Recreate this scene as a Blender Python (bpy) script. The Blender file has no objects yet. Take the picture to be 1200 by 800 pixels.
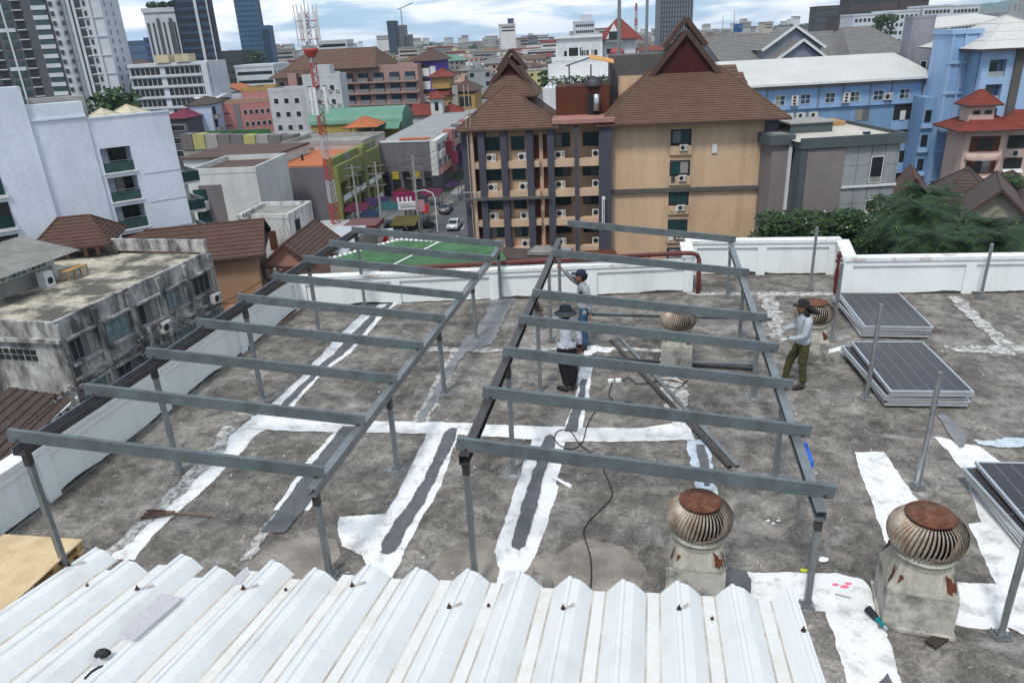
import bpy, bmesh, math, random
from mathutils import Vector, Matrix
R = math.radians
random.seed(7)
sc = bpy.context.scene
COL = sc.collection

# ---------------------------------------------------------------- camera
F_PX = 853.0                      # focal length in pixels of the 1200 px wide photograph
PITCH = math.atan(355.0 / F_PX)
ROLL = math.atan2(105.0, 2050.0)
HC = 6.0                          # eye height above the flat roof (roof = 0, street = -20)
ST = -20.0
fwd = Vector((0, math.cos(PITCH), -math.sin(PITCH)))
r0 = Vector((1, 0, 0)); u0 = r0.cross(fwd)
RV = r0 * math.cos(ROLL) - u0 * math.sin(ROLL)
UV = u0 * math.cos(ROLL) + r0 * math.sin(ROLL)
cd = bpy.data.cameras.new('camera'); cam = bpy.data.objects.new('camera', cd); COL.objects.link(cam)
cd.sensor_width = 36; cd.lens = F_PX / 1200 * 36; cd.clip_start = 0.1; cd.clip_end = 30000
m3 = Matrix((RV, UV, -fwd)).transposed()
cam.matrix_world = Matrix.Translation((0, 0, HC)) @ m3.to_4x4()
sc.camera = cam

# ---------------------------------------------------------------- world
SUN_EL, SUN_AZ = 58.0, 205.0     # azimuth clockwise from +Y
w = bpy.data.worlds.new('World'); sc.world = w; w.use_nodes = True
nt = w.node_tree; nt.nodes.clear()
N = nt.nodes.new; Lk = nt.links.new
out = N('ShaderNodeOutputWorld'); bg = N('ShaderNodeBackground'); bg.inputs[1].default_value = 0.1
sky = N('ShaderNodeTexSky'); sky.sky_type = 'NISHITA'; sky.sun_disc = False
sky.sun_elevation = R(SUN_EL); sky.sun_rotation = R(SUN_AZ); sky.air_density = 1.1; sky.dust_density = 1.6; sky.ozone_density = 1.5
tc = N('ShaderNodeTexCoord'); sep = N('ShaderNodeSeparateXYZ'); Lk(tc.outputs['Generated'], sep.inputs[0])
# project the direction onto a cloud deck
def mth(op, a=None, b=None, c=None):
    n = N('ShaderNodeMath'); n.operation = op
    for i, x in enumerate((a, b, c)):
        if x is None: continue
        if isinstance(x, (int, float)): n.inputs[i].default_value = x
        else: Lk(x, n.inputs[i])
    return n.outputs[0]
zz = mth('MAXIMUM', mth('ADD', mth('ABSOLUTE', sep.outputs['Z']), 0.13), 0.02)
cx = mth('DIVIDE', sep.outputs['X'], zz); cy = mth('DIVIDE', sep.outputs['Y'], zz)
cb = N('ShaderNodeCombineXYZ'); Lk(cx, cb.inputs[0]); Lk(cy, cb.inputs[1])
n1 = N('ShaderNodeTexNoise'); n1.inputs['Scale'].default_value = 1.15; n1.inputs['Detail'].default_value = 9; n1.inputs['Roughness'].default_value = 0.56; n1.inputs['Distortion'].default_value = 0.4
Lk(cb.outputs[0], n1.inputs['Vector'])
n2 = N('ShaderNodeTexNoise'); n2.inputs['Scale'].default_value = 0.5; n2.inputs['Detail'].default_value = 5
Lk(cb.outputs[0], n2.inputs['Vector'])
cr = N('ShaderNodeValToRGB'); cr.color_ramp.elements[0].position = 0.42; cr.color_ramp.elements[1].position = 0.56
Lk(n1.outputs['Fac'], cr.inputs[0])
cc = N('ShaderNodeValToRGB')
cc.color_ramp.elements[0].position = 0.34; cc.color_ramp.elements[0].color = (5.0, 6.0, 7.1, 1)
cc.color_ramp.elements[1].position = 0.57; cc.color_ramp.elements[1].color = (9.2, 9.3, 9.4, 1)
mxa = mth('MULTIPLY_ADD', n1.outputs['Fac'], 0.55, mth('MULTIPLY', n2.outputs['Fac'], 0.45))
Lk(mxa, cc.inputs[0])
mix = N('ShaderNodeMixRGB'); Lk(mth('MULTIPLY_ADD', cr.outputs['Color'], 0.76, 0.18), mix.inputs[0])
skym = N('ShaderNodeMixRGB'); skym.blend_type = 'MULTIPLY'; skym.inputs[0].default_value = 1; skym.inputs[2].default_value = (0.46, 0.72, 1.05, 1)
Lk(sky.outputs[0], skym.inputs[1])
humid = N('ShaderNodeMixRGB'); humid.inputs[0].default_value = 0.62; humid.inputs[2].default_value = (3.1, 5.0, 7.3, 1); Lk(skym.outputs[0], humid.inputs[1]); Lk(humid.outputs[0], mix.inputs[1]); Lk(cc.outputs['Color'], mix.inputs[2])
Lk(mix.outputs[0], bg.inputs[0]); Lk(bg.outputs[0], out.inputs[0])

# ---------------------------------------------------------------- sun (thin overcast)
sl = bpy.data.lights.new('sun', 'SUN'); so = bpy.data.objects.new('sun', sl); COL.objects.link(so)
sl.energy = 1.9; sl.angle = R(10); sl.color = (1.0, 0.955, 0.895)
az = R(SUN_AZ); el = R(SUN_EL)
sd = Vector((math.sin(az) * math.cos(el), math.cos(az) * math.cos(el), math.sin(el)))
so.rotation_euler = sd.to_track_quat('Z', 'Y').to_euler()
sc.view_settings.view_transform = 'Standard'; sc.view_settings.look = 'None'
sc.view_settings.exposure = 0.46; sc.view_settings.gamma = 1.0
sc.cycles.max_bounces = 6; sc.cycles.diffuse_bounces = 3; sc.cycles.glossy_bounces = 2; sc.cycles.volume_bounces = 1

# ---------------------------------------------------------------- helpers
def ray(px, py): return fwd + RV * ((px - 600) / F_PX) + UV * ((400 - py) / F_PX)
def G(px, py, z=0.0):            # where the sight line through a photograph point meets height z
    d = ray(px, py); t = (z - HC) / d.z
    return Vector((d.x * t, d.y * t, z))
def W(px, py, Y):                # where it meets the distance Y
    d = ray(px, py); t = Y / d.y
    return Vector((d.x * t, Y, HC + d.z * t))
def PX(p):
    v = Vector(p) - Vector((0, 0, HC)); k = v.dot(fwd)
    return 600 + F_PX * v.dot(RV) / k, 400 - F_PX * v.dot(UV) / k

class MB:
    def __init__(s): s.v = []; s.f = []; s.m = []; s.sm = []
    def add(s, vs, fs, m=0, smooth=False):
        o = len(s.v); s.v += [tuple(x) for x in vs]
        for f in fs: s.f.append(tuple(i + o for i in f)); s.m.append(m); s.sm.append(smooth)
        return s
    def box(s, a, b, m=0, M=None):
        x0, y0, z0 = a; x1, y1, z1 = b
        vs = [(x0,y0,z0),(x1,y0,z0),(x1,y1,z0),(x0,y1,z0),(x0,y0,z1),(x1,y0,z1),(x1,y1,z1),(x0,y1,z1)]
        if M is not None: vs = [M @ Vector(v) for v in vs]
        return s.add(vs, [(0,3,2,1),(4,5,6,7),(0,1,5,4),(1,2,6,5),(2,3,7,6),(3,0,4,7)], m)
    def bar(s, p, q, w, h, m=0, up=(0,0,1)):     # rectangular bar centred on the line p-q
        p = Vector(p); q = Vector(q); d = (q - p).normalized(); up = Vector(up)
        sx = d.cross(up)
        if sx.length < 1e-4: sx = d.cross(Vector((1,0,0)))
        sx.normalize(); uz = sx.cross(d).normalized()
        a = sx * (w / 2); b = uz * (h / 2)
        vs = [p-a-b, p+a-b, p+a+b, p-a+b, q-a-b, q+a-b, q+a+b, q-a+b]
        return s.add(vs, [(0,1,2,3),(7,6,5,4),(0,4,5,1),(1,5,6,2),(2,6,7,3),(3,7,4,0)], m)
    def channel(s, p, q, w, h, t=0.006, m=0, open_side=1):   # C-channel on the line p-q
        p = Vector(p); q = Vector(q); d = (q - p).normalized(); sx = d.cross(Vector((0,0,1))).normalized(); uz = sx.cross(d).normalized()
        o = -open_side
        s.bar(p + sx*o*(w/2), q + sx*o*(w/2), t, h, m)
        for k in (-1, 1): s.bar(p + uz*k*(h/2 - t/2), q + uz*k*(h/2 - t/2), w - t, t, m)
        for k in (-1, 1): s.bar(p - sx*o*(w/2) + uz*k*(h/2 - 0.012), q - sx*o*(w/2) + uz*k*(h/2 - 0.012), t, 0.022, m)
        return s
    def tube(s, p, q, r, r2=None, n=10, m=0, caps=True, smooth=True):
        p = Vector(p); q = Vector(q); r2 = r if r2 is None else r2
        d = (q - p).normalized(); a = d.orthogonal().normalized(); b = d.cross(a)
        vs = []
        for c, rr in ((p, r), (q, r2)):
            for i in range(n):
                t = 2*math.pi*i/n; vs.append(c + a*(rr*math.cos(t)) + b*(rr*math.sin(t)))
        s.add(vs, [(i, (i+1)%n, n+(i+1)%n, n+i) for i in range(n)], m, smooth)
        if caps: s.add(vs[:n][::-1], [tuple(range(n))], m); s.add(vs[n:], [tuple(range(n))], m)
        return s
    def path(s, pts, r, n=6, m=0):
        pts = [Vector(p) for p in pts]; vs = []; prev = None
        for i, p in enumerate(pts):
            d = (pts[min(i+1, len(pts)-1)] - pts[max(i-1, 0)]).normalized()
            a = prev - d*prev.dot(d) if prev is not None else d.orthogonal()
            a.normalize(); prev = a; b = d.cross(a)
            rr = r[i] if isinstance(r, (list, tuple)) else r
            for k in range(n):
                t = 2*math.pi*k/n; vs.append(p + a*(rr*math.cos(t)) + b*(rr*math.sin(t)))
        fs = []
        for i in range(len(pts)-1):
            for k in range(n): fs.append((i*n+k, i*n+(k+1)%n, (i+1)*n+(k+1)%n, (i+1)*n+k))
        s.add(vs, fs, m, True); L = len(pts)-1
        s.add(vs[:n][::-1], [tuple(range(n))], m); s.add(vs[L*n:], [tuple(range(n))], m)
        return s
    def lathe(s, prof, c=(0,0,0), n=24, m=0, smooth=True, sx=1, sy=1):
        vs = [(c[0]+r*math.cos(2*math.pi*i/n)*sx, c[1]+r*math.sin(2*math.pi*i/n)*sy, c[2]+z) for r, z in prof for i in range(n)]
        fs = [(j*n+i, j*n+(i+1)%n, (j+1)*n+(i+1)%n, (j+1)*n+i) for j in range(len(prof)-1) for i in range(n)]
        return s.add(vs, fs, m, smooth)
    def prism(s, poly, z0, z1, m=0):
        n = len(poly); vs = [(x, y, z0) for x, y in poly] + [(x, y, z1) for x, y in poly]
        return s.add(vs, [tuple(range(n))[::-1], tuple(range(n, 2*n))] + [(i, (i+1)%n, n+(i+1)%n, n+i) for i in range(n)], m)
    def poly(s, pts, m=0): return s.add(pts, [tuple(range(len(pts)))], m)
    def solid(s, poly3, off, m=0):               # a flat polygon given a thickness vector
        n = len(poly3); off = Vector(off); a = [Vector(p) for p in poly3]; vs = a + [p + off for p in a]
        return s.add(vs, [tuple(range(n))[::-1], tuple(range(n, 2*n))] + [(i, (i+1)%n, n+(i+1)%n, n+i) for i in range(n)], m)
    def mesh(s, name, mats):
        me = bpy.data.meshes.new(name); me.from_pydata(s.v, [], s.f)
        mats = mats if isinstance(mats, (list, tuple)) else [mats]
        for x in mats: me.materials.append(x)
        me.polygons.foreach_set('material_index', s.m); me.polygons.foreach_set('use_smooth', s.sm)
        me.update(); return me
    def build(s, name, mats, parent=None, world=False):
        if world and parent is not None:
            inv = root_matrix(parent).inverted(); s.v = [tuple(inv @ Vector(v)) for v in s.v]
        o = bpy.data.objects.new(name, s.mesh(name, mats)); COL.objects.link(o)
        if parent is not None: o.parent = parent
        return o
def root_matrix(o):
    M = Matrix.Translation(o.location) @ o.rotation_euler.to_matrix().to_4x4()
    while o.parent is not None:
        o = o.parent; M = Matrix.Translation(o.location) @ o.rotation_euler.to_matrix().to_4x4() @ M
    return M
def tag(o, label=None, cat=None, group=None, kind=None):
    if label: o['label'] = label
    if cat: o['category'] = cat
    if group: o['group'] = group
    if kind: o['kind'] = kind
    return o
def thing(name, label, cat, loc=(0,0,0), rz=0, group=None):
    o = bpy.data.objects.new(name, None); COL.objects.link(o); o.empty_display_size = 0.2
    o.location = loc; o.rotation_euler = (0, 0, rz); return tag(o, label, cat, group)
def inst(name, me, parent, loc=(0,0,0), rz=0, scale=None, rot=None):
    o = bpy.data.objects.new(name, me); COL.objects.link(o); o.parent = parent; o.location = loc
    o.rotation_euler = rot if rot else (0, 0, rz)
    if name == 'pane' and random.random() < 0.28:      # drawn curtains behind some panes
        o.material_slots[0].link = 'OBJECT'; o.material_slots[0].material = M_['curtain'] if random.random() < 0.6 else M_['curtain2']
    if scale: o.scale = scale
    return o
def copy_tree(o, parent=None):
    c = o.copy(); COL.objects.link(c)
    if parent is not None: c.parent = parent
    for ch in list(o.children): copy_tree(ch, c)
    return c
def structure(mb, name, mats): return tag(mb.build(name, mats), kind='structure')

# ---------------------------------------------------------------- materials
def lin(c):
    return tuple(((x/255.0)/12.92 if x/255.0 <= 0.04045 else ((x/255.0+0.055)/1.055)**2.4) for x in c)
_mc = {}
def mat(name, rgb, rough=0.8, metal=0.0, vary=0.25, scale=1.5, dirt=None, dirt_amt=0.5, dirt_scale=0.7, streak=False, bump=0.0, bscale=30, spec=0.3, fine=0.15, dpos=(0.48, 0.66)):
    """rgb is the linear base colour of the thing; noise adds grain, dirt adds stains of their own shape"""
    if name in _mc: return _mc[name]
    m = bpy.data.materials.new(name); m.use_nodes = True; t = m.node_tree; b = t.nodes['Principled BSDF']
    n = t.nodes.new; l = t.links.new
    b.inputs['Roughness'].default_value = rough; b.inputs['Metallic'].default_value = metal
    b.inputs['Specular IOR Level'].default_value = spec
    geo = n('ShaderNodeNewGeometry')
    ns = n('ShaderNodeTexNoise'); ns.inputs['Scale'].default_value = scale; ns.inputs['Detail'].default_value = 6; ns.inputs['Roughness'].default_value = 0.6
    l(geo.outputs['Position'], ns.inputs['Vector'])
    nf = n('ShaderNodeTexNoise'); nf.inputs['Scale'].default_value = scale*14; nf.inputs['Detail'].default_value = 3
    l(geo.outputs['Position'], nf.inputs['Vector'])
    a = n('ShaderNodeMapRange'); a.inputs[1].default_value = 0.3; a.inputs[2].default_value = 0.7; a.inputs[3].default_value = 1-vary; a.inputs[4].default_value = 1+vary*0.6
    l(ns.outputs['Fac'], a.inputs[0])
    c = n('ShaderNodeMapRange'); c.inputs[1].default_value = 0.3; c.inputs[2].default_value = 0.7; c.inputs[3].default_value = 1-fine; c.inputs[4].default_value = 1+fine
    l(nf.outputs['Fac'], c.inputs[0])
    mu = n('ShaderNodeMath'); mu.operation = 'MULTIPLY'; l(a.outputs[0], mu.inputs[0]); l(c.outputs[0], mu.inputs[1])
    vm = n('ShaderNodeVectorMath'); vm.operation = 'SCALE'; vm.inputs[0].default_value = rgb; l(mu.outputs[0], vm.inputs['Scale'])
    col = vm.outputs[0]
    if dirt:
        nd = n('ShaderNodeTexNoise'); nd.inputs['Scale'].default_value = dirt_scale; nd.inputs['Detail'].default_value = 8; nd.inputs['Roughness'].default_value = 0.68
        if streak:
            mp = n('ShaderNodeMapping'); mp.inputs['Scale'].default_value = (1, 1, 0.14 if streak is True else streak); l(geo.outputs['Position'], mp.inputs['Vector']); l(mp.outputs[0], nd.inputs['Vector'])
        else: l(geo.outputs['Position'], nd.inputs['Vector'])
        r = n('ShaderNodeMapRange'); r.inputs[1].default_value = dpos[0]; r.inputs[2].default_value = dpos[1]; r.inputs[3].default_value = 0; r.inputs[4].default_value = dirt_amt
        l(nd.outputs['Fac'], r.inputs[0])
        mx = n('ShaderNodeMixRGB'); l(r.outputs[0], mx.inputs[0]); l(col, mx.inputs[1]); mx.inputs[2].default_value = (*dirt, 1); col = mx.outputs[0]
    l(col, b.inputs['Base Color'])
    if bump:
        bp = n('ShaderNodeBump'); bp.inputs['Strength'].default_value = bump; bp.inputs['Distance'].default_value = 0.02
        nb = n('ShaderNodeTexNoise'); nb.inputs['Scale'].default_value = bscale; nb.inputs['Detail'].default_value = 5; l(geo.outputs['Position'], nb.inputs['Vector'])
        l(nb.outputs['Fac'], bp.inputs['Height']); l(bp.outputs[0], b.inputs['Normal'])
    _mc[name] = m; return m
def glass(name, rgb=(0.02,0.03,0.035), rough=0.12):
    if name in _mc: return _mc[name]
    m = mat(name, rgb, rough=rough, vary=0.5, scale=0.5, spec=0.5, fine=0.0); return m
M_ = {}
M_['curtain'] = mat('curtain_behind_glass', (0.13,0.14,0.14), 0.25, vary=0.3, scale=6, spec=0.5); M_['curtain2'] = mat('pale_curtain_behind_glass', (0.26,0.25,0.22), 0.25, vary=0.3, scale=6, spec=0.5)
M_['galv'] = mat('galvanised_steel', (0.22,0.24,0.245), 0.42, 0.5, vary=0.22, scale=5, fine=0.12, spec=0.5)
M_['galv_rafter'] = mat('grey_primed_steel', (0.122,0.148,0.155), 0.5, 0.15, vary=0.2, scale=4, fine=0.10, dirt=(0.075,0.072,0.07), dirt_amt=0.6, dirt_scale=3.5)
M_['dark_steel'] = mat('dark_bare_steel', (0.075,0.072,0.072), 0.45, 0.5, vary=0.25, scale=4, dirt=(0.12,0.07,0.05), dirt_amt=0.3, dirt_scale=3)
M_['pipe'] = mat('bright_galvanised_pipe', (0.42,0.44,0.46), 0.3, 0.85, vary=0.2, scale=6)
M_['white_wall'] = mat('white_parapet_paint', (0.74,0.775,0.76), 0.7, vary=0.06, scale=1.2, fine=0.03, dirt=(0.36,0.38,0.35), dirt_amt=0.45, dirt_scale=1.3, streak=True, dpos=(0.52,0.75), bump=0.15, bscale=12)
M_['coping'] = mat('weathered_white_coping', (0.70,0.71,0.69), 0.8, vary=0.1, scale=2, dirt=(0.30,0.18,0.13), dirt_amt=0.7, dirt_scale=2.2, dpos=(0.55,0.66), bump=0.3)
M_['white_coat'] = mat('white_waterproof_paint', (0.72,0.72,0.71), 0.6, vary=0.08, scale=3, fine=0.06, dirt=(0.28,0.27,0.25), dirt_amt=0.75, dirt_scale=3.5, dpos=(0.50,0.68), bump=0.3, bscale=25)
M_['blue_white_coat'] = mat('bluish_waterproof_paint', (0.50,0.57,0.64), 0.7, vary=0.15, scale=3, fine=0.1, dirt=(0.22,0.22,0.22), dirt_amt=0.7, dirt_scale=6, dpos=(0.48,0.64))
M_['thin_coat'] = mat('worn_white_paint', (0.48,0.47,0.45), 0.8, vary=0.25, scale=6, fine=0.2, dirt=(0.15,0.14,0.125), dirt_amt=0.95, dirt_scale=7, dpos=(0.45,0.58))
M_['grey_coat'] = mat('grey_sealant_coat', (0.105,0.110,0.118), 0.7, vary=0.2, scale=4, fine=0.12, dirt=(0.2,0.2,0.2), dirt_amt=0.4, dirt_scale=8, dpos=(0.55,0.7))
M_['grey_pale_coat'] = mat('pale_grey_sealant_coat', (0.20,0.205,0.215), 0.75, vary=0.2, scale=4, fine=0.15, dirt=(0.13,0.125,0.115), dirt_amt=0.5, dirt_scale=6, dpos=(0.5,0.65))
M_['tan_patch'] = mat('tan_cement_patch', (0.27,0.24,0.205), 0.9, vary=0.2, scale=3, fine=0.15, dirt=(0.11,0.10,0.09), dirt_amt=0.85, dirt_scale=1.6, dpos=(0.42,0.66), bump=0.3)
M_['rust'] = mat('rust', (0.125,0.047,0.026), 0.85, 0.0, vary=0.45, scale=9, fine=0.3, dirt=(0.24,0.15,0.10), dirt_amt=0.4, dirt_scale=10, bump=0.4, bscale=60)
M_['rust_patch'] = mat('dark_rust_patch', (0.105,0.034,0.018), 0.9, 0.0, vary=0.4, scale=20, fine=0.3)
M_['vane'] = mat('weathered_vane_steel', (0.44,0.385,0.31), 0.55, 0.35, vary=0.3, scale=8, fine=0.15, dirt=(0.20,0.11,0.065), dirt_amt=0.7, dirt_scale=5, dpos=(0.42,0.62))
M_['vent_grey'] = mat('weathered_vent_sheet', (0.44,0.42,0.35), 0.6, 0.15, vary=0.2, scale=3, dirt=(0.13,0.13,0.11), dirt_amt=0.8, dirt_scale=4, streak=True, dpos=(0.45,0.65))
M_['vent_base'] = mat('stained_vent_concrete', (0.43,0.41,0.36), 0.85, vary=0.2, scale=4, dirt=(0.09,0.09,0.085), dirt_amt=0.85, dirt_scale=2.6, dpos=(0.46,0.62), bump=0.3)
M_['black'] = mat('black_gap', (0.012,0.012,0.012), 0.9, vary=0.1)
M_['sheet'] = mat('white_roof_sheet', (0.66,0.665,0.655), 0.42, vary=0.05, scale=0.8, fine=0.025, dirt=(0.50,0.50,0.46), dirt_amt=0.6, dirt_scale=1.5, dpos=(0.5,0.7), spec=0.4)
M_['valley_dirt'] = mat('valley_edge_dirt', (0.42,0.38,0.31), 0.7, vary=0.3, scale=4, dirt=(0.55,0.55,0.52), dirt_amt=0.9, dirt_scale=2.5, dpos=(0.45,0.6))
M_['valley'] = mat('cream_roof_valley', (0.65,0.645,0.62), 0.5, vary=0.06, scale=1.5, fine=0.04, dirt=(0.50,0.42,0.31), dirt_amt=0.5, dirt_scale=3, dpos=(0.5,0.72))
M_['red_pipe'] = mat('red_pipe_paint', (0.105,0.020,0.016), 0.45, vary=0.25, scale=3)
M_['wood'] = mat('pale_plywood', (0.58,0.45,0.27), 0.75, vary=0.18, scale=3, dirt=(0.40,0.25,0.12), dirt_amt=0.5, dirt_scale=4, fine=0.1)
M_['wood_dk'] = mat('pallet_timber', (0.38,0.24,0.10), 0.8, vary=0.3, scale=5)
M_['frame_al'] = mat('panel_aluminium', (0.56,0.585,0.61), 0.35, 0.6, vary=0.08, scale=3, spec=0.5)
M_['cell'] = mat('solar_cell_glass', (0.040,0.035,0.038), 0.28, vary=0.18, scale=1.2, fine=0.02, spec=0.35)
M_['cell_line'] = mat('solar_cell_gap', (0.24,0.24,0.26), 0.35, vary=0.05)
M_['bolt'] = mat('rusted_bolt', (0.055,0.028,0.018), 0.8, vary=0.4, scale=20)
M_['rust_run'] = mat('faint_rust_run', (0.44,0.36,0.28), 0.6, vary=0.3, scale=20)
M_['cable'] = mat('black_cable', (0.02,0.02,0.02), 0.6, vary=0.2)
M_['cardboard'] = mat('grey_board_offcut', (0.45,0.44,0.46), 0.8, vary=0.08, scale=6)

# roof screed: dark algae, pale bloom, grit
def floor_mat():
    m = bpy.data.materials.new('stained_roof_screed'); m.use_nodes = True; t = m.node_tree; b = t.nodes['Principled BSDF']
    n = t.nodes.new; l = t.links.new; b.inputs['Roughness'].default_value = 0.92; b.inputs['Specular IOR Level'].default_value = 0.2
    geo = n('ShaderNodeNewGeometry')
    def noise(sc_, det, ro, dist=0.0):
        x = n('ShaderNodeTexNoise'); x.inputs['Scale'].default_value = sc_; x.inputs['Detail'].default_value = det; x.inputs['Roughness'].default_value = ro; x.inputs['Distortion'].default_value = dist
        l(geo.outputs['Position'], x.inputs['Vector']); return x.outputs['Fac']
    def ramp(src, els):
        r = n('ShaderNodeValToRGB'); l(src, r.inputs[0])
        r.color_ramp.elements[0].position = els[0][0]; r.color_ramp.elements[0].color = (*els[0][1], 1)
        r.color_ramp.elements[1].position = els[-1][0]; r.color_ramp.elements[1].color = (*els[-1][1], 1)
        for p, c in els[1:-1]: e = r.color_ramp.elements.new(p); e.color = (*c, 1)
        return r.outputs[0]
    def mixc(f, a, b_, mode='MIX'):
        x = n('ShaderNodeMixRGB'); x.blend_type = mode
        for i, s in ((0, f), (1, a), (2, b_)):
            if isinstance(s, (int, float)): x.inputs[i].default_value = s
            elif isinstance(s, tuple): x.inputs[i].default_value = (*s, 1)
            else: l(s, x.inputs[i])
        return x.outputs[0]
    base = ramp(noise(0.55, 8, 0.62, 0.5), [(0.31, (0.088,0.081,0.072)), (0.46, (0.142,0.132,0.119)), (0.60, (0.203,0.191,0.174)), (0.73, (0.30,0.287,0.262))])
    mott = ramp(noise(3.6, 9, 0.72, 0.6), [(0.34, (0.50,0.49,0.48)), (0.50, (0.95,0.94,0.93)), (0.64, (1.55,1.52,1.48))])
    c1 = mixc(1.0, base, mott, 'MULTIPLY')
    grit = ramp(noise(26, 4, 0.7), [(0.34, (0.62,0.62,0.62)), (0.5, (1,1,1)), (0.68, (1.4,1.38,1.34))])
    c2 = mixc(0.85, c1, grit, 'MULTIPLY')
    bloom = ramp(noise(1.0, 7, 0.7, 1.0), [(0.55, (0,0,0)), (0.70, (0.75,)*3)])
    c3 = mixc(bloom, c2, (0.33,0.32,0.30))
    fl = ramp(noise(9, 3, 0.75), [(0.67, (0,0,0)), (0.71, (1,1,1))])
    c4 = mixc(fl, c3, (0.55,0.54,0.52))
    l(c4, b.inputs['Base Color'])
    bp = n('ShaderNodeBump'); bp.inputs['Strength'].default_value = 0.45; bp.inputs['Distance'].default_value = 0.02; l(noise(14, 8, 0.7), bp.inputs['Height']); l(bp.outputs[0], b.inputs['Normal'])
    return m
M_['floor'] = floor_mat()
def halo_mat():                     # thin overspray of pale primer with its own soft ragged shape
    m = bpy.data.materials.new('primer_overspray'); m.use_nodes = True; t = m.node_tree; b = t.nodes['Principled BSDF']; n = t.nodes.new; l = t.links.new
    b.inputs['Base Color'].default_value = (0.36,0.37,0.38,1); b.inputs['Roughness'].default_value = 0.9
    tcn = n('ShaderNodeTexCoord'); ln_ = n('ShaderNodeVectorMath'); ln_.operation = 'LENGTH'; l(tcn.outputs['Object'], ln_.inputs[0])
    ns = n('ShaderNodeTexNoise'); ns.inputs['Scale'].default_value = 5; ns.inputs['Detail'].default_value = 8; ns.inputs['Roughness'].default_value = 0.75; g = n('ShaderNodeNewGeometry'); l(g.outputs['Position'], ns.inputs['Vector'])
    a = n('ShaderNodeMath'); a.operation = 'MULTIPLY_ADD'; l(ns.outputs['Fac'], a.inputs[0]); a.inputs[1].default_value = 1.3; l(ln_.outputs['Value'], a.inputs[2])
    r = n('ShaderNodeMapRange'); l(a.outputs[0], r.inputs[0]); r.inputs[1].default_value = 0.62; r.inputs[2].default_value = 1.12; r.inputs[3].default_value = 0.8; r.inputs[4].default_value = 0.0
    l(r.outputs[0], b.inputs['Alpha']); return m
M_['halo'] = halo_mat()
# ================================================================ our roof
DIR = (Vector((-3.62, 16.95, 0)) - Vector((-5.88, 7.58, 0))).normalized()     # runs away from the viewer
ACR = Vector((DIR.y, -DIR.x, 0))
LW0 = G(22, 617); LW1 = Vector((-5.25, 17.30, 0)); LWd = (LW1 - LW0).normalized()
LWs = LW0 - LWd * 13.0
B0 = LW1; B1 = Vector((4.50, 17.02, 0)); B2 = Vector((4.74, 18.36, 0)); B3 = Vector((8.36, 17.80, 0)); B4 = Vector((7.87, 16.28, 0)); B5 = B4 + (G(1199, 343) - G(985, 345)).normalized() * 14
outline = [LWs, LW1, B1, B2, B3, B4, B5, B5 + Vector((-4.5, -22, 0)), Vector((-8, -6, 0))]
mb = MB(); mb.prism([(p.x, p.y) for p in outline], -0.25, 0.0)
floor = structure(mb, 'rooftop_floor', M_['floor'])
mb = MB(); inset = [(p.x * 0.99, p.y * 0.995) for p in outline]; mb.prism(inset, ST, -0.26)
tag(mb.build('rooftop_building_body', mat('grey_render', (0.4,0.4,0.39), vary=0.2, dirt=(0.2,0.2,0.19), streak=True)), kind='structure')

# parapets: each run is a thing with panels, pilasters and a coping
def parapet(p, q, h, n, label, side=1, th=0.16, end=(0, 0), stained=True):
    p = Vector(p); q = Vector(q); d = (q - p); L = d.length; d.normalize(); nrm = Vector((-d.y, d.x, 0)) * side    # towards the outside
    t = thing('parapet_wall', label, 'wall', p, math.atan2(d.y, d.x))
    s = side
    MB().box((-end[0], min(0.03*s, (0.03+th)*s), 0), (L+end[1], max(0.03*s, (0.03+th)*s), h - 0.08)).build('wall_core', M_['white_wall'], t)
    MB().box((-end[0]-0.0, min(-0.05*s, (th+0.09)*s), h - 0.08), (L+end[1], max(-0.05*s, (th+0.09)*s), h)).build('coping', M_['coping'], t)
    pm = MB().box((-0.11, min(-0.02*s, 0.0295*s), 0.0), (0.11, max(-0.02*s, 0.0295*s), h - 0.085)).mesh('pilaster', M_['white_wall'])
    rm = MB().box((0.11, min(-0.018*s, 0.0295*s), h - 0.20), (L/n - 0.11, max(-0.018*s, 0.0295*s), h - 0.083)).mesh('top_rail', M_['white_wall'])
    for i in range(n + 1): inst('pilaster', pm, t, (min(max(i * L / n, 0.09), L - 0.09), 0, 0))
    for i in range(n): inst('top_rail', rm, t, (i * L / n, 0, 0))
    # ragged dark tar line at the foot
    k = MB(); m = int(L / 0.12); v = []
    for i in range(m + 1):
        x = L * i / m; hh = 0.018 + 0.05 * max(0, math.sin(i*0.31 + L) * math.sin(i*0.113)) + random.random() * 0.018
        v += [(x, 0.024*s, 0.004), (x, 0.024*s, hh)]
    k.add(v, [(2*i, 2*i+2, 2*i+3, 2*i+1) for i in range(m)]); k.build('tar_line', mat('tar', (0.05,0.05,0.05), vary=0.3), t)
    return t
pl = parapet(LWs, LW1, 0.88, 8, 'long white parapet wall on the left edge of the roof, running away from the viewer', 1)
parapet(B0, B1, 0.80, 4, 'white back parapet wall behind the two workers, under the dark red pipe', 1, end=(0.15, 0))
parapet(B1, B2, 0.90, 1, 'short white return wall leading back into the roof bay beside the red pipe bend', 1)
parapet(B2, B3, 0.93, 2, 'white parapet wall across the back of the roof bay, before the beige hotel', 1, end=(0.1, 0.1))
parapet(B3, B4, 0.93, 1, 'short white return wall on the right of the roof bay, with rusty stained coping', 1)
parapet(B4, B5, 0.90, 5, 'long white parapet wall at the right, behind the solar panel stacks and palms', 1)

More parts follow.
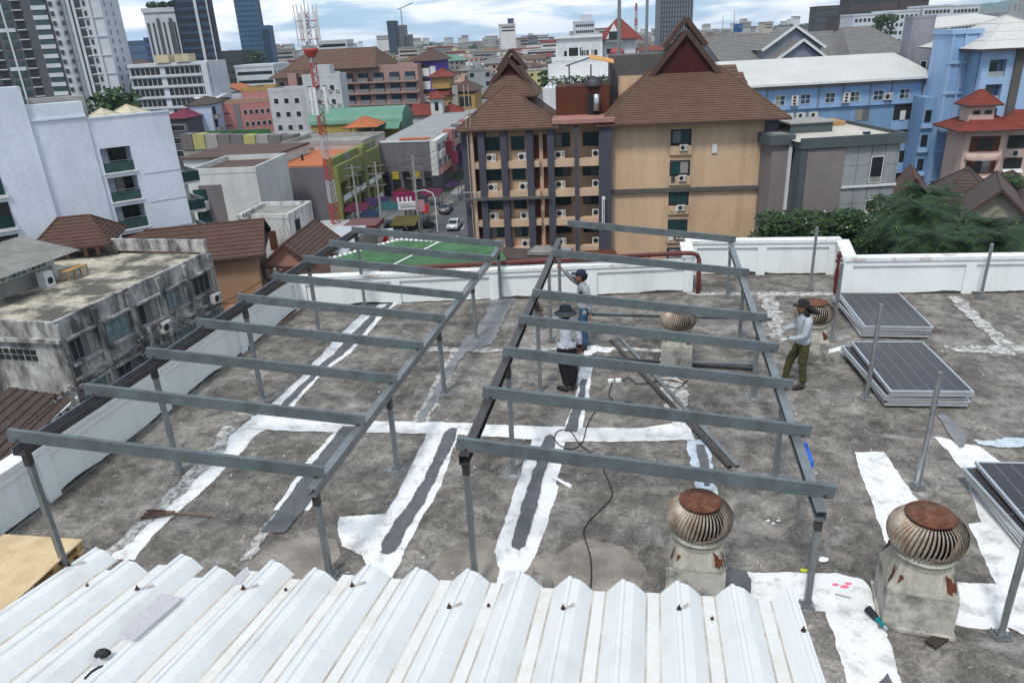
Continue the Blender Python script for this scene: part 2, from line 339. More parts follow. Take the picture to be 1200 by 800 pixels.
# painted joints: thin sheets with ragged edges, laid 4 mm above each other
from mathutils.geometry import delaunay_2d_cdt
NS = 0
LV = {'a': 0.005, 'b': 0.0135, 'c': 0.022}
def ragged(pts, amp, step=0.07):
    out_ = []
    n = len(pts)
    for i in range(n):
        a = pts[i]; b = pts[(i + 1) % n]; L = (b - a).length; k = max(1, int(L / step)); nn = Vector((-(b - a).y, (b - a).x, 0)).normalized()
        for j in range(k):
            p = a.lerp(b, j / k)
            if 0 < j: p = p + nn * (random.gauss(0, amp) * 0.55 + amp * 1.3 * math.sin(j * 0.45 + i * 2 + L * 3))
            out_.append(p)
    return out_
def strip(name, pix, m, lv='a', amp=0.011, label=None):
    pts = [G(x, y) for x, y in pix]; pts = ragged(pts, amp*0.7, 0.045)
    global NS
    NS += 1; z = LV[lv] + NS*0.0002
    if sum(pts[i].x*pts[(i+1) % len(pts)].y - pts[(i+1) % len(pts)].x*pts[i].y for i in range(len(pts))) < 0: pts = pts[::-1]
    v2, _, f2, *_r = delaunay_2d_cdt([Vector((p.x, p.y)) for p in pts], [], [list(range(len(pts)))], 1, 1e-5)
    me = bpy.data.meshes.new(name); me.from_pydata([(v.x, v.y, z) for v in v2], [], f2); me.materials.append(m)
    o = bpy.data.objects.new(name, me); COL.objects.link(o); o.parent = floor
    if label: o['label'] = label
    return o
def lr(rows, grow=0): return [(l - grow, y) for y, l, r in rows] + [(r + grow, y) for y, l, r in rows[::-1]]
Wc, Gc, Tc = M_['white_coat'], M_['grey_coat'], M_['thin_coat']
strip('white_paint_strip', lr([(352,452,470),(370,422,449),(400,390,424),(415,378,409),(430,361,388),(442,353,374),(470,322,349),(490,296,337),(510,269,300),(530,255,283),(550,233,263),(580,203,233),(607,175,200),(630,147,177),(656,119,158)]), Wc, 'a', label='long white waterproofing strip running beside the left parapet')
strip('worn_paint_strip', lr([(500,262,276),(530,244,262),(560,214,232),(600,176,192),(640,132,146),(660,108,122)]), Tc, 'b', 0.03)
strip('grey_sealant_strip', lr([(352,461,467),(370,435,443),(400,404,418),(415,392,403),(430,372,382),(442,363,370),(470,333,343),(486,320,330)]), Gc, 'b')
strip('white_paint_band', [(296,488),(340,490),(430,494),(520,495),(600,499),(700,502),(755,502),(778,498),(803,493),(815,516),(740,518),(660,518),(560,511),(505,509),(425,507),(390,507),(325,505),(290,502)], Wc, 'b', label='white waterproofing band crossing the roof under both steel frames')
strip('white_paint_strip', lr([(505,393,427),(540,360,402),(570,340,379),(598,321,362)]), Wc, 'a')
strip('grey_sealant_strip', lr([(500,402,417),(540,370,396),(570,347,374),(600,326,356),(625,306,334)]), Gc, 'c')
strip('worn_paint_strip', lr([(600,322,346),(625,304,318),(650,286,300),(658,282,296)]), Tc, 'b', 0.03)
strip('white_paint_strip', [(503,503),(537,505),(536,512),(525,545),(517,570),(492,611),(471,653),(455,690),(447,690),(436,668),(423,650),(400,640),(396,618),(398,606),(430,603),(453,602),(470,570),(485,540)], Wc, 'a', label='white waterproofing strip that widens into a blot near the corrugated roof')
strip('grey_sealant_strip', [(522,507),(530,502),(536,503),(534,512),(528,528),(518,545),(510,562),(496,592),(478,618),(464,645),(455,650),(446,648),(447,640),(462,612),(480,590),(498,560),(508,540),(513,525)], Gc, 'c')
strip('white_paint_strip', [(626,505),(664,505),(658,540),(652,568),(655,570),(636,629),(624,656),(609,680),(600,694),(582,694),(585,665),(579,647),(592,610),(606,566),(615,540)], Wc, 'a', label='white waterproofing strip in the middle, with a dark tongue of sealant')
strip('grey_sealant_strip', [(638,514),(645,510),(651,514),(648,530),(641,548),(635,565),(630,590),(622,620),(616,640),(608,646),(600,642),(601,632),(610,600),(617,575),(626,550),(632,532)], Gc, 'c')
strip('white_paint_strip', lr([(430,680,695),(445,678,692),(470,674,690),(485,667,685),(507,660,683)]), Wc, 'a')
strip('grey_sealant_strip', lr([(445,682,688),(470,676,684),(485,668,680),(507,662,676)]), Gc, 'c')
strip('worn_paint_patch', [(684,408),(698,405),(722,409),(712,414),(700,412),(694,418),(686,418)], Wc, 'b', 0.03)
strip('bluish_paint_strip', lr([(516,804,829),(540,809,834),(570,815,839),(600,816,845),(650,818,848),(690,822,850)]), M_['blue_white_coat'], 'a', 0.02)
strip('grey_sealant_strip', lr([(522,815,826),(545,820,831),(570,825,832)]), Gc, 'b')
strip('worn_paint_patch', [(773,444),(795,440),(804,455),(806,470),(800,478),(808,494),(790,498),(778,470)], Tc, 'a', 0.04)
strip('worn_paint_strip', lr([(411,531,540),(440,512,531),(470,497,514),(497,482,500)]), M_['thin_coat'], 'a', 0.02)
strip('pale_grey_strip', lr([(350,576,604),(370,569,593),(390,556,584),(403,540,577),(413,538,550)]), M_['grey_pale_coat'], 'b', 0.02)
strip('pale_grey_strip', lr([(413,536,546),(440,518,528),(470,502,511),(496,486,494)]), M_['grey_pale_coat'], 'b', 0.02)
strip('worn_paint_line', [(470,405),(560,408),(650,407),(720,407),(800,410),(800,414),(720,411),(650,411),(560,413),(470,411)], Tc, 'a', 0.03)
strip('worn_paint_line', [(960,411),(985,406),(1012,405),(1012,410),(985,412),(962,417)], Wc, 'a', 0.03)
strip('worn_paint_line', [(1106,406),(1150,405),(1220,406),(1220,415),(1160,415),(1112,411)], Tc, 'a', 0.04)
strip('worn_paint_strip', lr([(348,1110,1126),(370,1130,1148),(390,1153,1170),(408,1172,1194)]), Tc, 'b', 0.035)
strip('worn_paint_patch', [(888,343),(905,343),(915,365),(918,392),(905,398),(898,370)], Tc, 'a', 0.05)
strip('worn_paint_line', [(806,343),(860,343),(900,342),(975,343),(975,347),(860,347),(806,346)], Tc, 'a', 0.03)
strip('white_paint_strip', lr([(530,1001,1036),(550,1007,1049),(570,1014,1064),(590,1022,1077),(625,1034,1092),(665,1050,1105)]), Wc, 'a', label='white waterproofing strip running down to the right hand rooftop vent')
strip('white_paint_strip', [(1094,512),(1108,514),(1126,520),(1147,523),(1160,533),(1172,541),(1190,570),(1225,640),(1290,760),(1235,760),(1180,735),(1183,741),(1121,733),(1110,729),(1120,682),(1168,685),(1150,650),(1135,614),(1150,612),(1138,580),(1130,556),(1112,530)], Wc, 'a', label='white waterproofing strip passing under the nearest solar panel stack')
strip('worn_paint_line', [(1140,517),(1200,514),(1230,516),(1230,526),(1165,524),(1145,521)], M_['blue_white_coat'], 'b', 0.03)
strip('grey_sealant_strip', [(1098,488),(1106,486),(1122,500),(1131,512),(1130,524),(1124,526),(1112,510)], M_['grey_pale_coat'], 'c')
strip('white_paint_strip', [(866,671),(930,671),(985,673),(1010,679),(1020,690),(1026,710),(1042,752),(1057,802),(1075,850),(1010,850),(992,800),(979,752),(967,717),(930,713),(872,712)], Wc, 'a', label='white waterproofing strip bending around the near rooftop vent')
strip('dark_sealant_patch', [(846,672),(873,670),(880,680),(879,712),(866,715),(848,712)], Gc, 'c')
strip('dark_sealant_patch', [(1022,812),(1040,790),(1062,830),(1040,850)], Gc, 'c')
NB = 0
def halo(x, y, r):
    global NB
    NB += 1; c = G(x, y); o = MB().poly([(1.0*math.cos(k*math.pi/16), 1.0*math.sin(k*math.pi/16), 0) for k in range(32)]).build('paint_overspray', M_['halo']); o.parent = floor; o.location = (c.x, c.y, 0.0235 + NB*0.0002); o.scale = (r*1.7, r*1.3, 1)
def blot(x, y, r, m, lv='a', asp=1.0):
    global NB
    NB += 1; c = G(x, y); pts = []
    for i in range(44):
        a = 2*math.pi*i/44; rr = r * (1 + 0.05*math.sin(3*a + x) + 0.03*math.sin(7*a + y) + random.gauss(0, 0.012))
        pts.append((c.x + rr*math.cos(a), c.y + rr*asp*math.sin(a), 0.001 + NB*0.00022))
    o = MB().poly(pts).build('cement_patch', m); o.parent = floor
for a in ((332,668,0.50), (352,655,0.48), (562,668,0.62), (700,668,0.56), (640,660,0.2)): blot(*a, M_['tan_patch'])
for a in ((466,552,0.32), (521,463,0.28), (308,470,0.25), (908,563,0.35), (882,468,0.35), (602,557,0.4), (633,462,0.3), (945,712,0.2), (558,397,0.3), (587,352,0.5), (866,400,0.4), (975,398,0.3), (1015,467,0.25), (660,375,0.4)): halo(*a)

# ---------------------------------------------------------------- steel frames
base_me = MB().box((-0.09,-0.09,0.012), (0.09,0.09,0.022)).mesh('base_plate', M_['galv'])
for sx in (-1,1):
    pass
bm_ = MB().box((-0.085,-0.085,0.0135), (0.085,0.085,0.023))
for sx in (-1,1):
    for sy in (-1,1): bm_.tube((sx*0.062, sy*0.062, 0.023), (sx*0.062, sy*0.062, 0.06), 0.009, n=6)
bm_.box((-0.05,-0.05,0.023), (0.05,0.05,0.06))
base_me = bm_.mesh('base_plate', M_['galv'])
def solar_frame(label, L0, L8, R0, R8, zl, zr, skip, postsL, postsR):
    L0, L8, R0, R8 = [Vector((*p, 0)) for p in (L0, L8, R0, R8)]
    t = thing('solar_mounting_frame', label, 'steel frame', postsL[0])
    RH = 0.15; GH = 0.12
    # girders run away from the viewer; rafters lie across them
    rafL = []
    for i in range(9):
        a = L0.lerp(L8, i/8) + Vector((0,0,zl + RH/2)); b = R0.lerp(R8, i/8) + Vector((0,0,zr + RH/2)); rafL.append((a, b))
        if i in skip: continue
        rf = MB().channel(a, b, 0.05, RH, 0.006, open_side=-1).build('rafter', M_['galv_rafter'], t, world=True)
        db = (b - a).normalized(); sb = Vector((db.y, -db.x, 0))
        for e_, q_ in ((a, 0.10), (b, -0.10)):      # cleats and weld beads where the rafter meets the girder
            c_ = e_ + db*q_ - Vector((0,0,RH/2)); MB().bar(c_ + sb*0.030, c_ + sb*0.030 + Vector((0,0,0.035)), 0.04, 0.005, up=sb).build('cleat', M_['dark_steel'], t, world=True)
            MB().path([c_ - db*0.04 + sb*0.034, c_ + sb*0.037, c_ + db*0.04 + sb*0.034], 0.003, 4).build('weld_bead', M_['dark_steel'], t, world=True)
    for side, P in ((0, postsL), (1, postsR)):
        pts = []
        for i, f in enumerate(P):
            # height of the rafter underside over this post
            a, b = rafL[i*2]; k = ((f - a).to_2d().dot((b - a).to_2d())) / (b - a).to_2d().length_squared
            pts.append((Vector(f), a.z + (b.z - a.z)*k - RH/2))
        g0 = Vector((pts[0][0].x, pts[0][0].y, pts[0][1] - GH/2 - 0.004)); g1 = Vector((pts[-1][0].x, pts[-1][0].y, pts[-1][1] - GH/2 - 0.004))
        d = (g1 - g0).normalized(); g0 = g0 - d*0.08; g1 = g1 + d*0.1
        if side == 0 and not skip:          # channel laid open side up, dark inside; outer lip's highlight painted as brighter metal
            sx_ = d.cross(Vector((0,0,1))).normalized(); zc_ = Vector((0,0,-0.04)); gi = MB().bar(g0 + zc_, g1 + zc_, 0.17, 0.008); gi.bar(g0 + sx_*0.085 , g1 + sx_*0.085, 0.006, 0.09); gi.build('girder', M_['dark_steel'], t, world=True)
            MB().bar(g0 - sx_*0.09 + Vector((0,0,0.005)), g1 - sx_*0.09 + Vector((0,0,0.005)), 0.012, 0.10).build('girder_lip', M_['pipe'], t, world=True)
        else: MB().channel(g0, g1, 0.10, GH, 0.007, open_side=(1 if side == 0 else -1)).build('girder', M_['dark_steel'] if side == 0 else M_['galv'], t, world=True)
        for f, z in pts:
            foot = inst('post', MB().box((-0.032,-0.032,0.06), (0.032,0.032, z - GH - 0.006)).mesh('post', M_['galv']), t, Vector(f) - t.location, math.atan2(d.y, d.x))
            MB().box((-0.038,-0.038,z - GH - 0.16), (0.038,0.038,z - GH - 0.007)).build('bracket', M_['dark_steel'], foot)
            inst('base_plate', base_me, foot)
    return t
fl = solar_frame('left grey steel frame with nine rafters, standing beside the left parapet', (-5.95,7.58), (-3.66,17.0), (-2.28,7.36), (-0.08,17.2), 1.92, 1.32, (),
    [G(80,672), G(211,553), G(308,468), G(376,402), G(428,357)], [G(387,675), G(466,550), G(521,461), G(558,397), G(587,352)])
fr = solar_frame('right grey steel frame with seven rafters, where two men are working', (-0.66,6.92), (1.43,16.72), (3.34,6.46), (5.36,16.58), 1.88, 1.32, (5, 7),
    [G(558,688), G(602,555), G(633,460), Vector((0.83,14.3,0)), G(657,377)], [G(945,712), G(908,560), G(882,466), G(866,400), G(852,348)])

def post_round(foot, top_h, label, lean=0):
    t = thing('steel_post', label, 'post', foot, 0, 'bare round posts waiting for the third frame')
    MB().tube((0,0,0.05), (lean*0.05, -0.01, top_h), 0.036, n=14, caps=False).tube((0,0,0.05),(lean*0.05,-0.01,top_h-0.004), 0.031, n=14).build('pipe', M_['pipe'], t)
    inst('base_plate', base_me, t)
for px, h, lb in (((1172,745),1.78,'nearest bare steel post, at the right edge beside the nearest solar panels'), ((1075,571),1.77,'bare steel post standing between the middle and nearest solar panel stacks'),
        ((1015,467),1.73,'bare steel post at the left side of the middle solar panel stack'), ((975,398),1.62,'bare steel post between the worker in green trousers and the far panel stack'),
        ((949,340),1.56,'farthest bare steel post, standing inside the roof bay'), ((1149,349),1.28,'bare steel post close to the right parapet, beyond the far panel stack')):
    post_round(G(*px), h, lb)
# loose channels
t = tag(MB().channel(G(716,400) + Vector((0,0,0.03)), G(855,549) + Vector((0,0,0.03)), 0.07, 0.045, open_side=-1).build('steel_channel', M_['dark_steel']), 'long dark steel channel lying diagonally under the right frame, left one of the pair', 'steel channel', 'loose steel channels on the roof')
t = tag(MB().channel(G(728,399) + Vector((0,0,0.03)), G(864,548) + Vector((0,0,0.03)), 0.06, 0.045).build('steel_channel', M_['galv']), 'grey steel channel lying diagonally under the right frame, right one of the pair', 'steel channel', 'loose steel channels on the roof')
tag(MB().channel(G(690,422) + Vector((0,0,0.08)), G(885,434) + Vector((0,0,0.03)), 0.06, 0.05).build('steel_channel', M_['dark_steel']), 'dark steel channel lying across the diagonal pair on the roof', 'steel channel', 'loose steel channels on the roof')
tag(MB().channel(G(760,425) + Vector((0,0,0.03)), G(882,429) + Vector((0,0,0.03)), 0.05, 0.05).build('steel_channel', M_['galv']), 'short grey steel channel behind the crossing dark one', 'steel channel', 'loose steel channels on the roof')
tag(MB().channel(W(686,368,13.75), W(905,374,13.6), 0.05, 0.06).build('held_steel_channel', M_['galv_rafter']), 'grey steel channel held level by the worker in jeans', 'steel channel')

# ---------------------------------------------------------------- turbine vents
def vane_mesh():
    mb = MB(); n = 9; vs = []
    for j in range(n):
        u = j/(n-1); a = -1.12 + u*2.22                  # from bottom to top
        r = 0.30*math.cos(a*(0.92 if a > 0 else 0.80))**0.78 + 0.015
        z = 0.20 + 0.195*math.sin(a)
        tw = -0.13 + 0.26*u
        for dr, dth in ((0.0, 0.0), (-0.004, 0.055), (-0.028, 0.10)):
            rr = r + dr; th = tw + dth; vs.append((rr*math.cos(th), rr*math.sin(th), z))
    fs = []
    for j in range(n-1):
        for k in range(2): fs.append((j*3+k, j*3+k+1, (j+1)*3+k+1, (j+1)*3+k))
    return mb.add(vs, fs, 0, True).mesh('vane', M_['vane'])
VANE = vane_mesh()
def vent(foot, rz, s, label, sq=0.30, bh=0.42, sh=0.27):
    t = thing('turbine_vent', label, 'roof vent', foot, rz, 'rusty rooftop turbine vents')
    MB().box((-sq*s-0.03,-sq*s-0.03,0.012), (sq*s+0.03,sq*s+0.03,0.05)).build('base_flange', M_['vent_base'], t)
    # upright box then the hopper
    b = MB(); b.box((-sq*s,-sq*s,0.05), (sq*s,sq*s,bh*s)).build('base_box', M_['vent_base'], t)
    h = MB(); a = sq*s*1.012; c = 0.262*s; z0 = bh*s; z1 = (bh+sh)*s; n = 32; vs = []; 
    ring0 = []; ring1 = []
    for i in range(n):
        th = 2*math.pi*(i+0.5)/n; cx_, cy_ = math.cos(th), math.sin(th); k = a/max(abs(cx_), abs(cy_))
        ring0.append((cx_*k, cy_*k, z0)); ring1.append((cx_*c, cy_*c, z1))
    h.add(ring0 + [(x, y, z0+0.02) for x, y, z in ring0] + ring1, [(i,(i+1)%n,n+(i+1)%n,n+i) for i in range(n)] + [(n+i,n+(i+1)%n,2*n+(i+1)%n,2*n+i) for i in range(n)])
    hop = h.build('hopper', M_['vent_grey'], t)
    # rust blooming at the corners of the hopper
    for k in range(4):
        th = math.pi/4 + k*math.pi/2
        for j in (0, 1):
            rp = MB(); pts = []
            f = (th + (0.35 if j else -0.35))
            for i in range(40):
                al = 2*math.pi*i/40; rr = (0.80 + 0.22*math.sin(3*al+k) + 0.12*math.sin(7*al+j*2) + random.random()*0.14) * (0.95, 0.5, 0.8, 0.4, 0.85)[(k*2+j) % 5]
                u = 0.46 + 0.36*rr*math.sin(al); off = (0.13*rr*math.cos(al))
                # point on the hopper face
                side = round((f)/(math.pi/2)); ang = side*math.pi/2
                sgn = 1 if math.sin(th-ang) > 0 else -1
                half = a*(1-u) + c*0.86*u; tx = sgn*(half - 0.06*s) + off*s*0.42; nx = half + 0.006
                pts.append((nx*math.cos(ang) - tx*math.sin(ang), nx*math.sin(ang) + tx*math.cos(ang), z0 + 0.02 + (z1-z0)*u))
            rp.poly(pts); rp.build('rust_patch', M_['rust_patch'], hop)
    zc = (bh+sh)*s
    MB().lathe([(0.285*s,-0.03*s),(0.285*s,0.03*s),(0.297*s,0.032*s),(0.297*s,0.05*s),(0.275*s,0.052*s),(0.275*s,0.085*s)], (0,0,zc), 32).build('collar', M_['vent_grey'], t)
    hd = bpy.data.objects.new('turbine_head', MB().lathe([(0.13*s,0.0),(0.215*s,0.10*s),(0.225*s,0.20*s),(0.15*s,0.33*s)], (0,0,0), 24).mesh('head_core', M_['black'])); COL.objects.link(hd); hd.parent = t; hd.location = (0,0,zc+0.04*s); hd.scale = (1.15,1.15,1.02)
    nv = 50
    for i in range(nv): inst('vane', VANE, hd, (0,0,0.0), 2*math.pi*i/nv, (s,s,s*1.0))
    MB().lathe([(0.005,0.432*s),(0.10*s,0.430*s),(0.105*s,0.423*s),(0.185*s,0.418*s),(0.200*s,0.402*s),(0.190*s,0.385*s)], (0,0,0), 32).build('cap', M_['rust'], hd)
    MB().lathe([(0.20*s,0.0),(0.225*s,0.012*s),(0.225*s,0.035*s),(0.20*s,0.04*s)], (0,0,0), 32).build('lower_ring', M_['vane'], hd)
    return t
def yaw(p): return math.atan2(DIR.y, DIR.x)
vent(G(814,694), yaw(0) , 1.0, 'rusty turbine vent half hidden behind the corrugated roof, near the right frame', bh=0.55)
_vx, _vy = PX((4.13,6.32,0))
vent(G(_vx+18, _vy+13), yaw(0) - 0.10, 1.06, 'largest rusty turbine vent, nearest the viewer on the right, with a drill beside it', sq=0.315, bh=0.46, sh=0.30)
vent(Vector((3.13,12.7,0)), yaw(0), 0.95, 'rusty turbine vent behind the rafters of the right frame', bh=0.55)
vent(Vector((5.75,12.85,0)), yaw(0) - 0.06, 1.0, 'rusty turbine vent behind the worker in green trousers')
MB  # debris under the near vent
tag(MB().box((-0.12,-0.06,0.012),(0.12,0.06,0.045), 0, Matrix.Translation(G(1098,752)) @ Matrix.Rotation(0.5,4,'Z')).build('broken_tile', M_['wood_dk'] if False else mat('dark_tile', (0.045,0.035,0.03))), 'broken brown tile lying in front of the nearest vent', 'tile')

# ---------------------------------------------------------------- solar panels
PW, PL = 1.303, 2.12
def panel_meshes():
    e = 0.012; h = 0.035
    fr_ = MB(); fr_.box((0,0,0),(PW,0.03,h)).box((0,PL-0.03,0),(PW,PL,h)).box((0,0.03,0),(0.03,PL-0.03,h)).box((PW-0.03,0.03,0),(PW,PL-0.03,h))
    gl = MB().box((0.012,0.012,0.006),(PW-0.012,PL-0.012,h-0.004))
    cell = MB(); cw = (PW-0.03)/6; ch = (PL-0.045)/2
    cell.box((0.0045,0.0045,0),(cw-0.0045,ch-0.0045,0.0018))
    return fr_.mesh('frame', M_['frame_al']), MB().box((0.0125,0.0125,0.010),(PW-0.0125,PL-0.0125,h-0.0105)).mesh('glass', M_['cell_line']), cell.mesh('cell_block', M_['cell']), cw, ch, h
FM, GM, CM, CW, CH, PH = panel_meshes()
def solar_panel(loc, rz, label, group, cells=True):
    t = thing('photovoltaic_module', label, 'solar panel', loc, rz, group)
    inst('frame', FM, t); g = inst('glass', GM, t)
    if cells:
        for i in range(6):
            for j in range(2): inst('cell_block', CM, t, (0.015+i*CW, 0.0225+j*(CH+0.001), PH-0.0102))
    return t
def panel_stack(bl, br, tl, n, where, grp):        # given the top panel's front-left, front-right, back-left ground-plane positions at height
    x = (br - bl); rz = math.atan2(x.y, x.x)
    order = ['topmost'] + [None]*(n-1)
    words = ['topmost', 'second from the top', 'third from the top', 'fourth from the top', 'fifth from the top', 'sixth from the top', 'bottom']
    for i in range(n):
        dz = 0.047*(n-1-i); j = i/(max(1,n-1))
        sh = Vector((0,0,0)) if i == 0 else Vector((random.uniform(-0.05,0.03) - 0.03*(i > 1), random.uniform(-0.015,0.015), 0))
        rr = 0 if i == 0 else (0.045 if i in (2,3) else random.uniform(-0.012, 0.012))
        w_ = words[i] if i < n-1 else 'bottom'
        solar_panel(Vector((bl.x, bl.y, 0.05 + dz)) + sh, rz + rr, f'{w_} solar panel of {where}', grp, cells=(i < 3))
    # timber battens under the stack
    for k in (0.15, 0.85):
        c = Vector((bl.x, bl.y, 0)); M = Matrix.Translation(c) @ Matrix.Rotation(rz, 4, 'Z')
        tag(MB().box((0.02, PL*k-0.04, 0.013), (PW-0.05, PL*k+0.04, 0.049), 0, M).build('timber_batten', M_['wood_dk']), f'{"front" if k < 0.5 else "back"} timber batten under {where}', 'batten')
zt = 0.30
panel_stack(G(1043,459,zt), G(1144,460,zt), None, 6, 'the middle stack between two bare posts', 'panels in the middle stack')
zt = 0.26
panel_stack(G(1013,383,zt), G(1098,384,zt), None, 5, 'the far stack, against the right parapet', 'panels in the far stack')
zt = 0.30
f0 = G(1136,545,zt)
M3 = math.atan2(*(G(1144,460,zt) - G(1043,459,zt)).yx)
dirx = Vector((math.cos(M3), math.sin(M3), 0)); diry = Vector((-dirx.y, dirx.x, 0))
# nearest stack: its back-left corner is in the picture, the front runs out of frame
bl3 = Vector((G(1141,545,zt).x, G(1141,545,zt).y, zt)) - diry*PL
panel_stack(bl3, bl3 + dirx, None, 7, 'the nearest stack, cut by the right photo edge', 'panels in the nearest stack')

# ---------------------------------------------------------------- corrugated canopy roof in the foreground
ZS = 2.4
e0 = G(115,655,ZS); e1 = G(924,705,ZS); ed = (e1 - e0); EL = ed.length; ed.normalize()
vpd = ray(766, 202); back = -vpd.normalized()          # ribs run towards the viewer and upwards
canopy = thing('corrugated_canopy_roof', 'white corrugated sheet roof filling the bottom of the photo, with rusty hook bolts', 'sheet roof', e0)
NR = 15; pitch = EL / (NR - 1)
tt = back - ed * back.dot(ed); upn = ed.cross(tt).normalized()
if upn.z < 0: upn = -upn
# lower the profile by keeping the rib depth along the sheet normal
prof = [(-0.03,0.0),(0.20,0.0),(0.235,0.02),(0.33,0.42),(0.45,0.86),(0.48,0.93),(0.495,1.05),(0.515,1.10),(0.555,1.10),(0.575,1.05),(0.59,0.94),(0.63,0.94),(0.74,0.80),(0.86,0.40),(0.96,0.03),(1.0,0.0)]
RH_ = 0.095; LEN = 4.2
def sheet_profile(k):
    dn = random.uniform(-0.02, 0.02)
    return dn
for k in range(NR):
    mb = MB(); dn = (0.0, 0.14, 0.02, 0.16, 0.03, 0.10, 0.0)[k] if 0 <= k < 7 else random.uniform(-0.015, 0.02); base = e0 + ed * (pitch*(k - 0.535)); pf = [q_ for q_ in prof if (k or q_[0] >= 0.33) and (k < NR-1 or q_[0] <= 0.63)]
    a = [base + ed*(x*pitch) + upn*(z*RH_) + back*dn for x, z in pf]; b = [p + back*LEN for p in a]
    th = upn * -0.006; n = len(a); vs = a + b + [p + th for p in a] + [p + th for p in b]; fs = []; 
    for i in range(n-1):
        fs += [(i, i+1, n+i+1, n+i), (2*n+i+1, 2*n+i, 3*n+i, 3*n+i+1), (i+1, i, 2*n+i, 2*n+i+1)]
    fs += [(0, n, 3*n, 2*n), (n-1, 2*n-1+n*0, 4*n-1, 3*n-1)]
    mb.add(vs, fs, 0)
    for q in range(len(mb.m)): mb.m[q] = 0
    for i in range(n-1):
        if k and i in (0,): mb.m[i*3] = 1
        if (k and i == 1) or (i == n-2 and k < NR-1): mb.m[i*3] = 2
    sh_ = mb.build('roof_sheet', [M_['sheet'], M_['valley'], M_['valley_dirt']], canopy, world=True)
    # rusty hook bolts on alternate crowns
    if k >= 0 and k % 2 == (0 if k < 4 else 0) :
        for dd in (0.28, 1.75):
            c = base + ed*(0.535*pitch) + upn*(1.10*RH_) + back*(dd + random.uniform(-0.03, 0.08) + 0.1*(k % 3))
            q = MB().tube(c, c + upn*0.008, 0.016, n=10).tube(c + upn*0.008, c + upn*0.034, 0.005, n=6).tube(c + upn*0.009, c + upn*0.019, 0.010, n=6)
            q.build('hook_bolt', M_['bolt'], canopy, world=True)
            g_ = c + upn*0.0012 + ed*0.006; MB().poly([g_, g_ + ed*0.05 - back*0.09 - upn*0.006, g_ + ed*0.065 - back*0.07 - upn*0.0075]).build('rust_run', M_['rust_run'], canopy, world=True)
    elif k >= 0 and k % 4 == 1:
        c = base + ed*(0.12*pitch) + upn*(0.01) + back*(0.22 + 0.2*random.random())
        MB().tube(c, c + upn*0.008, 0.012, n=8).tube(c, c + upn*0.02, 0.004, n=6).build('hook_bolt', M_['bolt'], canopy, world=True)
# purlins and posts that carry it
for dd in (0.35, 1.75, 3.4):
    p = e0 + back*dd - upn*0.05; MB().bar(p, p + ed*EL, 0.05, 0.08, up=upn).build('purlin', M_['dark_steel'], canopy, world=True)
for kx in (0.15, EL-0.3):
    for dd in (0.35, 3.2):
        p = e0 + ed*kx + back*dd; MB().tube((p.x,p.y,0.0), (p.x,p.y,p.z-0.1), 0.04).build('post', M_['galv'], canopy, world=True)
# board offcut and scraps lying on the sheets
def on_sheet(px, py, h=1.2):
    d = ray(px, py); o = Vector((0,0,HC)); p0 = e0 + upn*(h*RH_); t = (p0 - o).dot(upn) / d.dot(upn); return o + d*t
q = [on_sheet(188,696), on_sheet(214,700), on_sheet(205,709), on_sheet(190,722), on_sheet(158,750), on_sheet(139,749)]
tag(MB().solid(q, upn*0.006).build('board_offcut', M_['cardboard']), 'grey piece of torn board lying across two ribs of the corrugated roof', 'board')
q = [on_sheet(283,684), on_sheet(293,672), on_sheet(290,664), on_sheet(278,674), on_sheet(270,686)]
tag(MB().solid(q, upn*0.008).build('board_scrap', M_['cardboard']), 'small pale scrap at the front edge of the corrugated roof', 'scrap')
p = [on_sheet(x, y, 0.25) + upn*0.02 for x, y in ((100,798),(108,790),(116,785),(122,783))]
tag(MB().path(p, 0.008).build('wire_scrap', M_['cable']), 'short black wire lying on the corrugated roof, bottom left', 'wire')
c = on_sheet(121,768,0.3)
tag(MB().lathe([(0.004,0.05),(0.03,0.04),(0.045,0.015),(0.03,0.0)], c, 9, sx=1.2, sy=0.8).build('tar_lump', M_['cable']), 'black lump of sealant on the corrugated roof, bottom left', 'sealant lump')
q = [on_sheet(107,780), on_sheet(116,770), on_sheet(119,776), on_sheet(113,782)]
tag(MB().solid(q, upn*0.004).build('paper_scrap', M_['cardboard']), 'grey scrap beside the black sealant lump on the sheet roof', 'scrap')

# ---------------------------------------------------------------- red pipes
pz = 0.86
def wp(a, f, z): 
    return Vector((a.x, a.y, z))
pt = thing('red_pipe', 'dark red pipe along the back parapet that bends down to the roof at a corner', 'pipe', B0 + Vector((0,0,0.8)))
y_in = Vector((0,-0.10,0))
pts = [Vector((-3.2,17.50,pz-0.02)), Vector((4.2,17.22,pz+0.08)), Vector((4.50,17.14,pz+0.09)), Vector((4.60,17.04,pz+0.06)), Vector((4.62,16.92,pz-0.02)), Vector((4.62,16.86,0.3)), Vector((4.62,16.86,0.0))]
MB().path(pts, 0.055, 10).build('pipe_run', M_['red_pipe'], pt, world=True)
MB().path([p + Vector((0,0.12,-0.04)) for p in pts[:3]], 0.03, 8).build('pipe_run', M_['red_pipe'], pt, world=True)
for k in range(5):
    c = pts[0].lerp(pts[1], 0.1 + 0.2*k); MB().tube(c - Vector((0.03,0,0)), c + Vector((0.03,0,0)), 0.068, n=12).build('coupling', M_['red_pipe'], pt, world=True)
for z in (0.62, 0.12): MB().tube((4.62,16.86,z), (4.62,16.86,z+0.06), 0.07, n=12).build('coupling', M_['red_pipe'], pt, world=True)
pt = thing('red_valve_pipe', 'short red standpipe with a valve at the corner of the right parapet', 'pipe', B4 + Vector((-0.12,-0.04,0)))
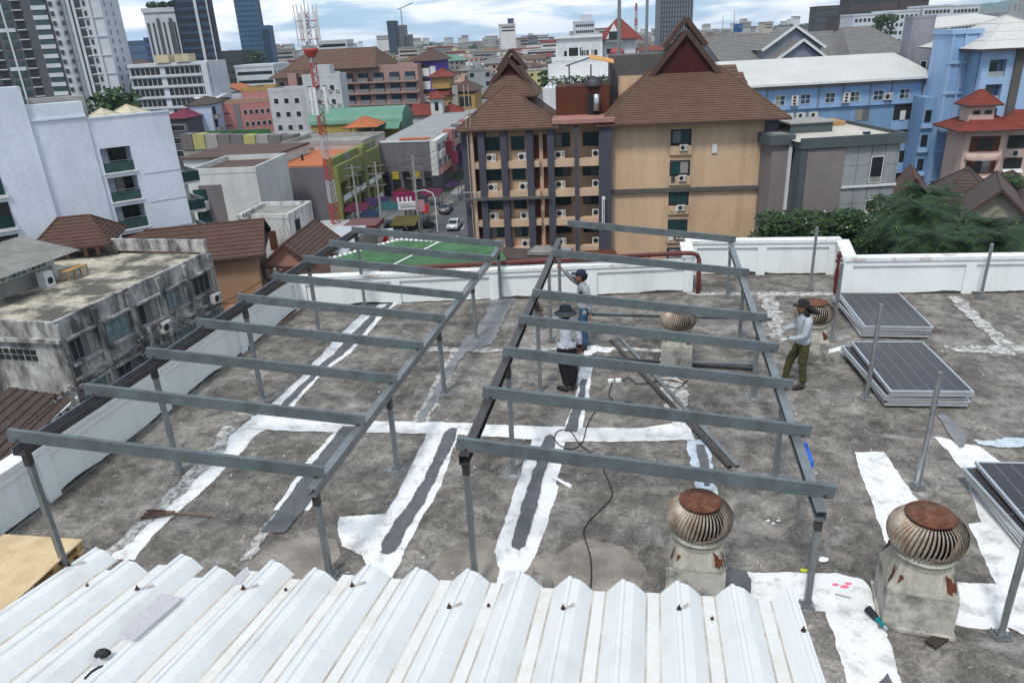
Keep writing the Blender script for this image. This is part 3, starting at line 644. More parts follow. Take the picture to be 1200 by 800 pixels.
MB().path([(0,0.1,0.03),(0,0.1,0.95),(0.02,0.14,1.02)], 0.035, 10).tube((0,0.1,0.30),(0,0.1,0.62),0.055,n=12).tube((0,0.1,0.90),(0,0.1,0.97),0.06,n=12).build('pipe_run', M_['red_pipe'], pt)
MB().tube((-0.07,0.1,0.82),(0.08,0.1,0.82),0.03,n=8).build('valve', M_['red_pipe'], pt)

# ---------------------------------------------------------------- pallets
def pallet(z, off, label, top):
    t = thing('wooden_pallet', label, 'pallet', PA + Vector((off[0], off[1], z)), PR, 'pallets stacked at the left')
    LX, LY = 1.15, 1.35
    for i in range(3): MB().box((i*(LX-0.09)/2 , 0, 0.0), (i*(LX-0.09)/2+0.09, LY, 0.018)).build('bottom_board', M_['wood_dk'], t)
    for i in range(3):
        for j in range(4): MB().box((i*(LX-0.09)/2, j*(LY-0.1)/3, 0.0185), (i*(LX-0.09)/2+0.085, j*(LY-0.1)/3+0.1, 0.085)).build('block', M_['wood_dk'], t)
    for j in range(4): MB().box((0.002, j*(LY-0.1)/3+0.001, 0.0855), (LX-0.002, j*(LY-0.1)/3+0.099, 0.102)).build('deck_board', M_['wood'], t)
    if top: MB().box((-0.01,-0.01,0.1025), (LX+0.01,LY+0.01,0.122)).build('plywood_top', M_['wood'], t)
    else:
        for j in range(7): MB().box((0.004, j*(LY-0.12)/6, 0.1025), (LX-0.004, j*(LY-0.12)/6+0.12, 0.118)).build('deck_board', M_['wood'], t)
pa = G(96,632,0.26); pb = G(22,700,0.26)
dd = (pa - pb).normalized(); PR = math.atan2(dd.y, dd.x) - math.pi/2
ax = Vector((math.cos(PR), math.sin(PR), 0)); 
PA = Vector((pa.x, pa.y, 0)) - ax*1.16 - Vector((-ax.y, ax.x, 0))*1.35
pallet(0.014, (0.02,-0.02), 'lower wooden pallet of the two at the left, beside the white parapet', False)
pallet(0.138, (0,0), 'upper wooden pallet with a plywood top, at the left beside the parapet', True)

# ---------------------------------------------------------------- broom, cables, tools, scraps
bt = thing('broom', 'old brown broom lying across the white strip at the left', 'broom', G(195,604))
a = G(200,604); b = G(248,607)
MB().path([a + Vector((0,0,0.05)), b + Vector((0,0,0.03))], 0.013, 8).build('handle', mat('broom_stick', (0.20,0.11,0.07)), bt, world=True)
mbx = MB(); hd_ = G(171,604)
for i in range(40):
    o_ = random.uniform(-1,1); mbx.path([a + Vector((0.02, o_*0.03, 0.05)), a.lerp(hd_, 0.5) + Vector((0, o_*0.09, 0.045)), hd_ + Vector((random.uniform(-0.04,0.03), o_*0.13, 0.025))], 0.006, 4)
x_ = mbx.build('bristles', mat('broom_bristle', (0.10,0.055,0.04)), bt, world=True); x_['kind'] = 'stuff'
MB().tube(a + Vector((-0.04,0,0.05)), a + Vector((0.06,0.0,0.05)), 0.03, n=8).build('binding', mat('broom_stick', (0.2,0.11,0.07)), bt, world=True)
def cable(pix, label, z=0.02, r=0.009):
    P = [G(x, y) + Vector((0,0,z)) for x, y in pix]; o = []
    for i in range(len(P)-1):
        p0 = P[max(i-1,0)]; p1 = P[i]; p2 = P[i+1]; p3 = P[min(i+2,len(P)-1)]
        for j in range(6):
            s = j/6; o.append(0.5*((2*p1) + (p2-p0)*s + (2*p0-5*p1+4*p2-p3)*s*s + (3*p1-p0-3*p2+p3)*s**3))
    o.append(P[-1]); return tag(MB().path(o, r, 6).build('power_cable', M_['cable']), label, 'cable')
cable([(690,702),(693,680),(692,655),(688,640),(684,625),(690,612),(706,596),(717,582),(712,562),(700,540),(690,530),(678,520),(668,506),(655,506),(650,515),(658,524),(672,527),(683,518),(688,500),(697,483)], 'long black cable winding from the sheet roof to under the right frame')
cable([(718,448),(714,460),(716,468),(724,473),(736,472),(745,476)], 'short black lead beside the white sockets on the roof')
cable([(730,447),(737,443),(745,450),(760,450),(775,446),(790,447),(800,450),(806,446),(795,455),(780,452),(772,446)], 'coil of black cable behind the white sockets, near the diagonal channels')
st = thing('socket_strip', 'small white double socket lying on the roof under the right frame', 'socket', G(720,447))
for k in (-0.07, 0.07): MB().box((k-0.05,-0.035,0.0),(k+0.05,0.035,0.05)).build('socket', mat('white_plastic', (0.8,0.8,0.8), 0.4), st)
lt = thing('blue_level', 'blue plastic tool hooked on the right girder of the right frame', 'tool', (3.75,7.75,1.32))
MB().bar(W(943,521,8.0) , W(951,545,7.55), 0.05, 0.08).build('tool_body', mat('blue_plastic', (0.02,0.13,0.55), 0.4), lt, world=True)
dt = thing('impact_driver', 'teal and black cordless driver lying against the nearest vent', 'power tool', G(1024,722))
p0 = G(1016,718); p1 = G(1040,742)
MB().tube(p0 + Vector((0,0,0.06)), p0.lerp(p1,0.45) + Vector((0,0,0.05)), 0.045, 0.035, n=12).build('motor_body', mat('black_plastic', (0.02,0.025,0.03), 0.5), dt, world=True)
MB().tube(p0.lerp(p1,0.46) + Vector((0,0,0.05)), p0.lerp(p1,0.85) + Vector((0,0,0.045)), 0.030, 0.026, n=12).build('grip', mat('teal_plastic', (0.0,0.17,0.19), 0.45), dt, world=True)
MB().tube(p0.lerp(p1,0.86) + Vector((0,0,0.045)), p1 + Vector((0,0,0.045)), 0.034, 0.02, n=12).build('chuck', M_['pipe'], dt, world=True)
wb = mat('white_plastic', (0.8,0.8,0.8), 0.4)
pbt = thing('plastic_pipe_piece', 'short white plastic pipe lying by the middle white strip', 'pipe piece', G(657,566))
MB().tube(G(649,561) + Vector((0,0,0.03)), G(667,571) + Vector((0,0,0.03)), 0.025, n=10).build('pipe', wb, pbt, world=True)
MB().tube(G(664,569) + Vector((0,0,0.03)), G(669,572) + Vector((0,0,0.03)), 0.032, n=10).build('end_collar', wb, pbt, world=True)
def crumple(c, s, m, label, name='paper_scrap', cat='litter'):
    mb = MB(); n = 7; v = [(c.x, c.y, c.z + s*0.6)]
    for i in range(n):
        a = 2*math.pi*i/n; r = s*random.uniform(0.8,1.15); v.append((c.x + r*math.cos(a), c.y + r*math.sin(a)*0.8, c.z + 0.013 + random.random()*s*0.35))
    mb.add(v, [(0, 1+i, 1+(i+1)%n) for i in range(n)]); return tag(mb.build(name, m), label, cat, 'scraps of litter')
crumple(G(965,657), 0.06, wb, 'crumpled white paper on the dark floor left of the nearest vent')
crumple(G(942,670), 0.05, mat('yellow_green_scrap', (0.5,0.55,0.03)), 'yellow green scrap at the edge of the white strip by the frame post')
for i in range(3): crumple(G(900+i*6, 611+(i%2)*3), 0.025, wb, ['left','middle','right'][i] + ' one of three white crumbs on the floor between the two near vents')
tag(MB().bar(G(978,697)+Vector((0,0,0.02)), G(997,702)+Vector((0,0,0.02)), 0.012, 0.012).build('screwdriver_bit', M_['pipe']), 'thin steel bit lying on the white strip near the driver', 'tool')
pk = G(980,686); mb = MB()
for i in range(9):
    a = random.random()*6.28; r = random.random()*0.1; s = 0.02 + random.random()*0.03; c = pk + Vector((math.cos(a)*r*1.6, math.sin(a)*r*0.7, 0.009)); mb.poly([(c.x+s*math.cos(q)*1.3, c.y+s*math.sin(q)*0.7, c.z + 0.0004*i) for q in [k*math.pi/4 for k in range(8)]])
x_ = mb.build('chalk_mark', mat('pink_chalk', (0.75,0.16,0.24)), floor); x_['label'] = 'pink chalk mark on the white strip'
# grit and small chips scattered over the screed
mb = MB()
for i in range(1400):
    x = random.uniform(-6.5, 10); y = random.uniform(5.5, 17)
    if x < -6.9 + (y-8.5)*0.2: continue
    s = random.choice((0.006,0.008,0.01,0.012,0.02)); a = random.random()*3
    mb.add([(x+s*math.cos(a), y+s*math.sin(a), 0.002), (x-s*math.sin(a), y+s*math.cos(a)*1.2, 0.002), (x-s*math.cos(a), y-s*0.7*math.sin(a), 0.002), (x, y, 0.002+s*0.8)], [(0,1,3),(1,2,3),(2,0,3)], random.choice((0,0,1)))
tag(mb.build('roof_grit', [mat('pale_chip', (0.6,0.59,0.57)), mat('dark_chip', (0.08,0.075,0.07))]), kind='stuff')
# ================================================================ city
def sr(r, g, b, k=0.78): # base colour judged from the photograph, brought to a plausible albedo
    return tuple(x*k for x in lin((r, g, b)))
gm = mat('city_ground', (0.11,0.115,0.105), 0.95, vary=0.35, scale=0.05, dirt=(0.045,0.07,0.03), dirt_amt=0.9, dirt_scale=0.012, dpos=(0.50,0.58))
structure(MB().box((-6000,-300,ST-1),(6000,9000,ST)), 'city_ground', gm)
asph = mat('asphalt', (0.075,0.075,0.08), 0.9, vary=0.2, scale=0.4, dirt=(0.13,0.13,0.13), dirt_amt=0.4, dirt_scale=0.3)
pave = mat('pavement_concrete', (0.22,0.215,0.2), 0.9, vary=0.2, scale=0.6)
def render_mat(name, rgb, dirty=0.35): return mat(name, rgb, 0.85, vary=0.12, scale=0.25, fine=0.06, dirt=tuple(c*0.42 for c in rgb), dirt_amt=min(0.9, dirty*1.25), dirt_scale=0.55, streak=True, dpos=(0.47,0.72), spec=0.2)
C = {}
C['dkglass'] = glass('window_glass_dark', (0.016,0.022,0.026))
C['teal'] = glass('window_glass_teal', (0.012,0.05,0.05), 0.15)
C['bluegl'] = glass('window_glass_blue', (0.03,0.06,0.10), 0.15)
C['trim'] = mat('white_window_trim', (0.62,0.63,0.62), 0.6, vary=0.1)
C['grey_trim'] = mat('grey_window_trim', (0.18,0.18,0.19), 0.6, vary=0.1)
C['ac'] = mat('air_conditioner_casing', (0.55,0.54,0.50), 0.5, vary=0.15, scale=2)
C['balu'] = mat('tinted_balustrade_glass', (0.035,0.075,0.07), 0.2, vary=0.3, spec=0.5)
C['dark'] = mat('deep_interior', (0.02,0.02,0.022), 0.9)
C['rail'] = mat('dark_railing', (0.05,0.05,0.055), 0.5)
C['conc'] = render_mat('bare_concrete', (0.30,0.29,0.27), 0.5)
C['flatroof'] = mat('flat_roof_concrete', (0.26,0.25,0.23), 0.9, vary=0.25, scale=0.3, dirt=(0.12,0.115,0.105), dirt_amt=0.7, dirt_scale=0.25)
def tilemat(name, rgb):
    return mat(name, rgb, 0.75, vary=0.18, scale=0.8, fine=0.12, dirt=tuple(c*0.55 for c in rgb), dirt_amt=0.6, dirt_scale=1.1, dpos=(0.46,0.68))
C['brown'] = tilemat('brown_roof_tiles', (0.118,0.068,0.044)); C['dkbrown'] = tilemat('dark_brown_roof_tiles', (0.072,0.05,0.042)); C['redtile'] = tilemat('red_roof_tiles', (0.19,0.040,0.026))
C['orange'] = tilemat('orange_roof_tiles', (0.42,0.13,0.05)); C['greytile'] = tilemat('grey_roof_tiles', (0.17,0.165,0.155)); C['chbrown'] = tilemat('chocolate_roof_tiles', (0.092,0.050,0.037))

class Bld:
    def __init__(s, name, label, cat, x0, y0, x1, z=None, Y=None, th=-8, D=10, group=None, L=None, wall=None, zb=ST, wallname='wall', cap=True):
        A = G(x0, y0, z) if z is not None else W(x0, y0, Y)
        s.z = A.z; th = R(th); d = Vector((math.cos(th), math.sin(th), 0))
        if L is None:
            lo, hi = 0.0, 900.0
            for _ in range(50):
                m = (lo + hi)/2; q = A + d*m
                if (q - Vector((0,0,HC))).dot(fwd) > 1 and PX(q)[0] < x1: lo = m
                else: hi = m
            L = (lo+hi)/2
        s.L, s.D, s.th, s.zb = L, D, th, zb; s.H = s.z - zb
        s.t = thing(name, label, cat, (A.x, A.y, zb), th, group)
        s.wm = wall
        if wall: s.wall = MB().box((0,0,0),(L,D,s.H)).build(wallname, wall, s.t)
    def place(s, f, u, out=0.0):
        if f == 'F': return (u, -out), 0
        if f == 'R': return (s.L + out, u), math.pi/2
        if f == 'L': return (-out, s.D - u), -math.pi/2
        if f == 'B': return (s.L - u, s.D + out), math.pi
    def item(s, name, me, f, u, z, out=0.0):
        (x, y), r = s.place(f, u, out); return inst(name, me, s.t, (x, y, z), r)
    def windows(s, f, us, zs, w, h, style='plain', out=0.0, gl=None, fr=None, ac=None, skip=0):
        for z in zs:
            for u in us:
                if skip and random.random() < skip: continue
                fm, pm = win_mesh(w, h, style, gl or C['dkglass'], fr or C['trim'])
                o = s.item('window', fm, f, u, z, out)
                if pm:
                    for q in pm: inst('pane', q[0], o, q[1])
    def joined(s, f, us, zs, w, h, m, name='window_panels', out=0.03, t=0.08):
        mb = MB()
        for z in zs:
            for u in us: 
                (x, y), r = s.place(f, u); M = Matrix.Translation((x, y, z)) @ Matrix.Rotation(r, 4, 'Z'); mb.box((0,-out,0),(w,t-out if t>out else 0.01,h), 0, M)
        if mb.v:
            if len(us)*len(zs) <= 12:
                me = MB().box((0,-out,0),(w,t-out if t>out else 0.01,h)).mesh(name, m)
                for z in zs:
                    for u in us: s.item(name[:-1] if name.endswith('s') else name, me, f, u, z)
                return
            o = mb.build(name, m, s.t); o['kind'] = 'stuff'
            return o
    def band(s, name, f, u0, u1, z0, z1, out, m, inn=0.0):
        (x, y), r = s.place(f, u0); M = Matrix.Translation((x, y, 0)) @ Matrix.Rotation(r, 4, 'Z')
        return MB().box((0,-out,z0),(u1-u0,-inn-0.0005 if inn==0 else -inn,z1), 0, M).build(name, m, s.t)
    def parapet(s, m, h=0.6, t=0.25, top=None):
        L, D, H = s.L, s.D, s.H; e = 0.05
        mb = MB(); mb.box((-e,-e,H+0.002),(L+e,t,H+h)).box((-e,D-t,H+0.002),(L+e,D+e,H+h)).box((-e,t,H+0.002),(t,D-t,H+h)).box((L-t,t,H+0.002),(L+e,D-t,H+h))
        mb.build('roof_parapet', m, s.t)
        MB().box((t,t,H+0.003),(L-t,D-t,H+0.03)).build('roof', top or C['flatroof'], s.t)
    def hip(s, m, rise, over=0.8, ridge=None, base=None, z=None, x0=0, x1=None, y0=0, y1=None, courses=10, name='roof', gable=False, along='x', wallm=None):
        x1 = s.L if x1 is None else x1; y1 = s.D if y1 is None else y1; z = s.H if z is None else z
        X0, X1, Y0, Y1 = x0-over, x1+over, y0-over, y1+over
        a = [Vector((X0,Y0,z)), Vector((X1,Y0,z)), Vector((X1,Y1,z)), Vector((X0,Y1,z))]
        wx, wy = X1-X0, Y1-Y0
        if along == 'x':
            k = 0 if gable else min(wy/2, wx/2)
            if ridge is not None: k = (wx-ridge)/2
            r0_ = Vector((X0+k, (Y0+Y1)/2, z+rise)); r1_ = Vector((X1-k, (Y0+Y1)/2, z+rise))
            quads = [(a[0],a[1],r1_,r0_),(a[1],a[2],r1_,r1_),(a[2],a[3],r0_,r1_),(a[3],a[0],r0_,r0_)]
            if gable: quads = [quads[0], quads[2]]; gab = [(a[1],a[2],r1_),(a[3],a[0],r0_)]
        else:
            k = 0 if gable else min(wy/2, wx/2)
            if ridge is not None: k = (wy-ridge)/2
            r0_ = Vector(((X0+X1)/2, Y0+k, z+rise)); r1_ = Vector(((X0+X1)/2, Y1-k, z+rise))
            quads = [(a[0],a[1],r0_,r0_),(a[1],a[2],r1_,r0_),(a[2],a[3],r1_,r1_),(a[3],a[0],r0_,r1_)]
            if gable: gab = [(a[0],a[1],r0_),(a[2],a[3],r1_)]; quads = [quads[1], quads[3]]
        mb = MB(); th = 0.06
        for q in quads: courses_quad(mb, *q, courses)
        # underside
        mb.poly([a[0], a[3], a[2], a[1]])
        o = mb.build(name, m, s.t)
        # ridge and hip caps
        cap = MB()
        if (r1_-r0_).length > 0.2: cap.tube(r0_+Vector((0,0,0.03)), r1_+Vector((0,0,0.03)), 0.11, n=6)
        if not gable:
            prs = [(a[0],r0_),(a[1],r1_),(a[2],r1_),(a[3],r0_)] if along == 'x' else [(a[0],r0_),(a[1],r0_),(a[2],r1_),(a[3],r1_)]
            for p, q in prs: cap.tube(p+Vector((0,0,0.05)), q+Vector((0,0,0.05)), 0.09, n=6)
        if cap.v:
            cc_ = cap.build('ridge_cap', m, s.t)
        if gable:
            for g in gab:
                inw = (Vector(((X0+X1)/2,(Y0+Y1)/2,z)) - (g[0]+g[1])/2).normalized()*over*0.9
                MB().solid([p+inw - Vector((0,0,0.05)) for p in g], inw.normalized()*0.15).build('gable', wallm or s.wm or C['conc'], s.t)
        # fascia
        e = MB()
        for i in range(4): 
            p, q = a[i], a[(i+1)%4]
            if gable and ((along == 'x' and i in (1,3)) or (along == 'y' and i in (0,2))): 
                rr = (r1_ if i == 1 else r0_) if along == 'x' else (r0_ if i == 0 else r1_)
                e.bar(p, rr, 0.06, 0.22); e.bar(rr, q, 0.06, 0.22); continue
            e.bar(p, q, 0.06, 0.2)
        e.build('fascia', C.get('fascia', C['grey_trim']), s.t)
        return o
    def barrel(s, m, rise, over=0.4, z=None, n=12, y0=0, y1=None, x0=0, x1=None):
        z = s.H if z is None else z; y1 = s.D if y1 is None else y1; x1 = s.L if x1 is None else x1; mb = MB(); pr = []
        for i in range(n+1):
            a = math.pi*i/n; pr.append((y0-over + (y1-y0+2*over)*(1-math.cos(a))/2, z + rise*math.sin(a)))
        X0, X1 = x0-over, x1+over; vs = [(X0,y,zz_) for y, zz_ in pr] + [(X1,y,zz_) for y, zz_ in pr]
        mb.add(vs, [(i, n+1+i, n+2+i, i+1) for i in range(n)], 0, True); mb.poly([(X0,y,zz_) for y, zz_ in pr]); mb.poly([(X1,y,zz_) for y, zz_ in pr][::-1])
        return mb.build('roof', m, s.t)
def courses_quad(mb, a, b, c, d, n, proud=0.05):
    """a-b eave, d-c ridge: overlapping tile courses, each lower edge standing proud"""
    a, b, c, d = map(Vector, (a, b, c, d)); nn = (b-a).cross(d-a) if (d-a).length > 1e-6 else (b-a).cross(c-a)
    nn.normalize()
    if nn.z < 0: nn = -nn
    tri = (c-d).length < 1e-4
    for i in range(n):
        u0, u1 = i/n, min(1.0, (i+1)/n)
        p0 = a.lerp(d,u0)+nn*proud; p1 = b.lerp(c,u0)+nn*proud; q1 = b.lerp(c,u1); q0 = a.lerp(d,u1)
        r0_ = a.lerp(d,u0)-nn*0.02; r1_ = b.lerp(c,u0)-nn*0.02
        if (q0-q1).length < 1e-3: mb.add([p0,p1,q1], [(0,1,2)])
        else: mb.add([p0,p1,q1,q0], [(0,1,2,3)])
        mb.add([r0_,r1_,p1,p0], [(0,1,2,3)])
_wc = {}
def win_mesh(w, h, style, gl, fr):
    k = (round(w,2), round(h,2), style, gl.name, fr.name)
    if k in _wc: return _wc[k]
    f = 0.07; mb = MB()
    if style == 'mono':      # far away: frame with its glass in one mesh
        mb.box((0,-0.05,0),(w,0.0-0.001,h),1); mb.box((f,-0.07,f),(w-f,-0.051,h-f),0); r = (mb.mesh('window', [gl, fr]), None)
    else:
        mb.box((0,-0.06,0),(w,-0.001,f)).box((0,-0.06,h-f),(w,-0.001,h)).box((0,-0.06,f),(f,-0.001,h-f)).box((w-f,-0.06,f),(w,-0.001,h-f))
        n = {'plain':1,'two':2,'three':3,'four':4,'cross':2}[style]; pw = (w-2*f)/n
        for i in range(1,n): mb.box((f+i*pw-0.03,-0.055,f),(f+i*pw+0.03,-0.001,h-f))
        if style == 'cross': mb.box((f,-0.053,h/2-0.03),(w-f,-0.001,h/2+0.03))
        p = MB().box((0.002,-0.02,0.002),(pw-0.002,-0.003,h-2*f-0.004)).mesh('pane', gl)
        r = (mb.mesh('window', fr), [(p, (f+i*pw,0,f)) for i in range(n)])
    _wc[k] = r; return r
_b = MB().box((0,-0.35,0),(0.85,0,0.6)); _b.tube((0.3,-0.352,0.3),(0.3,-0.365,0.3),0.22,n=12,m=1)
for i in range(3): _b.box((0.62,-0.356,0.12+i*0.14),(0.8,-0.351,0.19+i*0.14),1)
AC = _b.mesh('air_conditioner', [C['ac'], C['dark']])
_b = MB().box((0,-0.35,0),(0.95,0,1.5))
for i in range(3): _b.tube((0.42,-0.352,0.28+i*0.47),(0.42,-0.365,0.28+i*0.47),0.19,n=12,m=1)
ACT = _b.mesh('condenser_unit', [C['ac'], C['dark']])
def frange(a, b, n): return [a + (b-a)*i/(n-1) for i in range(n)] if n > 1 else [a]
def balcony_wall(b, f, u0, u1, z0, z1, cols, rows, m, t=1.2, name='wall', rec_glass=None):
    """front wall skin with real openings: cols = [(u, w)], rows = [(z, h)]; openings are t deep"""
    us = sorted({u0, u1, *[c for c, w_ in cols], *[c+w_ for c, w_ in cols]}); zs = sorted({z0, z1, *[r for r, h in rows], *[r+h for r, h in rows]})
    (x, y), r = b.place(f, 0); M = Matrix.Translation((x, y, 0)) @ Matrix.Rotation(r, 4, 'Z'); mb = MB()
    op = {(c, rr) for c, w_ in cols for rr, h in rows}
    wd = dict(cols); hd = dict(rows)
    for i in range(len(us)-1):
        for j in range(len(zs)-1):
            if (us[i], zs[j]) in op and abs(us[i+1]-us[i]-wd[us[i]]) < 1e-6:
                a, c, e, g = us[i], us[i+1], zs[j], zs[j+1]; q = [(a,e),(c,e),(c,g),(a,g)]
                for k in range(4):
                    (xa, za), (xb, zb_) = q[k], q[(k+1)%4]; mb.poly([M@Vector((xa,-t,za)), M@Vector((xa,-0.004,za)), M@Vector((xb,-0.004,zb_)), M@Vector((xb,-t,zb_))])
                continue
            a, c, e, g = us[i], us[i+1], zs[j], zs[j+1]; mb.poly([M@Vector((a,-t,e)), M@Vector((c,-t,e)), M@Vector((c,-t,g)), M@Vector((a,-t,g))])
    for p, q in (((u0,z0),(u0,z1)),((u1,z1),(u1,z0)),((u0,z1),(u1,z1)),((u1,z0),(u0,z0))):
        mb.poly([M@Vector((p[0],-t,p[1])), M@Vector((q[0],-t,q[1])), M@Vector((q[0],-0.002,q[1])), M@Vector((p[0],-0.002,p[1]))])
    return mb.build(name, m, b.t)

# ---------------------------------------------------------------- hotel in front (brown roofs)
beige = render_mat('beige_render', (0.54,0.375,0.245), 0.36); beige2 = render_mat('beige_band_render', (0.54,0.38,0.26), 0.25)
hcol = render_mat('slate_column_render', (0.065,0.065,0.085), 0.2); hbrown = render_mat('red_brown_panel', (0.095,0.032,0.018), 0.2)
hmar = render_mat('maroon_gable', (0.055,0.012,0.012), 0.3); hgrey = render_mat('dark_grey_render', (0.10,0.092,0.088), 0.3)
C['fascia'] = mat('dark_fascia', (0.075,0.04,0.03), 0.6)
h = Bld('hotel_building', 'beige hotel with brown tiled roofs, slate columns and recessed dark windows, behind the back parapet', 'hotel', 546, 152, 908, z=-2.7, th=-6, D=14)
u = lambda px: (px-546)/362*h.L           # along the front
E1, E2 = u(647), u(716)
MB().box((0,0.001,0),(E1,12,h.H)).build('left_wing_wall', beige, h.t)
MB().box((E1,1.2,0),(E2,12,h.H+0.3)).build('middle_wing_wall', beige, h.t)
MB().box((E2,0,0),(h.L,14,h.H)).build('right_wing_wall', beige, h.t)
FL = 3.13; z0 = h.H - 0.15
wz = [z0 - 2.15 - FL*i for i in range(6)]
cols_ = [(u(568),u(586)),(u(600),u(616)),(u(651),u(671)),(u(686),u(705))]
bands = [(u(553),u(646)),(u(651),u(676)),(u(680),u(706))]
for px0, px1 in ((561,569),(588,596),(619,627),(644,652),(676,681),(705,711)):
    MB().box((u(px0),-1.25,0),(u(px1),-0.01,h.H-0.02 if px0 < 640 else h.H)).build('column', hcol, h.t)
MB().box((u(711),-1.3,0),(u(720),-0.002,h.H)).build('corner_column', hcol, h.t)
MB().box((h.L-0.9,-0.4,0),(h.L+0.35,1.0,h.H-0.1)).build('corner_column', hcol, h.t)
MB().box((-0.5,-0.5,0),(0.1,0.9,h.H-0.2)).build('corner_column', hcol, h.t)
MB().box((u(551),-0.9,0),(u(555),-0.3,h.H-0.02)).build('downpipe_shaft', beige2, h.t)
acs = 0
for i in range(6):
    zf = wz[i]
    for j, (a, b) in enumerate(cols_):
        fm, pm = win_mesh(b-a, 1.45, 'two', C['teal'], C['rail']); yb = 0.0 if j < 2 else 1.19
        o = inst('window', fm, h.t, (a, yb-0.005 if j < 2 else yb, zf))
        for q in pm: inst('pane', q[0], o, q[1])
        MB().box((a-0.55,-1.0,zf-1.75),(b+0.65,-0.02,zf-1.0)).build('balcony_parapet', beige2, h.t)
        if j >= 2: MB().box((a-0.3,-0.018,zf-1.70),(b+0.6,1.18,zf-1.5)).build('balcony_floor', beige, h.t)
        inst('air_conditioner', AC, h.t, (a+0.1 if j % 2 == 0 else b-0.7, -0.35 if j < 2 else 0.2, zf-0.98), 0, (1.25,1,1.25))
    for a, b in ((u(554),u(560.5)),(u(627.5),u(634)),(u(638),u(643.5))):
        MB().box((a,-0.06,zf-0.95),(b,-0.001,zf+1.5)).build('louvre_panel', hbrown, h.t)
        MB().box((a-0.02,-0.9,zf-1.70),(b+0.02,-0.007,zf-1.05)).build('balcony_parapet', beige2, h.t)
    if i in (1, 3): MB().box((-0.7,-1.7,zf-1.80),(u(646),-1.26,zf-1.55)).build('ledge', hgrey, h.t)
    # end wall recesses
    if i < 6:
        a = u(790) ; wE = u(814)-a
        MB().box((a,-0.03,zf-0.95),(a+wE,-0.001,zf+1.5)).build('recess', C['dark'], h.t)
        fm, pm = win_mesh(wE-0.3, 1.3, 'two', C['teal'], C['rail']); o = inst('window', fm, h.t, (a+0.15,-0.032,zf+0.1))
        for q in pm: inst('pane', q[0], o, q[1])
        MB().box((a-0.05,-0.25,zf-1.05),(a+wE+0.05,-0.034,zf-0.15)).build('recess_parapet', beige, h.t)
        inst('air_conditioner', AC, h.t, (a+0.9,-0.255,zf-0.6), 0, (1,0.6,1))
        for q_ in range((i*5) % 4): MB().box((a+0.15+q_*0.55,-0.33,zf-0.75),(a+0.55+q_*0.55,-0.256,zf-0.1)).build('hanging_laundry', (C['trim'], hcol, beige2)[(q_+i) % 3], h.t)
MB().box((u(633.8),-0.20,0),(u(638.2),-0.001,h.H)).build('pilaster', beige2, h.t)
MB().box((u(720),-0.35,wz[1]-1.75),(h.L+0.4,-0.002,wz[1]-1.35)).build('ledge', hgrey, h.t)
# side of the right wing seen between the blocks
for i in range(6): MB().box((u(708),-0.9,wz[i]-1.6),(u(711)-0.02,-0.4,wz[i]-1.0)).build('side_balcony', beige2, h.t)
sg = MB().box((u(708.6),-1.66,0),(u(712.4),-1.56,3.3)).build('sign_board', C['trim'], h.t, ); sg.location = (0,0,wz[2]-1.9)
mk = MB()
for (a, b, c, d) in ((0.12,0.45,0.20,3.0),(0.28,0.3,0.36,1.4),(0.28,1.7,0.36,2.9),(0.12,1.5,0.38,1.62),(0.12,0.3,0.38,0.42)):
    mk.box((u(708.6)+a,-1.665,b),(u(708.6)+c,-1.661,d))
mk.build('lettering', C['dark'], sg)
# roofs
h.hip(C['brown'], 4.3, over=1.0, x0=0, x1=E1, y0=-0.6, y1=9.5, courses=18, z=h.H, along='y', ridge=5.0)
MB().box((2.3,2.4,h.H+2.0),(E1-2.3,7.2,h.H+3.4)).build('upper_wall', hmar, h.t)
h.hip(C['brown'], 3.6, over=0.8, x0=2.5, x1=E1-2.0, y0=2.0, y1=8.4, z=h.H+3.0, courses=14, along='y', ridge=4.6)
# upper left gables
def gable_front(b, cx_, y, z, w_, hh, ml, m2, depth=3.0, n=1):
    a = Vector((cx_-w_/2, y, z)); c = Vector((cx_+w_/2, y, z)); p = Vector((cx_, y, z+hh)); bk = Vector((0, depth, 0))
    MB().solid([a+Vector((0.25,0.25,0)), c+Vector((-0.25,0.25,0)), p+Vector((0,0.25,-0.4))], (0,0.2,0)).build('gable', m2, b.t)
    for s_, q in ((0,a),(1,c)):
        mb = MB(); q2 = q + (q-p).normalized()*0.6
        courses_quad(mb, *( (q2+bk, q2, p, p+bk) if s_ == 0 else (q2, q2+bk, p+bk, p)), 9); mb.build('gable_roof', ml, b.t)
        MB().bar(q2+Vector((0,-0.05,0.02)), p+Vector((0,-0.05,0.1)), 0.14, 0.42).build('bargeboard', C['fascia'], b.t)
gable_front(h, E1*0.53, 1.9, h.H+4.6, 3.5, 1.9, C['chbrown'], hmar)
gable_front(h, E1*0.56, 2.6, h.H+6.0, 2.4, 1.5, C['chbrown'], hmar, 3.5)
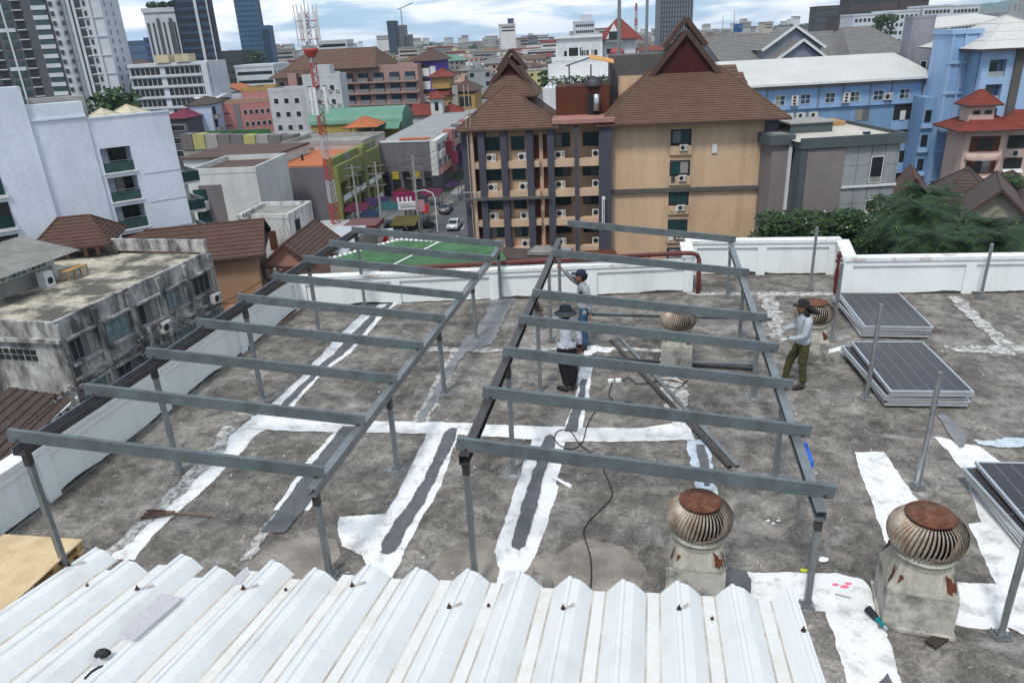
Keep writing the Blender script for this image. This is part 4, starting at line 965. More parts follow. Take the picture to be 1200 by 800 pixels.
# middle wing roof edge, terrace and lift room
MB().box((E1+0.3,-1.6,h.H+0.35),(E2+0.6,3.0,h.H+0.75)).build('terrace_slab', render_mat('pinkish_slab', (0.33,0.17,0.14)), h.t)
MB().box((E1+0.6,3.2,h.H+0.76),(E2+0.3,9.0,h.H+3.6)).build('terrace_wall', hbrown, h.t)
for i in range(16): MB().box((E1-0.2+i*0.5,3.1,h.H+3.6),(E1-0.14+i*0.5,3.16,h.H+4.4)).build('railing_post', C['rail'], h.t)
MB().box((E1-0.2,3.1,h.H+4.4),(E2,3.16,h.H+4.46)).build('handrail', C['rail'], h.t)
MB().box((E1+4.0,2.3,h.H+0.78),(E1+5.2,3.0,h.H+2.8)).build('roof_opening', C['dark'], h.t)
MB().lathe([(0.02,1.7),(0.32,1.6),(0.34,0.0),(0.3,-0.02)], (E1+4.9,2.0,h.H+1.2), 14).build('water_tank', M_['pipe'], h.t)
for q in (0, 2.3, 4.4): MB().box((E1+2.0+q,3.9,h.H+3.6),(E1+2.15+q,4.05,h.H+5.7)).build('pergola_post', C['rail'], h.t)
MB().solid([(E1+1.7,3.6,h.H+5.6),(E1+4.2,3.6,h.H+6.3),(E1+4.2,5.6,h.H+6.3),(E1+1.7,5.6,h.H+5.6)], (0,0,0.1)).build('pergola_roof', C['rail'], h.t)
MB().solid([(E1+4.2,3.6,h.H+6.3),(E1+6.8,3.6,h.H+5.7),(E1+6.8,5.6,h.H+6.0),(E1+4.2,5.6,h.H+6.6)], (0,0,0.1)).build('pergola_roof', mat('orange_canvas', (0.55,0.28,0.09)), h.t)
MB().lathe([(0.95,0.0),(0.9,0.4),(0.6,0.8),(0.05,1.0)], (E1+4.6,3.6,h.H+3.6), 14).build('dome_cover', C['rail'], h.t)
# big right roof: front hip slope, block behind, tall maroon gable
h.hip(C['brown'], 4.8, over=1.25, x0=E2, x1=h.L, y0=-0.3, y1=12.0, courses=24, ridge=7.5)
bx0, bx1 = u(721), u(793)
MB().box((bx0,6.2,h.H),(bx1,12,h.H+6.4)).build('lift_block', hgrey, h.t)
MB().box((bx0+0.9,6.02,h.H+2.0),(bx1-1.0,6.19,h.H+4.3)).build('lift_block_panel', beige, h.t)
gx = u(811)
MB().solid([(gx-3.7,5.2,h.H+3.0),(gx+3.7,5.2,h.H+3.0),(gx+3.7,5.2,h.H+4.1),(gx,5.2,h.H+8.1),(gx-3.7,5.2,h.H+4.1)], (0,0.3,0)).build('tall_gable', hmar, h.t)
for dz, hw, yy in ((0.0,4.3,4.9),(1.2,2.2,5.6)):
    for s_ in (-1,1):
        p = Vector((gx, yy, h.H+8.4+dz)); q = Vector((gx+s_*hw, yy, h.H+8.4+dz-hw*1.18)); bk = Vector((0,5,0)); mb = MB()
        courses_quad(mb, *((q+bk, q, p, p+bk) if s_ < 0 else (q, q+bk, p+bk, p)), 12); mb.build('gable_roof', C['chbrown'], h.t)
        MB().bar(q, p+Vector((0,-0.02,0.12)), 0.22, 0.5).build('bargeboard', C['fascia'], h.t)
mb = MB()
for k, (xx, w_, zz_) in enumerate(((u(849),3.0,4.9),(u(855),3.3,4.1),(u(861),3.2,3.3))):
    courses_quad(mb, (xx-3,4.0,h.H+zz_-1.6),(xx+w_-0.6,4.0,h.H+zz_-1.6),(xx+w_-0.6,7.5,h.H+zz_),(xx-3,7.5,h.H+zz_), 5)
mb.build('stepped_roof', C['brown'], h.t)
MB().box((u(838.5),-0.16,wz[0]-1.0),(u(838.5)+0.5,-0.02,wz[0]-0.1)).build('wall_lamp', C['trim'], h.t)
for q in (0.0, 0.45): MB().tube((u(549.5)+q,-1.35,h.H-19.9),(u(549)+q,-1.35,h.H+4.5),0.045,n=6).build('cable_conduit', render_mat('pale_pipe',(0.42,0.36,0.30)), h.t)
for i in range(2): MB().tube((h.L*0.0+i*0.8-0.6,-1.1,h.H-6.4),(1.9,-1.2,h.H-6.4+i*0.01),0.03,n=6).build('railing', C['trim'], h.t) if i == 0 else None

# antenna poles behind the hotel
for px, py, Y, r, lb in ((725,88,95,0.16,'thick grey mono pole rising behind the grey lift block, left of the two'), (757,70,95,0.13,'grey mono pole rising behind the lift block, right of the two')):
    p = W(px, py, Y); tb = tag(MB().tube((p.x,p.y,ST),(p.x,p.y,22),r*2,r,12).build('antenna_pole', M_['galv']), lb, 'antenna pole')

# ---------------------------------------------------------------- modern grey building right of the hotel
gpan = render_mat('grey_purple_cladding', (0.20,0.175,0.17), 0.2); gcon = render_mat('blue_grey_concrete_panel', (0.28,0.30,0.305), 0.5); gtrim = render_mat('dark_green_grey_trim', (0.075,0.095,0.10), 0.2)
m_ = Bld('modern_grey_building', 'modern grey block with purple-grey cladding, concrete panels and a flat roof with machinery', 'office building', 942, 166, 1057, Y=72, th=3, D=13)
L, H = m_.L, m_.H
MB().box((0,0,0),(L,13,H)).build('wall', gcon, m_.t)
MB().box((0.35,-0.35,0.5),(L*0.42,-0.002,H-0.75)).build('cladding_panel', gpan, m_.t)
MB().box((-0.35,-0.45,0.0),(0.25,1.0,H-0.7)).build('corner_fin', gtrim, m_.t)
MB().box((-0.45,-0.55,H-0.65),(L+0.3,13.2,H)).build('roof_band', gtrim, m_.t)
MB().box((-0.7,-0.2,H+0.002),(L,12.9,H+0.03)).build('roof', render_mat('pale_flat_roof', (0.48,0.45,0.39)), m_.t)
for a in ((-0.45,-0.55,L+0.3,-0.25),(L,-0.25,L+0.3,13.2),(-0.45,12.9,L,13.2)): MB().box((a[0],a[1],H+0.001),(a[2],a[3],H+0.35)).build('roof_kerb', gtrim, m_.t)
MB().box((1.0,5.5,H+0.04),(5.5,9.0,H+1.0)).build('plant_room', gtrim, m_.t)
MB().box((0.8,5.3,H+1.0),(5.7,9.2,H+1.15)).build('plant_room_roof', C['conc'], m_.t)
MB().box((3.0,9.6,H+0.04),(L-0.8,12.6,H+0.5)).build('rusty_deck', render_mat('ochre_deck', (0.42,0.26,0.12)), m_.t)
for i in range(8):
    for j in range(4):
        x = L*0.43 + j*(L*0.56/4); MB().box((x+0.03,-0.10,H-0.7-(i+1)*1.9),(x+L*0.56/4-0.03,-0.003,H-0.74-i*1.9)).build('concrete_panel', gcon, m_.t)
m_.band('string_course', 'F', L*0.42, L, H-4.75, H-4.55, 0.3, C['trim'])
for z, hh in ((H-4.4,2.6),(H-7.6,1.5),(H-11.5,2.4)):
    fm, pm = win_mesh(1.3, hh, 'plain', C['dkglass'], C['trim']); o = inst('window', fm, m_.t, (L*0.71,-0.105,z)); [inst('pane', q[0], o, q[1]) for q in pm]
    MB().box((L*0.71+0.08,-0.18,z+0.08),(L*0.71+1.22,-0.166,z+0.6)).build('lower_pane', C['conc'], m_.t)
MB().box((L*0.6,-0.2,H+0.35),(L*0.6+0.6,0.2,H+0.6)).build('roof_scrap', C['bluegl'], m_.t)
m2 = Bld('modern_grey_annex', 'narrow grey annex with a glazed slot between the hotel and the modern grey block', 'office building', 906, 168, 927, Y=73.5, th=3, D=11)
L, H = m2.L, m2.H
MB().box((0,0,0),(L,11,H-0.2)).build('wall', gpan, m2.t); MB().box((-0.4,-0.35,H-0.199),(L+0.3,11.2,H+0.75)).build('roof_band', gtrim, m2.t)
MB().box((0.2,0.3,H+0.751),(L-0.2,10.8,H+0.8)).build('roof', C['flatroof'], m2.t)
MB().box((L+0.001,0.8,0),(L+2.6,6,H-2.2)).build('glazed_slot', C['dkglass'], m2.t)
for i in range(4): MB().box((L+0.002,0.62,1.5+i*4.2),(L+2.6,0.79,1.9+i*4.2)).build('slot_transom', C['trim'], m2.t)
MB().box((L-0.18,-0.2,0),(L+0.12,0.4,H-0.2)).build('slot_jamb', C['trim'], m2.t)

# ---------------------------------------------------------------- long blue building with a pale barrel roof
blue = render_mat('sky_blue_render', (0.24,0.39,0.61), 0.25); blue2 = render_mat('grey_blue_render', (0.18,0.30,0.45), 0.35); pale = mat('pale_metal_roof', (0.50,0.50,0.47), 0.55, vary=0.12, scale=0.3, dirt=(0.36,0.34,0.31), dirt_amt=0.5, dirt_scale=0.15)
b_ = Bld('blue_barrel_roof_building', 'long sky blue building with pale curved metal roof and small white windows', 'apartment building', 868, 101, 1086, Y=118, th=2, D=16)
L, H = b_.L, b_.H
MB().box((0,0.2,0),(L,16,H)).build('wall', blue2, b_.t)
MB().box((0,-0.15,H-3.9),(L-0.5,0.199,H-0.9)).build('upper_blue_wall', blue, b_.t)
MB().box((0,-0.05,H-0.899),(L-0.4,0.199,H-0.02)).build('grey_frieze', render_mat('pinkish_grey_render', (0.30,0.29,0.31)), b_.t)
mb = MB(); n = 12; pr = []
for i in range(n+1): a = math.pi/2*i/n; pr.append((-1.2+17*math.sin(a)**1.25*0.75, H + 3.2*math.sin(a)))
mb.add([(-0.5,y,z) for y, z in pr] + [(L+0.6,y,z) for y, z in pr], [(i,n+1+i,n+2+i,i+1) for i in range(n)], 0, True)
mb.poly([(L+0.6,y,z) for y, z in pr] + [(L+0.6,14,H)]); mb.poly(([(-0.5,y,z) for y, z in pr] + [(-0.5,14,H)])[::-1]); mb.build('roof', pale, b_.t)
MB().box((-0.5,-1.35,H-0.25),(L+0.6,-1.15,H+0.08)).build('gutter', C['trim'], b_.t)
MB().box((-0.5,-1.149,H-0.05),(L+0.6,0.5,H-0.01)).build('soffit', C['grey_trim'], b_.t)
for i in range(18): 
    if i: MB().box((i*L/18-0.04,pr[0][0],H+0.05),(i*L/18+0.04,pr[0][0]+0.3,H+0.12)).build('gutter_bracket', C['trim'], b_.t)
for px in (883,915,945,974,1003,1031,1062):
    uu = (px-868)/218*L; fm, pm = win_mesh(1.6,1.5,'cross',C['bluegl'] if px not in (1003,1062) else C['teal'],C['trim']); o = inst('window', fm, b_.t, (uu-0.8,-0.155,H-3.2)); [inst('pane', q[0], o, q[1]) for q in pm]
for px in (923,984): inst('condenser_unit', ACT, b_.t, ((px-868)/218*L+0.6,-0.16,H-3.3),0,(1.2,1,1.0))
inst('air_conditioner', AC, b_.t, ((1042-868)/218*L-0.6,-0.16,H-3.2),0,(1.5,1,1.7))
for px in (929,943,958): inst('condenser_unit', ACT, b_.t, ((px-868)/218*L-0.9,0.19,H-6.7),0,(1.5,1,1.5))
for px in (899,960,989,1021,1046): MB().tube(((px-868)/218*L,-0.25,H-3.9),((px-868)/218*L,-0.25,H-0.3),0.07,n=6).build('downpipe', C['grey_trim'], b_.t)
fm, pm = win_mesh(2.2,1.9,'two',C['dkglass'],C['grey_trim']); o = inst('window', fm, b_.t, ((1008-868)/218*L,0.195,H-6.2)); [inst('pane', q[0], o, q[1]) for q in pm]
for i in range(6):                                # stacked balconies at the right end
    zz_ = H-6.4-i*3.35
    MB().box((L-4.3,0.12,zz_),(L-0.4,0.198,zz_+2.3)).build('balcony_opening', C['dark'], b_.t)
    MB().box((L-4.6-0.1*i,-0.9 if i > 1 else 0.02,zz_-1.5),(L-0.1,0.11,zz_-0.05)).build('balcony_front', blue, b_.t)
    o = tag(MB().box((L-3.3,-0.1,zz_),(L-2.5,0.1,zz_+1.4)).build('hanging_laundry', C['trim'], b_.t))
MB().box((L-0.3,-0.9,H-4.4),(L+0.5,-0.16,H-1.2)).build('white_duct', C['trim'], b_.t)

# ---------------------------------------------------------------- blue tower block and its wing at the right
b_ = Bld('blue_stair_tower', 'tall pale blue stair tower with raised panels beside the long blue building', 'tower block', 1117, 38, 1151, Y=112, th=-6, D=6)
L, H = b_.L, b_.H
blue3 = render_mat('pale_blue_render', (0.30,0.43,0.62), 0.2)
MB().box((0,0,0),(L,6,H)).build('wall', blue3, b_.t)
for i in range(9):
    z = H-4.3-i*4.2; MB().box((-0.15,-0.3,z),(L+0.1,-0.002,z+0.35)).build('string_course', blue3, b_.t)
    MB().box((0.4,-0.04,z+0.6),(1.6,-0.001,z+3.6)).build('raised_panel', blue, b_.t)
    MB().box((2.0,-0.12,z+0.7),(L-0.5,-0.001,z+3.7)).build('raised_panel', blue3, b_.t)
for x in (0,1.7,L-0.35): MB().box((x,-0.22,0),(x+0.35,-0.003,H+0.2)).build('pilaster', blue3, b_.t)
MB().box((-0.2,-0.32,H-0.3),(L+0.2,6.2,H+0.35)).build('cornice', blue3, b_.t)
MB().box((-1.6,1.6,0),(-0.01,6,H-9)).build('rear_shaft', blue2, b_.t)
for i in range(7): MB().box((-1.3,1.5,H-12.5-i*3.6),(-0.4,1.599,H-10.8-i*3.6)).build('window', C['dkglass'], b_.t); MB().box((-1.7,1.2,H-13.4-i*3.6),(-0.1,1.58,H-12.8-i*3.6)).build('ledge', blue3, b_.t)
b_ = Bld('blue_apartment_wing', 'sky blue apartment wing with recessed balconies, brown downpipe shaft and a pale metal roof', 'apartment building', 1151, 58, 1260, Y=108, th=-6, D=16)
L, H = b_.L, b_.H
MB().box((0,0.3,0),(L,16,H)).build('core_wall', blue2, b_.t)
rows = [(H-3.7-3.25*i, 2.3) for i in range(7)]
balcony_wall(b_, 'F', 0, L, 0, H, [(u_, w_) for u_, w_ in ((0.9,2.2),(6.7,2.2),(9.5,1.9),(12.6,2.2)) if u_+w_ < L-0.2], rows[::-1], blue3, 1.0)
for z, hh in rows:
    for x, w_ in ((0.9,2.2),(6.7,2.2),(9.5,1.9),(12.6,2.2)):
        if x+w_ > L-0.2: continue
        MB().box((x+0.05,-0.85,z),(x+w_-0.05,-0.80,z+0.75)).build('balcony_panel', render_mat('balcony_glass_grey', (0.30,0.34,0.36)), b_.t)
        fm, pm = win_mesh(1.2,1.9,'plain',C['dkglass'],C['grey_trim']); o = inst('window', fm, b_.t, (x+0.5,0.298,z+0.05)); [inst('pane', q[0], o, q[1]) for q in pm]
MB().box((4.1,-1.35,0),(5.2,-1.002,H-0.1)).build('downpipe_shaft', hgrey, b_.t)
b_.hip(pale, 4.2, over=1.4, courses=4, y0=-1.0)
b_ = Bld('grey_lift_tower', 'plain grey lift tower with two narrow windows above the grey roofs', 'tower', 1070, 22, 1097, Y=128, th=-10, D=4, wall=render_mat('mauve_grey_render', (0.25,0.25,0.28)))
b_.parapet(b_.wm, 0.4); b_.windows('F', [b_.L-1.3], [b_.H-9.5, b_.H-13.5], 1.0, 3.0, 'plain')
b_ = Bld('low_steel_shed', 'grey plant building with two pale flat metal roofs behind the blue stair tower', 'shed', 1093, 36, 1183, Y=150, th=-6, D=14, wall=render_mat('grey_shed_wall', (0.23,0.23,0.235)))
MB().solid([(-0.6,-1,b_.H+0.2),(b_.L,-1,b_.H+1.0),(b_.L,14,b_.H+2.4),(-0.6,14,b_.H+1.7)], (0,0,0.25)).build('roof', pale, b_.t)
MB().solid([(-1.6,-2,b_.H-2.3),(4.5,-2,b_.H-2.0),(4.5,-0.1,b_.H-1.8),(-1.6,-0.1,b_.H-2.1)], (0,0,0.2)).build('roof', pale, b_.t)
b_.windows('F', frange(b_.L*0.55, b_.L*0.9, 3), [b_.H-3.2], 2.2, 1.4, 'two', fr=C['grey_trim'])
b_ = Bld('grey_plant_tower', 'grey concrete tower with a slotted crown at the right edge of the skyline', 'tower', 1181, 14, 1230, Y=190, th=-6, D=12, wall=render_mat('pale_grey_render', (0.30,0.31,0.33)))
b_.joined('F', frange(0.4,b_.L-1,8), [b_.H+0.01], 0.7, 1.6, b_.wm, 'crown_slat', out=0.0, t=0.5)

# ---------------------------------------------------------------- long grey tiled roofs with a double gable
gw = render_mat('cool_grey_gable', (0.22,0.24,0.27))
b_ = Bld('grey_roof_hall', 'long hall with a grey tiled roof and a double pointed gable trimmed in white', 'hall', 848, 74, 1000, Y=150, th=2, D=24, wall=gw)
b_.hip(C['greytile'], 4.6, over=1.0, gable=True, courses=18)
gxm = b_.L*(925-848)/152
for dz, hw, yy in ((0,5.3,-5.0),(2.4,5.6,-1.0)):
    MB().solid([(gxm-hw,yy,b_.H-3+dz),(gxm+hw,yy,b_.H-3+dz),(gxm+hw,yy,b_.H-0.4+dz),(gxm,yy,b_.H+3.1+dz),(gxm-hw,yy,b_.H-0.4+dz)], (0,4.5,0)).build('gable', gw, b_.t)
    for s_ in (-1,1):
        p = Vector((gxm,yy-0.6,b_.H+3.5+dz)); q = Vector((gxm+s_*(hw+0.6),yy-0.6,b_.H-0.5+dz)); mb = MB(); bk = Vector((0,9,0))
        courses_quad(mb, *((q+bk,q,p,p+bk) if s_ < 0 else (q,q+bk,p+bk,p)), 8); mb.build('gable_roof', C['greytile'], b_.t)
        MB().bar(q+Vector((0,-0.1,0)), p+Vector((0,-0.1,0.05)), 0.15, 0.45).build('white_bargeboard', C['trim'], b_.t)
b_ = Bld('grey_roof_wing', 'second long hall with a plain grey tiled roof, right of the double gable', 'hall', 1000, 66, 1072, Y=146, th=0, D=26, wall=gw)
b_.hip(C['greytile'], 4.9, over=1.0, gable=False, ridge=b_.L-6, courses=18)
b_ = Bld('grey_roof_annex', 'small grey roofed hall half hidden behind the maroon hotel gable', 'hall', 806, 76, 848, Y=156, th=2, D=22, wall=gw)
b_.hip(C['greytile'], 4.2, over=1.0, gable=True, courses=14)

# ---------------------------------------------------------------- pink house with red roofs at the right
pink = render_mat('pink_beige_render', (0.50,0.36,0.31), 0.3)
b_ = Bld('pink_red_roof_house', 'pink house with deep red tiled roofs, a small roof turret and rounded balconies', 'house', 1134, 150, 1260, Y=104, th=-8, D=14)
L, H = b_.L, b_.H
MB().box((0,0,0),(5.2,6,H-0.3)).build('wall', pink, b_.t); MB().box((5.2,1.4,0),(L,14,H)).build('wall', pink, b_.t)
b_.hip(C['redtile'], 2.2, over=1.2, x0=-0.6, x1=6.0, y0=-0.5, y1=6, z=H-0.3, courses=10, ridge=0.5)
b_.hip(C['redtile'], 4.0, over=1.2, x0=5.4, x1=L+3, y0=1.2, y1=14, z=H, courses=14)
MB().box((0.2,0.8,H),(3.5,3.6,H+2.9)).build('turret_wall', pink, b_.t)
b_.hip(C['redtile'], 1.9, over=0.7, x0=0.2, x1=3.5, y0=0.8, y1=3.6, z=H+2.9, courses=8, name='turret_roof')
for x in (0.7,2.2): MB().box((x,0.72,H+1.7),(x+0.9,0.799,H+2.2)).build('window', C['dkglass'], b_.t)
for i in range(5):
    z = H-3.3-3.1*i
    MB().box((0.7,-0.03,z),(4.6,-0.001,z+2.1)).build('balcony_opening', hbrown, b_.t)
    fm, pm = win_mesh(2.3,1.9,'two',C['dkglass'],C['redtile']); o = inst('window', fm, b_.t, (1.6,-0.032,z+0.1)); [inst('pane', q[0], o, q[1]) for q in pm]
    MB().lathe([(2.3,0),(2.35,0.1),(2.35,1.0),(2.25,1.0),(2.25,0.0)], (2.6,0.0,z-1.1), 20, sy=0.55).build('rounded_balcony', pink, b_.t)
    for x, w_, hh in ((6.3,2.4,1.8),(10.2,0.6,0.7),(12.6,0.6,0.7)):
        if w_ > 1: MB().box((x,1.33,z+0.1),(x+w_,1.398,z+hh+0.1)).build('balcony_opening', C['dark'], b_.t)
        else:
            fm, pm = win_mesh(w_,hh,'plain',C['dkglass'],C['grey_trim']); o = inst('window', fm, b_.t, (x,1.395,z+0.2)); [inst('pane', q[0], o, q[1]) for q in pm]
    if i in (1,2): MB().solid([(6.2,0.6,z-0.1),(8.8,0.6,z-0.1),(8.8,1.39,z+0.3),(6.2,1.39,z+0.3)], (0,0,0.06)).build('awning', C['trim'], b_.t)
    fm, pm = win_mesh(0.8,0.8,'plain',C['dkglass'],C['trim']); o = inst('window', fm, b_.t, (7.2,1.396,z-1.0)); [inst('pane', q[0], o, q[1]) for q in pm]

# ---------------------------------------------------------------- brown roofed villas among the palms
wv = render_mat('villa_cream_wall', (0.42,0.37,0.30))
def villa(x0, y0, x1, Y, th, D, lb, rise=2.6, m='dkbrown', al='x', gable=False):
    v = Bld('villa', lb, 'house', x0, y0, x1, Y=Y, th=th, D=D, wall=wv, group='brown roofed houses at the right')
    v.hip(C[m], rise, over=0.9, courses=12, along=al, gable=gable); v.windows('F', frange(0.8, max(1.2, v.L-2.4), 2), [v.H-2.3], 1.3, 1.2, 'two'); return v
villa(1102,240,1160,72,-28,9,'brown roofed house beside the pink house, nearest the stair tower', 3.0)
villa(1140,254,1195,64,-30,8,'brown roofed house with a pale gable among the palms', 2.6, al='y', gable=True)
villa(1158,236,1215,74,-28,9,'brown roofed house right of the pale gable, under the pink house', 2.4)
villa(1185,258,1240,66,-30,9,'brown roofed house at the right edge of the photo', 2.8)
v = Bld('timber_pavilion', 'small red brown timber house beside the modern grey block', 'house', 1054, 238, 1082, Y=78, th=-25, D=7, wall=hbrown); v.hip(C['chbrown'], 2.8, over=1.0, courses=10, along='y', gable=True)
v.windows('F', [0.5, v.L-1.6], [v.H-2.4], 1.1, 1.2, 'two')

# ---------------------------------------------------------------- pale blue-white hotel at the left
pw = render_mat('icy_white_render', (0.61,0.66,0.73), 0.16)
lh = Bld('pale_blue_hotel', 'large pale blue-white hotel block at the left with a column of glass balconies', 'hotel', 101, 140, 197, Y=66, th=38, D=16)
L, H = lh.L, lh.H
cu = lambda px: (px-101)/96*L
bz = [H-4.7-2.58*i for i in range(6)]; BW = L*0.37; BU = L*0.06
MB().box((0,1.8,0),(L,11,H-1.9)).build('core_wall', pw, lh.t); MB().box((0.01,1.35,H-2.0),(L-0.01,1.6,H+0.0005)).build('parapet_back', pw, lh.t) if False else None
balcony_wall(lh, 'F', 0, L, 0, H, [(BU, BW)], [(z, 2.15) for z in bz][::-1], pw, 0.0 + 1.0 - 1.0 + 0.001 if False else 0.0015) if False else None
mb_ = Bld.__new__(Bld); mb_.__dict__.update(lh.__dict__)
class _Off:                                    # facade plane 1.8 m in front of the core
    t = lh.t
    def place(s, f, u, out=0.0): return (u, 1.8), 0
balcony_wall(_Off(), 'F', 0, L, 0, H, [(BU, BW)], [(z, 2.15) for z in bz][::-1], pw, 1.8, name='front_wall')
MB().box((-0.05,-0.08,H+0.001),(L+0.05,0.3,H+0.15)).build('coping', pw, lh.t)
for z in bz:
    MB().box((BU+0.02,0.10,z+0.0),(BU+BW-0.02,0.15,z+0.85)).build('glass_balustrade', C['balu'], lh.t)
    MB().box((BU+0.02,0.08,z+0.95),(BU+BW-0.02,0.17,z+1.0)).build('handrail', C['grey_trim'], lh.t)
    fm, pm = win_mesh(1.5,1.95,'two',C['dkglass'],C['rail']); o = inst('window', fm, lh.t, (BU+0.9,1.79,z+0.02)); [inst('pane', q[0], o, q[1]) for q in pm]
    MB().box((BU-0.15,-0.12,z-0.12),(BU+BW+0.15,-0.001,z-0.002)).build('sill', C['trim'], lh.t)
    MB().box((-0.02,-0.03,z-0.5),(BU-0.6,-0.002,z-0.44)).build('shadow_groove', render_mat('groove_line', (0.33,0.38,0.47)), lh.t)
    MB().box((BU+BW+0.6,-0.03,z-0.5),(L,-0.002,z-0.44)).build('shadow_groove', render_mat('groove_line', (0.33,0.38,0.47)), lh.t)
# stepped blocks to the left
MB().box((-4.2,-0.12,0),(-0.01,1.2,H+1.5)).build('stepped_wall', pw, lh.t)
MB().box((-4.3,-0.24,H+0.2),(-0.01,-0.121,H+0.36)).build('cornice', pw, lh.t)
MB().box((-20,-0.35,0),(-4.21,1.6,H+3.0)).build('stepped_wall', pw, lh.t)
MB().box((-3.6,1.3,H),(0.5,3,H+1.9)).build('roof_plant', C['conc'], lh.t)
for i in range(4):
    z = H-5.2-i*2.72; 
    MB().box((-9.6,-0.40,z),(-7.4,-0.351,z+2.1)).build('balcony_opening', C['dark'], lh.t)
    MB().box((-9.6,-0.49,z),(-7.4,-0.41,z+0.95)).build('glass_balustrade', C['teal'], lh.t)
    MB().box((-9.8,-0.54,z-0.3),(-7.2,-0.352,z-0.02)).build('sill', C['trim'], lh.t)
# projecting balconies on the right flank
for i in range(6):
    z = H-6.8-i*2.72
    MB().box((L+0.002,1.0,z),(L+1.8,5.2,z+0.25)).build('balcony_slab', C['trim'], lh.t)
    MB().box((L+1.7,1.0,z+0.25),(L+1.8,5.2,z+1.2)).build('glass_balustrade', C['teal'], lh.t); MB().box((L+0.1,0.92,z+0.25),(L+1.8,0.99,z+1.2)).build('glass_balustrade', C['teal'], lh.t)
    MB().box((L+0.003,1.8,z+0.26),(L+0.06,4.2,z+2.3)).build('window', C['dkglass'], lh.t)

# ---------------------------------------------------------------- old stained shophouse block at the left, across the lane
oldm = mat('black_streaked_render', (0.42,0.41,0.39), 0.95, vary=0.4, scale=1.3, fine=0.28, dirt=(0.06,0.06,0.058), dirt_amt=0.92, dirt_scale=0.85, streak=0.36, dpos=(0.43,0.60), bump=0.3)
oldr = mat('mossy_flat_roof', (0.46,0.42,0.33), 0.95, vary=0.25, scale=0.5, fine=0.15, dirt=(0.075,0.072,0.062), dirt_amt=0.95, dirt_scale=0.42, dpos=(0.42,0.56), bump=0.3)
NC = G(63,382,-9); FC = G(243,298,-9); dv = (FC-NC); OL = dv.length; oth = math.atan2(dv.y, dv.x)
ob = Bld('old_stained_shophouse', 'old three storey shophouse block with black streaked walls and mossy flat roof', 'shophouse', 63, 382, 0, z=-9, th=math.degrees(oth), D=15, L=OL)
# front face ('F') looks to the lane; the left face ('L') looks at the viewer
L, H = ob.L, ob.H
MB().box((0,0,0),(L,15,H)).build('wall', oldm, ob.t)
MB().box((0.25,0.25,H+0.002),(L-0.25,14.8,H+0.05)).build('roof', oldr, ob.t)
MB().box((0,0,H+0.001),(L,0.24,H+0.22)).build('roof_kerb', oldm, ob.t); MB().box((0,0.24,H+0.001),(0.24,15,H+0.2)).build('roof_kerb', oldm, ob.t)
MB().box((L-0.2,0,H+0.23),(L+0.15,15,H+1.2)).build('end_parapet', oldm, ob.t)
bay = L/5
for i in range(6):
    MB().box((i*bay-0.22 + (0.22 if i == 0 else 0),-0.22,0),(i*bay+0.22,-0.002,H+0.02)).build('pier', oldm, ob.t)
gl_old = mat('curtained_glass', (0.17,0.24,0.26), 0.3, vary=0.5, scale=3)
for i in range(5):
    for j in range(3):
        z = H-2.75-j*3.3
        st_ = 'four' if (i+j) % 3 == 0 else 'three'
        fm, pm = win_mesh(bay-1.1, 1.5, st_, gl_old if (i+j) % 2 or i == 3 else C['dkglass'], C['grey_trim'])
        o = inst('window', fm, ob.t, (i*bay+0.55,-0.01,z)); [inst('pane', q[0], o, q[1]) for q in pm]
        MB().box((i*bay+0.3,-0.35,z+1.6),(i*bay+bay-0.3,-0.003,z+1.75)).build('sunshade', oldm, ob.t)
        MB().box((i*bay+0.35,-0.3,z-0.2),(i*bay+bay-0.35,-0.003,z-0.03)).build('sill', oldm, ob.t)
        if (i, j) in ((1,1),(2,0),(4,0),(2,1)): inst('air_conditioner', AC, ob.t, (i*bay+bay*0.55,-0.4,z-1.0), 0, (1.2,1.2,1.2))
    MB().box((i*bay+0.22,-0.35,H-3.3-0.55),(i*bay+bay-0.22,-0.004,H-3.3-0.38)).build('ledge', oldm, ob.t)
for k in range(2):                      # ventilation block grilles on the side wall
    for i in range(9):
        for j in range(2):
            MB().box((-0.06,2.0+i*0.52,H-2.0-3.3*k-j*0.42),(-0.001,2.36+i*0.52,H-1.7-3.3*k-j*0.42)).build('vent_block', C['dark'], ob.t)
MB().box((-0.3,-0.3,H-1.1),(-0.002,15,H-0.85)).build('ledge', oldm, ob.t)
for i in range(2): MB().tube((L*0.985-0.3-i*0.25,-0.6,0),(L*0.985-0.3-i*0.25,-0.6,H-0.6),0.06,n=6).build('downpipe', C['conc'], ob.t)
# tin roofed rooms on that roof
sh = Bld('rooftop_tin_room', 'white room with a grey corrugated tin roof standing on the old shophouse roof', 'shed', 0, 0, 0, z=-9, th=0, D=5.5, L=14) if False else None
rt = thing('rooftop_tin_room', 'white room with a grey corrugated tin roof standing on the old shophouse roof', 'shed', root_matrix(ob.t) @ Vector((0.6,8.2,H+0.06)), oth)
MB().box((-5,0.0,0),(8.6,3.2,1.9)).build('wall', render_mat('white_room_wall', (0.58,0.60,0.60)), rt)
MB().box((2.6,-0.05,0.0),(8.25,-0.001,1.0)).build('block_wall', C['conc'], rt)
for i in range(3):
    fm, pm = win_mesh(1.4,1.0,'three',gl_old,C['trim']); o = inst('window', fm, rt, (2.9+i*1.75,-0.055,1.02)); [inst('pane', q[0], o, q[1]) for q in pm]
tin = mat('grey_tin_roof', (0.21,0.205,0.19), 0.6, vary=0.25, scale=0.8, dirt=(0.12,0.11,0.095), dirt_amt=0.6, dirt_scale=1.2)
mb = MB(); n = 90
